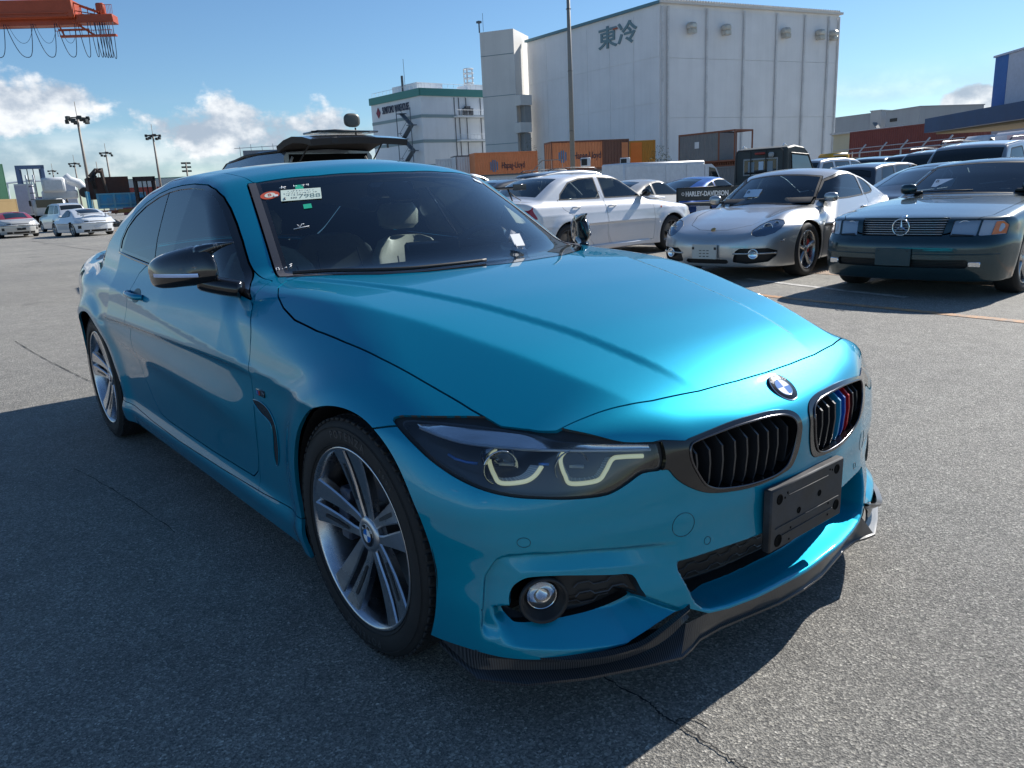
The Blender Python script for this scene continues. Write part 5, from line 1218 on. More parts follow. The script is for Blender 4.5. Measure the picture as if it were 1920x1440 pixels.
def cay_extra(T,c):
    car_mirror(T,c,-.72,.90,SILVER,.17,.12,.035); door_handle(T,c,-1.62,.76,SILVER)
    for s in (-1,1):
        for (y,z,r) in ((.645,.628,.050),(.70,.665,.026),(.585,.60,.022)): round_lamp(T,c,y,z,r,s)
        x=c.sx(.55,.325); MB().tube([(c.sx(y,.33)+.004,s*y,.335) for y in (.345,.45,.55,.65,.765)],.011,6).obj('intake_bar',SILVER,T,True)
        M=Matrix.Translation((c.sx(.56,.33)-.02,s*.56,.33))@Vector((1,s*.2,0)).normalized().to_track_quat('Z','Y').to_matrix().to_4x4()
        f=MB().lathe([(.0,.01),(.03,.012),(.048,.02),(.056,.026),(.062,.018),(.062,-.02)],24,'Z',M).obj('fog_lamp',nmat('reflector',(.75,.77,.8),.12,1),T,True)
        MB().box((c.sx(.80,.47)+.004,s*.80,.475),(.03,.07,.018),bev=.004,rz=s*-.9).obj('side_marker',nmat('marker_grey',(.2,.2,.22),.2),T)
    b=MB().box((c.sx(0,.37)+.02,0,.36),(.02,.335,.175),bev=.004).obj('plate_bracket',nmat('bracket_beige',(.55,.53,.48),.6),T)
    for z in (.035,.0,-.035):
        for y in (-.05,0,.05): MB().box((c.sx(0,.37)+.031,y,.36+z-.02),(.002,.03,.007)).obj('plate_slot',DARK,b)
    for s in (-1,1): MB().box((c.sx(0,.37)+.031,s*.15,.40),(.002,.03,.03)).obj('plate_slot',BLK,b)
    MB().lathe([(0,.003),(.032,.003),(.034,-.002)],6,'Z',Matrix.Translation((.735,0,c.k['zt'] and .612))@Matrix.Rotation(.6,4,'Y')).obj('bonnet_crest',nmat('crest_gold',(.45,.28,.10),.4,.6),T)
    paper=MB().box((-.62,-.20,1.0),(.004,.21,.15),R3=Matrix.Rotation(-.9,4,'Y')).obj('auction_sheet',nmat('paper_blue_white',(.55,.66,.78),.6),T)
    text('sheet_letter','B',.07,frame((-.612,-.26,1.015),(0,1,0),(-.78,0,.62)),nmat('ink_dark',(.05,.06,.07),.6),T,align='CENTER')
    for wx in (0,CAY['wb']):
        for s in (-1,1): MB().box((wx-.09*1,s*.80,.36),(.10,.06,.17),bev=.02,).obj('brake_caliper',nmat('caliper_red',(.45,.02,.015),.4),T)
# ---- dark green open-top style roadster with hardtop
SL=dict(W=.885,wb=-2.515,r=.318,top=1.31,xm=-1.85,yb=.765,tumble=.44,kf=.28,kr=.22,crown=.10,sh=.08,drop=.05,flare=.012,
  side=[(.0,.93),(.2,.955),(.30,.985),(.42,1.0),(.55,1.0),(.56,.985),(.7,.98),(.8,.96),(.92,.915),(1.1,.84),(1.3,.72)],
  zt=[(.95,.50),(.86,.66),(.80,.735),(.65,.775),(.3,.825),(0,.86),(-.5,.905),(-.8,.925),(-1.5,.93),(-2.6,.955),(-3.2,.95),(-3.55,.92),(-3.66,.80)],
  xf=[(0,.80),(.18,.83),(.26,.87),(.34,.885),(.50,.885),(.56,.865),(.575,.825),(.66,.80),(.75,.77),(.9,.6)],xr=[(0,-3.5),(.3,-3.62),(.55,-3.64),(.8,-3.60),(1,-3.55)],
  gp=[(.3,.02),(.5,.055),(.65,.11),(.76,.18),(.84,.29),(.9,.5)],gr=[(.4,.04),(.65,.12),(.8,.25),(.9,.5)],
  zr=[(-.3,.60),(-.5,.80),(-.72,.94),(-1.1,1.13),(-1.40,1.262),(-1.55,1.285),(-1.9,1.295),(-2.25,1.26),(-2.5,1.15),(-2.75,1.0),(-3.1,.8)],
  ws=(-.70,-1.38,.70,.56,.28),rw=(-2.72,-2.30,.56,.50,.2),zbelt=.88,
  win=[[(-.86,.955),(-1.10,1.08),(-1.38,1.20),(-1.7,1.215),(-2.0,1.205),(-1.97,.965)],[(-2.0,.965),(-2.03,1.20),(-2.25,1.14),(-2.38,1.0),(-2.36,.97)]],
  panels=[('door',[(-.74,.93),(-.76,.40),(-.80,.28),(-1.75,.28),(-1.92,.45),(-1.96,.70),(-1.96,.96),(-1.4,1.0),(-.86,.99)],(0,2)),
          ('bonnet',[(-.70,-.1),(-.74,.40),(-.82,.66),(-.4,.70),(.1,.71),(.5,.70),(.705,.60),(.775,.42),(.785,.38),(.80,.2),(.80,-.1)],(0,1))],
  fronts=[('grille',[(-.1,.590),(.375,.590),(.40,.745),(-.1,.755)],nmat('grille_back',(.008,.012,.014),.4),.04),
          ('headlight',[(.435,.590),(.45,.735),(.655,.735),(.640,.590)],nmat('lamp_glass_ribbed',(.30,.36,.42),.08,.4,.9),.012),
          ('indicator_lamp',[(.650,.590),(.665,.735),(.80,.725),(.835,.68),(.83,.60)],nmat('lamp_glass_clear',(.42,.45,.50),.1,.2,.8),.008),
          ('lower_grille',[(-.1,.30),(.60,.30),(.62,.345),(.60,.375),(-.1,.375)],nmat('grille_back',(.008,.012,.014),.4),.03)])
GREEN=paint('dark_green_paint',(.006,.035,.045),.5,.3,dust=.045); GREENL=dirty('green_cladding',(.010,.045,.058),.4,amt=.25,scale=5)
def sl_extra(T,c):
    car_mirror(T,c,-.84,.97,GREEN,.17,.12,.03); door_handle(T,c,-1.80,.80,GREEN)
    for i in range(7):
        z=.607+i*.0215; MB().tube([(c.sx(min(abs(y),.39),z)-.008,y,z) for y in np.linspace(-.375-.004*i,.375+.004*i,9)],.0045,6).obj('grille_slat',nmat('slat_silver',(.42,.44,.45),.25,.8),T,True)
    x=c.sx(0,.67)+.006; MB().tube([(x,.078*math.cos(a),.672+.078*math.sin(a)) for a in np.linspace(0,2*math.pi,36,endpoint=False)],.006,8,True).obj('star_ring',CHROME,T,True)
    st=MB()
    for a in (90,210,330):
        a=R(a); st.add([(x-.002,.078*math.cos(a),.672+.078*math.sin(a)),(x-.002,.014*math.cos(a+1.05),.672+.014*math.sin(a+1.05)),(x+.010,0,.672),(x-.002,.014*math.cos(a-1.05),.672+.014*math.sin(a-1.05))],[(0,1,2),(0,2,3)])
    st.obj('star',CHROME,T,False)
    for pts in ([(y,.752) for y in np.linspace(-.40,.40,9)],): MB().tube([(c.sx(abs(y),z)+.002,y,z) for y,z in pts],.006,6).obj('grille_frame',GREEN,T,True)
    for s in (-1,1):
        round_lamp(T,c,.53,.665,.062,s); 
        MB().add(poly_edge(c,[(.745,.600),(.76,.715),(.80,.715),(.832,.68),(.828,.605)],(1,2),s,.004),[(0,1,2,3,4) if s<0 else (4,3,2,1,0)]).obj('orange_lens',nmat('orange_lens',(.65,.17,.03),.15,0,.8),T,False)
        MB().add(poly_edge(c,[(.44,.592),(.46,.612),(.63,.600),(.62,.592)],(1,2),s,.012),[(0,1,2,3)]).obj('lamp_wiper',BLK,T,False)
        MB().box((c.sx(.66,.335)+.004,s*.66,.335),(.02,.10,.05),bev=.006,rz=-s*-.25).obj('fog_lamp',nmat('reflector',(.75,.77,.8),.12,1),T)
        MB().tube([(c.sx(y,.42)+.004 if y<.84 else .5,s*y,.425) for y in (.0,.3,.5,.65,.75,.82)],.006,5).obj('bumper_strip',GREENL,T,True)
    for y in (-.27,-.09,.09,.27):
        for i in range(3): pass
    for i in range(4): MB().tube([(c.sx(abs(y),.31+i*.016)-.014,y,.31+i*.016) for y in np.linspace(-.58,.58,9)],.0025,4).obj('lower_slat',BLK,T,True)
    MB().box((c.sx(0,.40)+.012,-.02,.395),(.012,.335,.168),bev=.004).obj('plate_blank',GREENL,T)
    for s in (-1,1): MB().lathe([(0,.008),(.006,.008),(.006,0)],8,'X',Matrix.Translation((c.sx(0,.40)+.014,-.02+s*.135,.455))).obj('plate_screw',BLK,T)
    MB().lathe([(0,.004),(.022,.003),(.024,-.002)],18,'Z',Matrix.Translation((.735,0,.768))@Matrix.Rotation(.45,4,'Y')@Matrix.Scale(1,4)).obj('bonnet_badge',CHROME,T,True)
    MB().box((-.98,-.30,1.045),(.004,.21,.15),R3=Matrix.Rotation(-1.0,4,'Y')).obj('auction_sheet',nmat('paper_blue_white',(.55,.66,.78),.6),T)
    text('sheet_letter','B',.07,frame((-.968,-.36,1.065),(0,1,0),(-.84,0,.54)),nmat('ink_dark',(.05,.06,.07),.6),T,align='CENTER')
    MB().box((-.90,.35,.965),(.10,.10,.006),bev=.002,rz=.5).obj('paper_slip',nmat('white_paper',(.8,.8,.8),.7),T)
    MB().box((-1.30,0,1.17),(.04,.22,.06),bev=.015).obj('rear_view_mirror',BLK,T)
    w=MB().tube([(-.72,-.55,.955),(-.70,-.2,.965),(-.70,.1,.965)],.007,5).obj('wiper',BLK,T,True)
# ---- white four-door sedan with a big rear wing
SUB=dict(W=.868,wb=-2.525,r=.318,top=1.43,xm=-1.75,yb=.775,tumble=.34,kf=.25,kr=.15,crown=.09,sh=.10,drop=.07,flare=.022,lhd=1,
  creases=[(.78,.006,.03)],
  zt=[(.95,.55),(.86,.68),(.78,.77),(.4,.86),(0,.915),(-.3,.955),(-.6,.985),(-1.5,1.0),(-2.7,1.03),(-3.1,1.035),(-3.45,1.02),(-3.56,.90)],
  xf=[(0,.80),(.2,.86),(.4,.885),(.55,.88),(.65,.85),(.75,.81),(.9,.6)],xr=[(0,-3.4),(.3,-3.50),(.55,-3.54),(.8,-3.52),(1.05,-3.5)],
  gp=[(.3,.025),(.5,.07),(.65,.14),(.76,.23),(.84,.38),(.9,.6)],gr=[(.4,.03),(.65,.10),(.8,.25),(.9,.5)],
  zr=[(-.1,.80),(-.42,.985),(-.8,1.19),(-1.12,1.355),(-1.3,1.395),(-1.65,1.42),(-2.1,1.41),(-2.45,1.365),(-2.65,1.29),(-2.95,1.12),(-3.2,.98),(-3.5,.8)],
  ws=(-.42,-1.08,.70,.56,.25),rw=(-3.0,-2.48,.56,.50,.15),zbelt=.96,
  win=[[(-.66,.985),(-.95,1.175),(-1.16,1.295),(-1.30,1.325),(-1.66,1.34),(-1.62,.99)],[(-1.72,.99),(-1.745,1.34),(-2.1,1.325),(-2.35,1.265),(-2.58,1.09),(-2.62,1.0)]],
  panels=[('front_door',[(-.50,.96),(-.47,.60),(-.50,.25),(-1.55,.25),(-1.63,.40),(-1.65,.99),(-1.4,1.1),(-.62,1.0)],(0,2)),
          ('rear_door',[(-1.66,.99),(-1.655,.42),(-1.60,.25),(-1.95,.25),(-2.12,.42),(-2.22,.60),(-2.34,.72),(-2.60,.86),(-2.66,1.0),(-2.3,1.1),(-1.7,1.1)],(0,2))],
  fronts=[('headlight',[(.44,.64),(.46,.73),(.60,.76),(.76,.75),(.80,.70),(.76,.64),(.6,.62)],nmat('lamp_inner_grey',(.10,.14,.20),.15,.5,.8),.012)])
WHITE=paint('white_paint',(.70,.71,.73),.1,.35,flake=False,dust=.25)
def sub_extra(T,c):
    car_mirror(T,c,-.66,1.02,GLOSSBLK,.17,.13,.02); door_handle(T,c,-1.50,.87,WHITE); door_handle(T,c,-2.32,.88,WHITE)
    w=MB().box((-3.38,0,1.22),(.20,1.36,.022),bev=.01,R3=Matrix.Rotation(.12,4,'Y')).obj('rear_wing',BLK,T)
    for s in (-1,1):
        MB().tube([(-3.30,s*.42,1.03),(-3.34,s*.42,1.12),(-3.38,s*.42,1.21)],.012,6).obj('wing_post',BLK,w,True); MB().box((-3.37,s*.69,1.23),(.26,.012,.09),bev=.004).obj('wing_endplate',BLKCHROME,w)
        MB().tube([(-3.16,s*.46,1.03),(-3.28,s*.44,1.10),(-3.34,s*.42,1.16)],.007,6).obj('wing_brace',BLK,w,True)
        y=c.sy(-.28,.79); MB().lathe([(0,.008),(.014,.006),(.02,0)],12,'Y',Matrix.Translation((-.30,s*(y+.004),.79))@Matrix.Rotation(math.pi if s>0 else 0,4,'Z')@Matrix.Scale(-1,4,(0,1,0))).obj('side_repeater',nmat('repeater_orange_red',(.55,.08,.02),.25),T,True)
        MB().add([(float(c.sx(y,z,False))-.003,s*y,z) for y,z in ((.45,.70),(.45,.88),(.80,.90),(.82,.72))],[(0,1,2,3)]).obj('tail_lamp',nmat('tail_lamp_red',(.35,.01,.015),.15,0,.8),T,False)
        pts=[(-3.40,c.sy(-3.40,.72),.72),(-3.40,c.sy(-3.40,.90),.90),(-3.22,c.sy(-3.22,.92),.92),(-3.16,c.sy(-3.16,.74),.74)]
        MB().add([(x,s*(float(y)+.004),z) for x,y,z in pts],[(0,1,2,3)]).obj('tail_lamp',nmat('tail_lamp_red',(.35,.01,.015),.15,0,.8),T,False)
        MB().box((-1.55,s*(c.sy(-1.5,.23)+.01),.22),(1.9,.05,.09),bev=.02).obj('side_sill',WHITE,T)
    MB().box((.30,0,.935),(.45,.55,.05),bev=.02,R3=Matrix.Rotation(.10,4,'Y')).obj('bonnet_scoop',WHITE,T)
RIMSIL=dirty('rim_silver',(.42,.43,.44),.3,metal=.9,amt=.2,scale=8)
PI=math.pi
ROW1='cars parked in the front row'; ROW2='cars parked in the rows behind'
build_gcar('sports_coupe','silver mid-engined coupe parked facing us between the white sedan and the dark green roadster',SILVER,CAY,(-4.22,7.02,0),-PI/2+R(6),.017,clear=True,wheels='cayman',rimmat=RIMSIL,extra=cay_extra,group=ROW1)
build_gcar('roadster','dark green hardtop roadster with slatted grille and round star emblem',GREEN,SL,(-1.78,6.80,0),-PI/2+R(2),.017,clear=True,wheels='five',rimmat=RIMSIL,extra=sl_extra,group=ROW1)
p=gat(1262,14.3); build_gcar('sedan','white four-door sedan with a black rear wing, behind the teal bonnet',WHITE,SUB,(p.x-.87,p.y,0),PI/2,.02,clear=True,wheels='multi',rimmat=ALUD,extra=sub_extra,group=ROW2)
# ---- simpler shapes for the cars of which little shows
MPV=dict(W=.86,wb=-2.7,r=.325,top=1.72,xm=-1.9,yb=.80,tumble=.16,kf=.22,kr=.05,crown=.07,sh=.08,drop=.06,ar=.36,
  zt=[(.9,.62),(.8,.80),(.5,.93),(0,1.0),(-.4,1.05),(-1.5,1.06),(-3.3,1.06),(-3.65,1.0)],xf=[(0,.78),(.25,.84),(.5,.84),(.7,.80),(.9,.7)],xr=[(0,-3.5),(.4,-3.6),(.8,-3.6),(1.2,-3.52)],
  gp=[(.4,.04),(.65,.13),(.8,.28),(.9,.5)],gr=[(.5,.03),(.7,.09),(.82,.2),(.9,.4)],
  zr=[(.2,.8),(-.15,1.04),(-.55,1.32),(-.95,1.56),(-1.2,1.63),(-1.8,1.67),(-2.7,1.66),(-3.25,1.60),(-3.45,1.42),(-3.58,1.1),(-3.7,.8)],
  ws=(-.15,-.92,.70,.60,.22),zbelt=.98,rw=(-3.50,-3.32,.60,.58,.05),
  win=[[(-.50,1.06),(-.85,1.32),(-1.05,1.50),(-1.62,1.55),(-1.60,1.06)],[(-1.70,1.06),(-1.72,1.55),(-2.55,1.55),(-2.52,1.06)],[(-2.62,1.06),(-2.65,1.54),(-3.15,1.50),(-3.38,1.2),(-3.36,1.08)]],
  fronts=[('headlight',[(.5,.66),(.52,.80),(.72,.84),(.80,.80),(.78,.68)],nmat('lamp_inner_grey',(.10,.14,.20),.15,.5,.8),.012)])
BOXY=dict(SUB,W=.865,top=1.46,xm=-1.9,yb=.775,tumble=.30,zr=[(-.1,.80),(-.50,.98),(-.8,1.15),(-1.12,1.33),(-1.3,1.38),(-1.65,1.41),(-2.3,1.41),(-3.0,1.38),(-3.35,1.32),(-3.55,1.10),(-3.7,.8)],ws=(-.48,-1.08,.70,.58,.18),rw=(-3.50,-3.40,.60,.55,.05),creases=[],
  zt=[(.95,.60),(.86,.74),(.78,.84),(.4,.90),(0,.94),(-.5,.985),(-3.4,1.0),(-3.65,.9)],xr=[(0,-3.5),(.4,-3.64),(.8,-3.66),(1.2,-3.6)],
  win=[[(-.70,.99),(-.95,1.15),(-1.18,1.30),(-1.62,1.335),(-1.60,.99)],[(-1.69,.99),(-1.71,1.335),(-2.42,1.335),(-2.52,.99)],[(-2.60,.99),(-2.52,1.33),(-3.05,1.30),(-3.2,1.02)]],rw_=None)
LOW=dict(CAY,fronts=[],panels=[])
SED=dict(SUB,creases=[],panels=[],fronts=[])
def far_car(name,label,col,spec,px,d,heading,h=.034,side='l',metal=.4,group=ROW2,dust=.12,extra=None,mname=None,rr=.32):
    p=gat(px,d); L=spec['wb']/2; c,s_=math.cos(heading),math.sin(heading)
    loc=(p.x-c*L*1.0,p.y-s_*L*1.0,0)     # px marks the car's middle
    return build_gcar(name,label,paint(mname or ('paint_'+name+'_%d'%int(px)),col,metal,rr,flake=False,dust=dust),spec,loc,heading,h,group=group,coarse=True,rimmat=RIMSIL,extra=extra)
far_car('minivan','white minivan just past the teal roof, in front of the orange containers',(.72,.73,.74),MPV,862,20,PI/2)
def mir(T,c): car_mirror(T,c,-.70,1.0,BLK,.16,.12,.02)
far_car('sedan','dark grey sedan with black glass half hidden behind the white winged sedan',(.05,.055,.06),SED,985,17.0,PI/2,extra=mir)
def rails(T,c):
    for s in (-1,1): MB().tube([(-1.2,s*.60,1.66),(-1.3,s*.61,1.70),(-2.2,s*.61,1.72),(-3.0,s*.60,1.69),(-3.1,s*.59,1.64)],.014,6).obj('roof_rail',ALUD,T,True)
far_car('minivan','silver people carrier with roof rails rising just behind the white winged sedan',(.50,.51,.50),MPV,1085,24,PI/2,extra=rails,metal=.6)
far_car('sports_coupe','pale beige low coupe between the white winged sedan and the dark pickup bed',(.55,.52,.46),LOW,1210,20,PI/2,extra=lambda T,c:car_mirror(T,c,-.72,.90,BLK,.15,.1,.03))
far_car('sports_coupe','bright blue low coupe just behind the dark tailgate',(.01,.10,.42),LOW,1322,21.5,PI/2,metal=.5)
far_car('estate_car','dark blue-grey estate car with chrome window frames behind the silver coupe tail',(.025,.035,.05),BOXY,1668,22,PI/2,extra=None)
far_car('sedan','pale blue-grey sedan roof just right of the dark estate car',(.30,.36,.42),SED,1725,24,PI/2)
far_car('sports_coupe','charcoal coupe roof sloping up behind the dark green roadster bonnet',(.03,.033,.04),LOW,1800,14.5,PI/2-.1,metal=.5)
far_car('minivan','black people carrier left of the two dark vans below the brown container',(.02,.022,.026),MPV,1672,30,PI/2,metal=.3)
far_car('minivan','dark brown people carrier under the middle of the long brown container',(.05,.035,.03),MPV,1740,28,PI/2+.1,metal=.3)
far_car('minivan','dark silver people carrier with roof rails above the roadster windscreen pillar',(.16,.17,.18),MPV,1800,24,PI/2,extra=rails)
far_car('minivan','grey minivan roof above the roadster roof, nearest the right edge',(.30,.31,.32),MPV,1885,19,PI/2,extra=rails,metal=.6)
far_car('kei_van','small white van between the dark pickup cab and the brown container',(.70,.71,.72),MPV,1610,33,PI/2)
far_car('minivan','silver-grey minivan right behind the dark pickup cab, below the yellow lorry',(.28,.29,.31),MPV,1562,27,PI/2,metal=.6)
# ---- white panel van
WHT=dirty('white_panels',(.66,.68,.71),.5,amt=.25,scale=.8,dirt=(.42,.40,.36))
def box_van():
    a=gat(1170,30.5); b=gat(1322,33); ang=math.atan2(b.y-a.y,b.x-a.x); L=(b-a).length
    T=empty('box_van','white boxy delivery van with folding side panels behind the blue coupe','van',a,ang,ROW2)
    MB().box((L/2,.75,1.20),(L,1.5,1.50),bev=.05).obj('cargo_box',WHT,T)
    for x0,x1 in ((.02,.46),(.50,.74),(.76,.985)): MB().box(((x0+x1)/2*L,-.012,1.50),((x1-x0)*L,.02,.66),bev=.008).obj('side_panel',WHT,T); MB().box(((x0+x1)/2*L,-.012,.86),((x1-x0)*L,.02,.50),bev=.008).obj('side_panel',WHT,T)
    MB().box((L*.74,-.025,1.15),(L*.48,.02,.03)).obj('gutter',ALU,T); MB().box((L*.62,-.03,.95),(.08,.03,.08)).obj('latch',BLK,T)
    cab=MB().prism([(L,.45),(L+.85,.45),(L+.95,.95),(L+.60,1.62),(L+.35,1.80),(L,1.80)],0.02,1.48,axis='Y').obj('cab',WHT,T)
    MB().prism([(L+.22,1.08),(L+.84,1.05),(L+.52,1.62),(L+.22,1.68)],-.002,.02,axis='Y').obj('cab_window',nmat('dark_car_glass',(.012,.016,.018),.04,0,.4),T)
    for x in (.7,L+.3):
        for y in (.12,1.38):
            e=bpy.data.objects.new('wheel',None); e.location=(x,y,.28); e.rotation_euler=(0,0,0 if y<1 else PI); reg(e,T); simple_wheel(e,.28,.16,'steel',ALU,res=20)
box_van()
# ---- dark kei pickup with lettering on the tailgate
def kei_truck():
    T=empty('pickup_truck','dark olive-grey small pickup truck with lettering on its tailgate','truck',(-8.37,11.70,0),PI/2,ROW2)   # local x forward, tailgate at x=0
    G=dirty('matt_dark_olive',(.055,.060,.055),.6,amt=.25,scale=4,dirt=(.10,.10,.09)); dg=nmat('dark_car_glass',(.012,.016,.018),.04,0,.4); lt=nmat('letter_cream',(.78,.78,.74),.6)
    MB().box((.95,0,.72),(1.95,1.38,.05)).obj('bed_floor',G,T)
    tg=MB().box((.015,0,.925),(.03,1.40,.27),bev=.006).obj('tailgate',G,T)
    MB().box((-.004,0,1.052),(.03,1.36,.018),bev=.004).obj('tailgate_lip',BLK,tg)
    text('tailgate_letters','HARLEY-DAVIDSON',.135,frame((-.004,.46,.925),(0,-1,0),(0,0,1)),lt,tg,ext=.002,width=1.06,bold=.005)
    MB().lathe([(.026,.0),(.038,.0),(.038,.006),(.026,.006),(.026,.0)],6,'X',Matrix.Translation((-.010,.525,.93))).obj('tailgate_emblem',lt,tg,'auto')
    for s in (-1,1): MB().box((.98,s*.685,.925),(1.93,.03,.27),bev=.006).obj('side_board',G,T); MB().box((.02,s*.69,.90),(.05,.03,.30)).obj('corner_post',BLK,T); MB().box((-.01,s*.60,.62),(.03,.14,.10)).obj('tail_lamp',nmat('tail_lamp_red',(.35,.01,.015),.15,0,.8),T)
    MB().box((-.01,0,.60),(.02,.33,.165)).obj('number_plate',WHT,T)
    MB().box((1.4,0,.45),(2.8,.8,.2)).obj('chassis',DARK,T)
    prof=[(2.0,.45),(3.30,.45),(3.32,.95),(3.12,1.22),(2.78,1.72),(2.66,1.80),(2.30,1.84),(2.04,1.80),(2.0,1.70)]
    V=[];n=len(prof)
    for y,ins in ((-.70,0),(-.66,.0),(.66,.0),(.70,0)): 
        for x,z in prof: V.append((x,y*(1-.10*max(z-1.0,0)),z-(.03 if abs(y)>.68 and z>1.3 else 0)))
    F=[(i*n+k,i*n+(k+1)%n,(i+1)*n+(k+1)%n,(i+1)*n+k) for i in range(3) for k in range(n)]+[tuple(range(n))[::-1],tuple(3*n+k for k in range(n))]
    MB().add(V,F).obj('cab',G,T)
    MB().box((1.992,0,1.42),(.012,.86,.36),bev=.004).obj('window_rubber',nmat('pale_rubber',(.35,.36,.36),.5),T); rw=MB().box((1.984,0,1.42),(.012,.80,.30),bev=.004).obj('rear_window',dg,T)
    for y,w in ((.22,.16),(-.25,.14)): MB().box((1.976,y,1.42),(.004,w,.22),bev=.001).obj('headrest_seen',nmat('pale_glimpse',(.25,.30,.34),.5),rw)
    MB().box((1.976,-.03,1.44),(.004,.12,.18)).obj('paper_seen',nmat('paper_blue_white',(.55,.66,.78),.6),rw)
    for y in (.22,-.16): MB().tube([(1.95,y,1.08),(1.95,y,1.76)],.012,5).obj('guard_bar',BLK,T)
    MB().tube([(1.95,.58,1.10),(1.95,.58,1.72),(1.95,.52,1.78),(1.95,-.52,1.78),(1.95,-.58,1.72),(1.95,-.58,1.10)],.014,6).obj('guard_frame',BLK,T)
    MB().box((1.94,-.02,1.70),(.03,.26,.05),bev=.01).obj('stop_lamp',nmat('stop_lamp_red',(.28,.02,.015),.3),T); MB().box((1.93,-.30,1.66),(.06,.14,.11),bev=.03).obj('work_lamp',nmat('lamp_grey',(.35,.36,.36),.4),T)
    for s in (-1,1):
        MB().add([(2.16,s*.700,1.12),(3.06,s*.700,1.12),(2.78,s*.664,1.60),(2.16,s*.660,1.64)],[(0,1,2,3)]).obj('side_window',GL_CAR if False else nmat('blue_grey_glass',(.10,.16,.20),.06,0,.6),T,False)
        MB().tube([(2.12,s*.703,1.09),(3.10,s*.703,1.09),(2.80,s*.668,1.64),(2.12,s*.664,1.68)],.010,5,True).obj('window_rubber',BLK,T)
        MB().tube([(2.05,s*.5,1.83),(2.1,s*.5,1.88),(2.2,s*.5,1.84)],.01,5).obj('roof_hook',CHROME,T,True)
        for x in (.62,2.55):
            e=bpy.data.objects.new('wheel',None); e.location=(x,s*.62,.275); e.rotation_euler=(0,0,0 if s<0 else PI); reg(e,T); simple_wheel(e,.275,.15,'steel',ALU,res=20)
kei_truck()
# ---- 4x4 van with its tailgate raised, right behind the teal car
def tailgate_van():
    a=gat(533,12.3); b=gat(703,13.6)
    T=empty('off_road_van','dark metallic high-roofed off-road van with its rear door raised, right behind the teal roof','van',((a.x+b.x)/2,(a.y+b.y)/2,0),PI,ROW2)
    G=paint('dark_grey_blue_paint',(.10,.12,.15),.6,.25,flake=False,dust=.2); W=.80; dg=nmat('dark_car_glass',(.012,.016,.018),.04,0,.4)
    prof=[(0,.45),(4.3,.45),(4.4,1.0),(3.6,1.15),(3.0,1.72),(2.4,1.93),(1.0,2.0),(.15,1.98),(0,1.93)]
    n=len(prof); V=[]
    for y,dz in ((-W,-.09),(-W*.93,-.02),(0,0.02),(W*.93,-.02),(W,-.09)):
        for x,z in prof: V.append((x,y*(1-.06*max(z-1,0)),z+(dz if z>1.4 else 0)))
    F=[(i*n+k,i*n+(k+1)%n,(i+1)*n+(k+1)%n,(i+1)*n+k) for i in range(4) for k in range(n)]+[tuple(range(n))[::-1],tuple(4*n+k for k in range(n))]
    MB().add(V,F).obj('body',G,T)
    MB().box((-.004,0,1.30),(.02,1.34,1.16),bev=.006).obj('tailgate_opening',DARK,T)
    for s in (-1,1):
        MB().tube([(-.012,s*.69,.75),(-.012,s*.69,1.70),(-.012,s*.62,1.84)],.022,6).obj('opening_frame',nmat('frame_pale',(.35,.34,.32),.5),T,True)
        MB().box((1.15,s*.755,1.58),(1.6,.03,.34),bev=.01).obj('side_window',dg,T); MB().box((2.55,s*.765,1.52),(1.0,.03,.34),bev=.01).obj('side_window',dg,T)
        MB().tube([(.1,s*.74,1.93),(1.5,s*.74,1.95),(2.5,s*.72,1.86),(3.1,s*.70,1.66)],.02,6).obj('roof_gutter',BLK,T,True)
        MB().tube([(-.05,s*.64,1.62),(-.60,s*.60,1.98)],.012,6).obj('gas_strut',BLK,T)
        for x in (.9,3.6):
            e=bpy.data.objects.new('wheel',None); e.location=(x,s*.70,.36); e.rotation_euler=(0,0,0 if s<0 else PI); reg(e,T); simple_wheel(e,.36,.24,'five',ALUD,res=24)
    # raised door: curved slab
    G2=[]; 
    for t,x,z in ((0,.12,2.03),(.25,-.15,2.10),(.5,-.45,2.13),(.8,-.80,2.10),(1,-1.05,2.05)):
        G2.append([(x,y,z-.03*(y/W)**2) for y in np.linspace(-W,W,9)])
    m=MB().grid(G2); top=m.obj('rear_door',G,T,True)
    G3=[[(p[0]+.01,p[1]*.98,p[2]-.09) for p in r] for r in G2]; lo=MB().grid([r[::-1] for r in G3])
    lo.obj('door_lining',nmat('lining_brown_black',(.03,.026,.024),.7),top,True)
    ed=MB(); 
    for e0,e1 in ((G2[-1],G3[-1]),([r[0] for r in G2],[r[0] for r in G3]),([r[-1] for r in G2],[r[-1] for r in G3])): ed.grid([e0,e1])
    ed.obj('door_edge',nmat('lining_brown_black',(.03,.026,.024),.7),top,True)
    MB().box((-.55,.05,2.15),(.5,1.0,.03),bev=.01).obj('door_window',dg,top); MB().box((-1.0,.42,2.0),(.10,.14,.10),bev=.02).obj('door_latch',BLK,top)
    MB().tube([(-.75,-.15,2.16),(-.75,.25,2.17),(-.70,.6,2.15)],.012,6).obj('rear_wiper',BLK,top,True)
    MB().tube([(-.15,-.42,2.10),(-.15,-.42,2.26)],.014,6).obj('mirror_stalk',BLK,T)
    rg=[[(-.15+dx,-.42+.05+hw*math.copysign(abs(math.cos(a_))**.7,math.cos(a_)),2.37+hh*math.copysign(abs(math.sin(a_))**.7,math.sin(a_))) for a_ in np.linspace(0,2*PI,24,endpoint=False)] for dx,hw,hh in ((.05,.07,.06),(.035,.125,.098),(.0,.135,.105),(-.02,.132,.10),(-.025,.10,.07))]
    loft(rg).obj('oval_mirror',nmat('mirror_back_olive',(.10,.10,.09),.4),T,True)
tailgate_van()
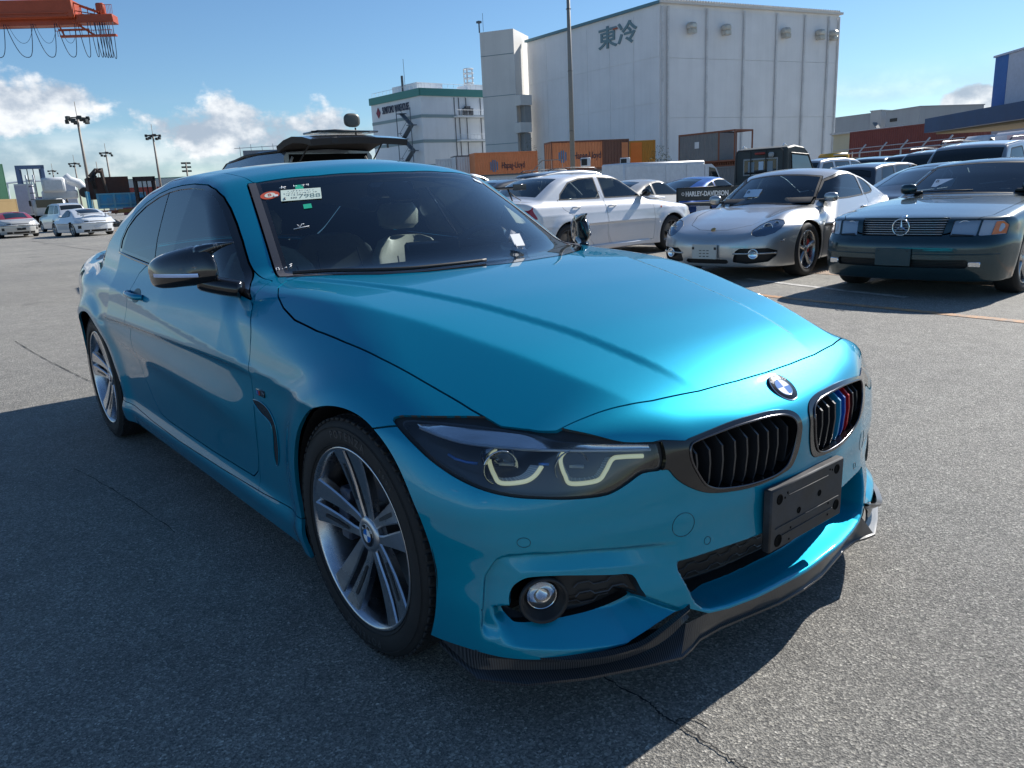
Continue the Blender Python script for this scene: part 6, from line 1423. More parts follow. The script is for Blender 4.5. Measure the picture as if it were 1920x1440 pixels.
# ---- cars at the left edge
GT=dict(CAY,fronts=[],zt=CAY['zt'],panels=[('bonnet_line',[(-.40,-.1),(-.42,.30),(-.50,.55),(-.2,.56),(.25,.52),(.55,.42),(.72,.20),(.76,-.1)],(0,1))])
def gt_extra(top_wing):
    def f(T,c):
        bk=nmat('rear_black',(.012,.012,.013),.5)
        sx=lambda y,z: float(c.sx(y,z,False))
        MB().grid([[(sx(abs(y),z)-.004,y,z) for y in np.linspace(-.62,.62,13)] for z in (.20,.30)]).obj('diffuser',bk,T,True)
        MB().grid([[(sx(abs(y),z)-.004,y,z) for y in np.linspace(-.66,.66,13)] for z in (.665,.70)]).obj('grille_strip',bk,T,True)
        MB().box((sx(0,.42)-.006,0,.43),(.008,.40,.11)).obj('number_plate',WHT if top_wing else bk,T)
        for s in (-1,1):
            MB().grid([[(sx(y,z)-.005,s*y,z) for y in np.linspace(.46,.80,7)] for z in (.60,.65)]).obj('tail_lamp',nmat('lamp_smoked_red',(.12,.03,.03),.12,0,.9),T,True)
            MB().grid([[(sx(y,z)-.005,s*y,z) for y in np.linspace(.70,.80,4)] for z in (.36,.50)]).obj('bumper_vent',bk,T,True)
        if top_wing:
            w=MB().box((-3.02,0,1.03),(.26,1.42,.03),bev=.012,R3=Matrix.Rotation(.12,4,'Y')).obj('rear_wing',WHITE,T)
            for s in (-1,1): MB().box((-3.0,s*.50,.93),(.16,.03,.18),bev=.01).obj('wing_strut',WHITE,w); MB().box((-3.03,s*.71,1.04),(.28,.02,.10),bev=.008).obj('wing_endplate',WHITE,w)
        else:
            for i in range(8): MB().tube([(-2.72-.05*i,y,.935-.012*i-.03*y*y) for y in np.linspace(-.36,.36,7)],.010,4).obj('engine_slat',bk,T,True)
        car_mirror(T,c,-.72,.92,WHITE if top_wing else SILVER,.15,.11,.03)
    return f
far_car('sports_coupe','white sports coupe with fixed rear wing, left of the blue flatbed truck',(.66,.70,.74),GT,141,44,PI+.14,h=.022,extra=gt_extra(True),metal=.05)
far_car('sports_coupe','silver-white convertible with a red soft top at the left edge',(.52,.52,.50),GT,8,49,PI+.05,h=.022,extra=gt_extra(False),metal=.3,mname='paint_red_top')
def redtop():
    m=MATS['paint_red_top']; nt,N,L,B=NT(m); src=B.inputs['Base Color'].links[0].from_socket
    tc=N.new('ShaderNodeTexCoord'); sp=N.new('ShaderNodeSeparateXYZ'); L.new(tc.outputs['Object'],sp.inputs[0])
    L.new(mixrgb(nt,mrange(nt,sp.outputs[2],.925,.93,0,1),src,(.42,.03,.03)),B.inputs['Base Color'])
redtop()
far_car('hatchback','white hatchback with a dark rear window beside the white winged coupe',(.66,.69,.72),MPV,106,56,PI+.1,h=.04)
# ------------------------------------------------------------------ containers
CH=2.59
def cmat(name,col,rust=.35):
    if name in MATS: return MATS[name]
    m=nmat(name,col,.6); nt,N,L,B=NT(m); n=tex(nt,'Noise',.8,det=9,rough=.7); n2=tex(nt,'Noise',5,det=8,rough=.75)
    f=cramp(nt,n2.outputs[0],[(.56,(0,)*3),(.74,(rust,)*3)]); c=mixrgb(nt,cramp(nt,n.outputs[0],[(.35,(0,)*3),(.7,(.35,)*3)]),col,tuple(min(1,q*1.35+.03) for q in col)); L.new(mixrgb(nt,f,c,(.11,.045,.025)),B.inputs['Base Color']); return m
def container(label,P,ang,L,mat,D=2.44,z0=0,H=CH,group='shipping containers',corr=.28,castmat=None,doors=None,text_=None,frame_only=0,patch=None):
    """local x along the length, y away from the viewer, side at y=0; doors: 'l','r' end has door leaves"""
    T=empty('shipping_container',label,'container',(P.x,P.y,z0),ang,group)
    n=int(L/corr); dp=.045
    def corrug(x0,x1,y,sgn):
        pts=[];k=int((x1-x0)/corr); 
        for i in range(k):
            a=x0+(x1-x0)*i/k; w=(x1-x0)/k
            pts+= [(a,0),(a+w*.25,0),(a+w*.5,dp),(a+w*.75,dp)]
        pts.append((x1,0)); return [[(px_,y+sgn*q,z) for px_,q in pts] for z in (.16,H-.14)]
    fo=frame_only
    MB().grid(corrug(.08,L-.08-fo,.02,1)).obj('side_panel',mat,T,False); MB().grid(corrug(.08,L-.08-fo,D-.02,-1)).obj('side_panel',mat,T,False)
    fr=MB()
    for x in (.04,L-.04-fo)+((L-.04,) if fo else ()):
        for y in (.04,D-.04): fr.box((x,y,H/2),(.10,.10,H))
    for z in (.08,H-.06):
        for y in (.03,D-.03): fr.box((L/2,y,z),(L,.08,.14))
        for x in (.04,L-.04): fr.box((x,D/2,z),(.08,D,.14))
    fr.obj('frame',castmat or mat,T)
    MB().box(((L-fo)/2,D/2,H-.03),(L-fo-.1,D-.1,.03)).obj('roof',mat,T); MB().box((L/2,D/2,.12),(L-.1,D-.1,.06)).obj('floor',DARK,T)
    for x,k in ((.02,'l'),(L-.02-fo,'r')):
        sg=-1 if k=='l' else 1
        if doors==k:
            for j in (0,1):
                MB().box((x,D*(.27+.46*j),H/2),(.05,D*.44,H-.3),bev=.01).obj('door_leaf',mat,T)
                for yy in (.12,.34):
                    MB().tube([(x+sg*.045,D*(.05+.46*j)+yy*D,.18),(x+sg*.045,D*(.05+.46*j)+yy*D,H-.18)],.022,6).obj('lock_rod',castmat or mat,T)
        else: MB().box((x,D/2,H/2),(.04,D-.12,H-.28)).obj('end_wall',mat,T)
    if text_:
        s_,x,z,sz_,w_,tm=text_
        text('lettering',s_,sz_,frame((x,.012,z),(1,0,0),(0,0,1)),tm,T,ext=.01,width=w_,bold=.004)
    if patch:
        for (x0,x1,z0_,z1_,pm) in patch: MB().box(((x0+x1)/2,.012,(z0_+z1_)/2),(x1-x0,.02,z1_-z0_)).obj('side_patch',pm,T)
    return T
def span(pxa,da,pxb,db): a=gat(pxa,da); b=gat(pxb,db); return a,math.atan2(b.y-a.y,b.x-a.x),(b-a).length
ORG=cmat('container_orange',(.62,.215,.085)); ORG2=cmat('container_orange_faded',(.52,.22,.12)); RED=cmat('container_brown_red',(.20,.045,.035)); GRY=cmat('container_grey',(.17,.17,.17)); BRT=cmat('container_bright_orange',(.68,.20,.03),.1); YEL=cmat('container_ochre',(.45,.22,.03)); WHC=cmat('container_white',(.62,.63,.64),.25); GRN=cmat('container_green',(.0,.06,.03),.1); DKM=nmat('letter_dark_blue',(.02,.03,.06),.6); BROWN=cmat('container_dark_brown',(.16,.07,.045)); RST=cmat('frame_rust',(.20,.07,.035),.6)
# upper row
P,A,L=span(893,88,1010,90); c=container('orange container with company lettering, left of the two lettered ones',P,A,L,ORG,z0=CH,text_=('Hapag-Lloyd',L*.42,1.15,.95,L*.36,DKM))
HLB=nmat('mark_blue_grey',(.10,.20,.32),.6)
def hlmark(T,x,z,s):
    for i,(h0,h1) in enumerate(((-.35,.35),(-.5,.5),(-.5,.5),(-.35,.35))): MB().box((x+i*.24*s,.012,z),(.15*s,.02,(h1-h0)*1.25*s)).obj('company_mark',HLB,T)
hlmark(c,L*.25,1.15,1.0)
container('lower orange container under the left lettered one',P,A,L,ORG2,z0=0)
P,A,L=span(1036,73.5,1132,75.0); P0=P
c=container('faded orange container with company lettering and its door end facing left',P,A,L,ORG,z0=CH,doors='l',castmat=RST,text_=('Hapag-Lloyd',L*.42,1.25,.85,L*.53,DKM)); hlmark(c,L*.15,1.25,.85)
P1,A1,L1=span(1132.5,75.0,1180,75.8); container('short dark brown container between the lettered one and the bright orange one',P1,A1,L1,BROWN,z0=CH,patch=[(L1*.72,L1*.98,.2,2.3,ORG)])
container('lower rusty orange container under the lettered one',P,A,L+L1,ORG2,z0=0)
P,A,L=span(1181,80,1229,80.5); container('bright orange and ochre container at the right end of the orange row',P,A,L,YEL,z0=CH,D=2.4,patch=[(.1,L*.48,.15,2.45,BRT)]); container('lower ochre container at the right end of the orange row',P,A,L,YEL,z0=0)
P,A,L=span(1272,75,1376,71); container('grey container with an open rusty frame at its right end',P,A,L,GRY,z0=CH,frame_only=L*.27,castmat=RST,patch=[(L*.30,L*.38,1.3,1.85,WHC)])
rr=MB(); 
for i in range(40): rr.box((L*1.55*i/39-.8,.6,.0),(.09,.9,.28))
q=rr.box((L*.65,1.3,-.2),(L*1.7,2.4,.2)).obj('steel_rack',RST,None,label='rusty steel rack under the grey container',cat='rack'); q.location=(P.x,P.y,CH-.18); q.rotation_euler=(0,0,A)
container('lower grey container under the steel rack',P,A,L,GRY,z0=0,H=CH-.4)
P,A,L=span(820,92,858,92); container('white container with a row of door rods, left of the orange lettered ones',*span(858,90,889,90.5),WHC,z0=CH-.1,castmat=GRY,doors=None)
container('dirty white container partly behind the teal roof',P,A,L,WHC,z0=CH-.3)
P,A,L=span(1588,93,1808,82); container('long brown-red container in two equal halves behind the wire fence',P,A,L,RED,z0=CH+.1,doors='r',castmat=cmat('container_brown_red',(.20,.045,.035))); container('lower brown-red container under the long one',P,A,L,RED,z0=0)
P,A,L=span(-130,70,-38,68); container('dark green container stacked at the left edge',P,A,L,GRN,z0=2.2,D=3)
container('ochre container under the green one at the left edge',P,A,L*1.15,cmat('container_dull_ochre',(.22,.15,.06)),z0=-.35,D=3)
for i,(a,b,d,lab,m) in enumerate(((60,118,150,'dull red container far off behind the blue flatbed truck',RED),(224,262,150,'maroon container far off with white marks',cmat('container_maroon',(.16,.03,.05))),(240,330,165,'long red container far off behind the blue flatbed, above the forklift',cmat('container_far_red',(.26,.05,.04))),(300,420,170,'brown container far off just left of the teal roof',BROWN))):
    P,A,L=span(a,d,b,d); container(lab,P,A,L,m,z0=1.6 if i==2 else 0,H=3.6 if i==0 else 3.2,group='containers in the far yard at left')
# air conditioners on the low white building behind the sedan
for px,lab in ((1098,'small white-framed air conditioning unit above the white sedan roof'),(1172,'small air conditioning unit left of the white van')):
    p=at(px,304,70); T=empty('air_conditioner',lab,'air conditioner',(p.x,p.y,p.z),yaw_at:=math.atan2(p.y-CAMP[1],p.x-CAMP[0])-PI/2,'air conditioning units')
    MB().box((0,0,0),(.85,.35,.75),bev=.03).obj('casing',WHT,T); MB().box((-.12,-.18,0),(.5,.02,.55)).obj('fan_grille',BLK,T)
P,A,L=span(890,66,1180,66); T=empty('site_office','low pale site building under the orange containers','building',(P.x,P.y,0),A)
MB().box((L/2,1.5,1.15),(L,3,2.3)).obj('wall',WHT,T); MB().box((L/2,1.4,2.36),(L+.3,3.3,.12)).obj('roof',ALUD,T)
T=empty('steel_steps','pale steel steps with handrails left of the faded orange container','steps',gat(985,68),A)
m=MB()
for i in range(7): m.box((.25*i,0,1.2+.22*i),(.28,.8,.04))
for y in (-.4,.4): m.tube([(0,y,1.9),(1.5,y,3.4),(3.2,y,3.4)],.03,5); m.tube([(0,y,1.1),(1.5,y,2.5),(3.2,y,2.5)],.04,5)
for x in (1.5,2.3,3.2): m.tube([(x,-.4,2.4),(x,-.4,3.4)],.025,5)
m.obj('steps_frame',nmat('steel_pinkish',(.42,.33,.28),.6),T)
# ------------------------------------------------------------------ buildings
def wallmat(name,col,scale=.25,streak=.2,rough=.75):
    if name in MATS: return MATS[name]
    m=nmat(name,col,rough); nt,N,L,B=NT(m); tc=N.new('ShaderNodeTexCoord'); mp=N.new('ShaderNodeMapping'); mp.inputs['Scale'].default_value=(1.6,1.6,.07); L.new(tc.outputs['Object'],mp.inputs[0])
    n=tex(nt,'Noise',1.0,det=8,rough=.7,vec=mp.outputs[0]); n2=tex(nt,'Noise',scale,det=6)
    c=mixrgb(nt,cramp(nt,n.outputs[0],[(.45,(0,)*3),(.8,(streak,)*3)]),col,tuple(q*.62 for q in col)); L.new(mixrgb(nt,1,c,cramp(nt,n2.outputs[0],[(.3,(.93,)*3),(.7,(1.04,)*3)]),'MULTIPLY'),B.inputs['Base Color']); return m
WALL=wallmat('wall_white_grey',(.80,.80,.80)); WALLL=wallmat('wall_cream_grey',(.68,.66,.62)); TRIM=nmat('trim_blue_grey',(.10,.22,.27),.5); TEALB=nmat('parapet_green',(.07,.25,.22),.55); SIGN=nmat('sign_slate',(.15,.24,.27),.5); DOWN=dirty('downpipe_white',(.68,.68,.68),.5,amt=.3,scale=.6)
def top_z(px,py,d): return at(px,py,d).z
def local(T,p): return T.matrix_world.inverted()@p
C0=gat(1237,110,4); C1=gat(1573,131.5,42); C2=gat(988,131,68)
H0=top_z(1240,3,110); H1=top_z(1575,42,131.5); H2=top_z(992,68,131)
Hh=(H0+H1+H2)/3
def big_store():
    T=empty('cold_store_building','huge white windowless cold store with dark two-character sign near its roof','building',C0)
    u=(C1-C0); Lr=u.length; ur=u.normalized(); v=(C2-C0); Ll=v.length; vl=v.normalized()
    nr=Vector((ur.y,-ur.x,0)); nr=nr if nr.dot(Vector(CAMP)-C0)>0 else -nr; nl=Vector((vl.y,-vl.x,0)); nl=nl if nl.dot(Vector(CAMP)-C0)>0 else -nl
    Mr=Matrix(((ur.x,-nr.x,0,0),(ur.y,-nr.y,0,0),(0,0,1,0),(0,0,0,1)))      # local x along wall, y into the building
    Ml=Matrix(((-vl.x,-nl.x,0,vl.x*Ll),(-vl.y,-nl.y,0,vl.y*Ll),(0,0,1,0),(0,0,0,1)))
    B=C1-C0+v
    P=[(0,0),(u.x,u.y),(B.x,B.y),(v.x,v.y)]
    MB().add([(x,y,0) for x,y in P]+[(x,y,Hh) for x,y in P],[(0,1,5,4),(1,2,6,5),(2,3,7,6),(3,0,4,7),(4,5,6,7)]).obj('wall',WALL,T,False)
    # right face: six bays, each its own cladding panel, downpipes and hooded vents
    xs=[0,.035,.235,.435,.62,.785,.93,1.0]
    for a,b in zip(xs[1:-1],xs[2:]):
        for z0,z1 in ((0,Hh*.40),(Hh*.40,Hh*.72),(Hh*.72,Hh*.97)):
            MB().box(((a+b)/2*Lr,-.05,(z0+z1)/2),((b-a)*Lr-.12,.10,z1-z0-.05),Mr).obj('wall_panel',WALL,T)
    for a in xs[:]:
        MB().tube([(a*Lr+.25*(1 if a<.5 else -1)*(a in (0,1.0)),-.28,0),(a*Lr+.25*(1 if a<.5 else -1)*(a in (0,1.0)),-.28,Hh*.985)],.15,8,M=Mr).obj('downpipe',DOWN,T)
    MB().box((Lr/2,-.2,Hh+.12),(Lr+.5,.7,.30),Mr).obj('eaves_trim',WALLL,T)
    rb=MB()
    for i in range(int(Lr/.45)): rb.box((.45*i+.2,-.25,Hh+.36),(.22,.8,.18),Mr)
    rb.obj('roof_ridges',WALLL,T)
    vm=dirty('vent_metal',(.62,.60,.54),.45,metal=.3,amt=.5,scale=1.2,dirt=(.25,.17,.08))
    for f in (.145,.325,.66,.865,.965 if False else .99*.955):
        x=f*Lr; w=MB().box((x,-.7,Hh*.885),(1.15,1.2,.9),Mr,bev=.25).obj('vent_hood',vm,T)
        MB().box((x,-.8,Hh*.885-.65),(.95,.9,.55),Mr,bev=.05).obj('vent_louvre',vm,w)
        for k in range(4): MB().box((x-.33+.22*k,-1.26,Hh*.885-.65),(.08,.04,.5),Mr).obj('louvre_slat',vm,w)
    # left face: panels with fine joints, blue trim, sign
    for i in range(6):
        for j in range(4):
            a,b=i/6,(i+1)/6; z0,z1=Hh*.97*j/4,Hh*.97*(j+1)/4
            MB().box(((a+b)/2*Ll,-.03,(z0+z1)/2),((b-a)*Ll-.05,.06,z1-z0-.05),Ml).obj('wall_panel',WALL,T)
    MB().box((Ll/2,-.15,Hh+.12),(Ll+.4,.5,.34),Ml).obj('eaves_trim',TRIM,T)
    sm=Ml@Matrix.Translation((Ll*.725,-.12,Hh*.885))@Matrix(((1,0,0,0),(0,0,-1,0),(0,1,0,0),(0,0,0,1)))@Matrix.Diagonal((.95,.74,1,1))
    text('sign_letters','東冷',4.1,sm,SIGN,T,ext=.08,bold=.06,align='CENTER')
    MB().box((Ll*.715,-.24,Hh*.93),(.9,.06,.2),Ml).obj('sign_red_stroke',nmat('sign_red',(.40,.09,.04),.5),T)
    # stair tower at the left end
    tw=gat(899,129,62)-C0; t2=gat(962,127,57)-C0; th=top_z(940,57,128); a=tw; b=t2; w=(b-a); n=Vector((w.y,-w.x,0)).normalized(); n=n if n.dot(Vector(CAMP)-C0-a)>0 else -n
    q=b-n*12+w*.0; e=b-n*0+ (gat(990,134,57)-gat(962,127,57))
    Pt=[(a.x,a.y),(b.x,b.y),(e.x,e.y),((e-n*9-w).x,(e-n*9-w).y)]
    MB().add([(x,y,0) for x,y in Pt]+[(x,y,th) for x,y in Pt],[(0,1,5,4),(1,2,6,5),(2,3,7,6),(3,0,4,7),(4,5,6,7)]).obj('stair_tower',WALLL,T,False)
    for f in (.33,.62,.86):
        MB().tube([(a.x+n.x*.03,a.y+n.y*.03,th*f),(b.x+n.x*.03,b.y+n.y*.03,th*f)],.035,4).obj('panel_joint',TRIM,T)
    tm=MB().tube([(a.x,a.y,th),(a.x,a.y,th+1.5)],.12,6).tube([(a.x+1,a.y,th),(a.x+1,a.y,th+2.6)],.04,4).box((a.x,a.y,th+1.5),(.6,.6,.3)).obj('roof_mast',ALUD,T)
    for py in (189,240):
        p=at(978,py,127.5)-C0; ang=math.atan2(ur.y,ur.x)
        MB().box((p.x,p.y,p.z-C0.z),(2.4,2.2,1.5),rz=math.atan2(vl.y,vl.x)).obj('balcony',WALLL,T); MB().box((p.x-nl.x*.5+.3,p.y-nl.y*.5,p.z-2.6),(1.2,1.2,3.6),rz=math.atan2(vl.y,vl.x)).obj('doorway_recess',wallmat('wall_recess',(.30,.30,.29)),T)
    return T
big_store()
def warehouse():
    c0=gat(787,150,168); c1=gat(925,158.5,173); c2=gat(695,164,190); Hw=top_z(787,166,150)
    T=empty('warehouse_building','grey-white warehouse with a green roof edge, lettering and outside stairs','building',c0)
    u=c1-c0; v=c2-c0; Lr,Ll=u.length,v.length; ur=u.normalized(); vl=v.normalized(); cv=Vector(CAMP)-c0
    nr=Vector((ur.y,-ur.x,0)); nr=nr if nr.dot(cv)>0 else -nr; nl=Vector((vl.y,-vl.x,0)); nl=nl if nl.dot(cv)>0 else -nl
    Mr=Matrix(((ur.x,-nr.x,0,0),(ur.y,-nr.y,0,0),(0,0,1,0),(0,0,0,1))); Ml=Matrix(((-vl.x,-nl.x,0,v.x),(-vl.y,-nl.y,0,v.y),(0,0,1,0),(0,0,0,1)))
    P=[(0,0),(u.x,u.y),((u+v).x,(u+v).y),(v.x,v.y)]; WM=wallmat('wall_blue_white',(.76,.79,.81))
    MB().add([(x,y,0) for x,y in P]+[(x,y,Hw) for x,y in P],[(0,1,5,4),(1,2,6,5),(2,3,7,6),(3,0,4,7),(4,5,6,7)]).obj('wall',WM,T,False)
    for M,L_ in ((Mr,Lr),(Ml,Ll)):
        MB().box((L_/2,-.15,Hw-.55),(L_+.3,.4,1.3),M).obj('parapet_band',TEALB,T)
        for f in (.76,.535,.31): MB().box((L_/2,-.06,Hw*f),(L_,.06,.55),M).obj('wall_band',nmat('band_grey_green',(.26,.34,.35),.6),T)
    sm=Ml@Matrix.Translation((Ll*.24,-.12,Hw*.865))@Matrix(((1,0,0,0),(0,0,-1,0),(0,1,0,0),(0,0,0,1)))
    text('wall_lettering','SUMITOMO WAREHOUSE',1.9,sm,nmat('letter_navy_grey',(.04,.05,.09),.5),T,ext=.05,width=Ll*.54,bold=0)
    MB().prism([(0,-1.0),(.7,0),(0,1.0),(-.7,0)],-.18,-.1,Ml@Matrix.Translation((Ll*.155,0,Hw*.855)),axis='Y').obj('diamond_mark',nmat('mark_crimson',(.22,.02,.05),.5),T)
    st=MB(); ms=nmat('stair_steel',(.10,.13,.16),.6)
    for k in range(7):
        z=Hw*.80-k*Hw*.115; x0,x1=(Ll*.72,Ll*.90) if k%2==0 else (Ll*.90,Ll*.72)
        st.box(((x0+x1)/2,-1.2,z-Hw*.057),(math.hypot(x1-x0,Hw*.115),1.0,.15),Ml,R3=Matrix.Rotation(math.atan2(Hw*.115,x1-x0)if x1>x0 else -math.atan2(Hw*.115,x0-x1),4,'Y'))
        st.box((x0,-1.2,z),(1.4,1.4,.14),Ml); st.tube([(x0-.7,-1.9,z+1.0),(x0+.7,-1.9,z+1.0)],.05,4,M=Ml); st.tube([(x0,-1.9,z+1.0),(x1,-1.9,z+1.0-Hw*.115)],.05,4,M=Ml)
    for x in (.68,.95): st.tube([(Ll*x,-1.9,0),(Ll*x,-1.9,Hw*.84)],.09,5,M=Ml)
    st.obj('outside_stairs',ms,T)
    for f,x0,x1 in ((.755,.42,1.0),(.535,.44,.82),(.31,.45,.83)):
        b=MB().box(((x0+x1)/2*Lr,-.8,Hw*f),((x1-x0)*Lr,1.6,.25),Mr).obj('balcony',WM,T); m=MB().tube([(x0*Lr,-1.55,Hw*f+1.1),(x1*Lr,-1.55,Hw*f+1.1)],.04,4,M=Mr)
        for i in range(9): m.tube([((x0+(x1-x0)*i/8)*Lr,-1.55,Hw*f),((x0+(x1-x0)*i/8)*Lr,-1.55,Hw*f+1.1)],.03,4,M=Mr)
        m.obj('railing',WM,b)
    for i in range(4): MB().box((Lr*(.60+.05*i),-.6,Hw*.31+.8),(.6,.6,1.3),Mr).obj('condenser',ALUD,T)
    for x,z in ((.57,.80),(.64,.80),(.60,.95 if False else .82)): MB().box((Lr*x,-.5,Hw*z),(1.0,.6,1.2),Mr).obj('condenser',ALUD,T)
    for x in (.44,.50,.60,.80): MB().tube([(x*Lr,-.1,0),(x*Lr,-.1,Hw*.93)],.07,5,M=Mr).obj('wall_pipe',ALUD,T)
    for x,z in ((.29,.55),): MB().box((Ll*x,-.05,Hw*z),(.7,.1,1.3),Ml).obj('window',BLK,T)
    b=MB().box((Ll*.45,6,Hw+.8),(Ll*.5,6,2.2),Ml).obj('roof_house',WM,T); MB().tube([(Ll*.42,3,Hw),(Ll*.42,3,Hw+3.6)],.25,8,M=Ml).tube([(Ll*.47,3,Hw),(Ll*.47,3,Hw+6.5)],.05,4,M=Ml).obj('roof_aerial',ALUD,T)
    MB().box((Lr*.88,5,Hw+.7),(Lr*.24,4,1.6),Mr).obj('roof_house',WM,T); m=MB()
    for a in range(5): m.tube([(Lr*.86+.9*math.cos(a*1.26),5+.9*math.sin(a*1.26),Hw+1.6),(Lr*.86+.9*math.cos(a*1.26),5+.9*math.sin(a*1.26),Hw+4.6)],.12,5,M=Mr)
    for z in (2,2.9,3.8,4.6): m.tube([(Lr*.86+.95*math.cos(t),5+.95*math.sin(t),Hw+z) for t in np.linspace(0,2*PI,10,endpoint=False)],.09,4,True,M=Mr)
    m.obj('lattice_mast',DOWN,T)
    m=MB()
    for M,L_ in ((Mr,Lr),(Ml,Ll)):
        m.tube([(0,.4,Hw+1.0),(L_,.4,Hw+1.0)],.035,4,M=M)
        for i in range(14): m.tube([(L_*i/13,.4,Hw),(L_*i/13,.4,Hw+1.0)],.03,4,M=M)
    m.obj('roof_railing',DOWN,T)
warehouse()
def simple_block(name,label,pa,da,pb,db,py_top,depth,mat,z0=0,trim=None,**kw):
    a=gat(pa,da); b=gat(pb,db); ang=math.atan2(b.y-a.y,b.x-a.x); L=(b-a).length; H=top_z((pa+pb)/2,py_top,(da+db)/2)
    T=empty(name,label,kw.get('cat','building'),(a.x,a.y,0),ang,kw.get('group'))
    MB().box((L/2,depth/2,(H+z0)/2),(L,depth,H-z0)).obj('wall',mat,T)
    MB().box((L/2,depth/2,H+.1),(L+.3,depth+.3,.2)).obj('roof_edge',trim or mat,T)
    return T,L,H
WG=wallmat('wall_far_grey',(.33,.35,.37)); WG2=wallmat('wall_far_grey2',(.40,.41,.42)); WC=wallmat('wall_cream',(.60,.54,.38))
T,L,H=simple_block('office_building','long low grey building far off right of the cold store',1550,215,1642,205,218,20,WG,group='far buildings at right'); 
for i in range(7): MB().box((L*(.2+.11*i),-.05,H*.35),(1.2,.1,.8)).obj('window',BLK,T)
T,L,H=simple_block('office_building','small grey stair block standing on the far grey building',1624,204,1643,203,209,8,WG2,group='far buildings at right')
T,L,H=simple_block('office_building','taller grey block with an outside stair, right of the stair block',1652,200,1714,192,206,16,WG,group='far buildings at right'); MB().box((L*.25,-.05,H*.86),(2.2,.1,.7)).obj('window',BLK,T)
m=MB()
for k in range(4): m.box((-4+2.2*(k%2),-.5,H*.25+k*2.4),(3.2,1,.2),R3=Matrix.Rotation(.8 if k%2 else -.8,4,'Y'))
m.obj('outside_stairs',nmat('stair_steel',(.10,.13,.16),.6),T)
T,L,H=simple_block('office_building','low pale far building left of the blue canopy',1713,240,1790,235,227,12,WG2,group='far buildings at right'); MB().box((L*.68,-.06,H*.80),(2.6,.1,1.6)).obj('wall_crest',nmat('crest_dark',(.12,.10,.16),.6),T)
T,L,H=simple_block('shed','cream shed with a ridged roof edge behind the brown container',1558,108,1683,100,249,12,WC,trim=WC); m=MB()
for i in range(40): m.box((L*i/39,-.2,H+.22),(.35,.5,.2))
m.obj('roof_ridges',DOWN,T)
T,L,H=simple_block('shed','flat-roofed pale blue-grey shed behind the long brown container',1683,112,1990,96,240,12,wallmat('wall_pale',(.50,.50,.50)),trim=nmat('trim_slate',(.20,.26,.32),.5))
# blue and white building with canopy at the right edge
def canopy_building():
    a=gat(1862,62,160); b=gat(2150,50,160); ang=math.atan2(b.y-a.y,b.x-a.x); L=(b-a).length
    T=empty('canopy_building','white building with a blue stripe over a dark blue canopy at the right edge','building',(a.x,a.y,0),ang)
    zt=top_z(1868,108,62); zb=top_z(1868,210,62); BL=dirty('panel_blue',(.01,.13,.42),.4,amt=.1,scale=.5); WP=dirty('panel_white',(.55,.57,.66),.5,amt=.15,scale=.4); CB=dirty('canopy_blue',(.008,.06,.16),.4,amt=.2,scale=.5)
    MB().box((.75,2,(zt+zb)/2),(1.5,4,zt-zb)).obj('blue_panel',BL,T); MB().box((L/2+.75,2.02,(zt+zb)/2),(L-1.5,4,zt-zb)).obj('white_panel',WP,T); MB().box((L/2,2,zt+.05),(L+.2,4.2,.12)).obj('parapet',WP,T)
    MB().box((L/2-1.4,0,zb-.45),(L+4.6,5,.95)).obj('canopy',CB,T); MB().box((L/2-1.4,.4,zb-1.0),(L+4,4.4,.12)).obj('canopy_soffit',nmat('soffit_tan',(.30,.24,.15),.7),T)
    for x in (2,L*.6,L): MB().box((x,3,(zb-1)/2),(.3,.3,zb-1)).obj('post',ALUD,T)
canopy_building()
def logo_truck():
    a=gat(1852,48); b=gat(2060,43); ang=math.atan2(b.y-a.y,b.x-a.x); L=(b-a).length; zt=top_z(1860,250,48)
    T=empty('box_truck','white box trailer with a red diamond H logo at the right edge','truck',(a.x,a.y,0),ang)
    WP=dirty('trailer_white',(.60,.60,.66),.4,amt=.2,scale=.5,dirt=(.4,.38,.4)); MB().box((L/2,1.2,(zt+.9)/2),(L,2.4,zt-.9),bev=.15).obj('box',WP,T)
    MB().box((L*.27,-.012,zt-1.05),(1.55,.02,1.75)).obj('logo_panel',nmat('logo_panel_pink',(.62,.42,.42),.5),T)
    rd=nmat('logo_red',(.30,.03,.06),.5); cx,cz=L*.275,zt-1.0
    MB().tube([(cx-.72,-.03,cz),(cx,-.03,cz+.45),(cx+.72,-.03,cz),(cx,-.03,cz-.45)],.045,4,True).obj('logo_diamond',rd,T)
    text('logo_letter','H',.55,frame((cx,-.03,cz),(1,0,0),(0,0,1)),rd,T,ext=.01,align='CENTER'); text('side_lettering','H',.95,frame((L*.43,-.03,cz),(1,0,0),(0,0,1)),nmat('letter_navy',(.015,.02,.05),.5),T,ext=.01,bold=.01)
    for x in (L*.5,L*.62): 
        e=bpy.data.objects.new('wheel',None); e.location=(x,.2,.48); reg(e,T); simple_wheel(e,.48,.3,'steel',ALU,res=20)
    MB().box((L/2,1.2,.7),(L*.9,.9,.3)).obj('chassis',DARK,T)
    cabm=dirty('cab_white',(.60,.62,.66),.35,amt=.2,scale=1); MB().box((-1.6,1.2,1.6),(1.9,2.2,2.3),bev=.25).obj('cab',cabm,T); MB().box((-1.5,.09,2.1),(.9,.03,.7)).obj('cab_window',BLK,T); MB().box((-.5,1.2,2.3),(.3,1.8,.5),R3=Matrix.Rotation(.5,4,'Y')).obj('wind_deflector',BLK,T)
logo_truck()
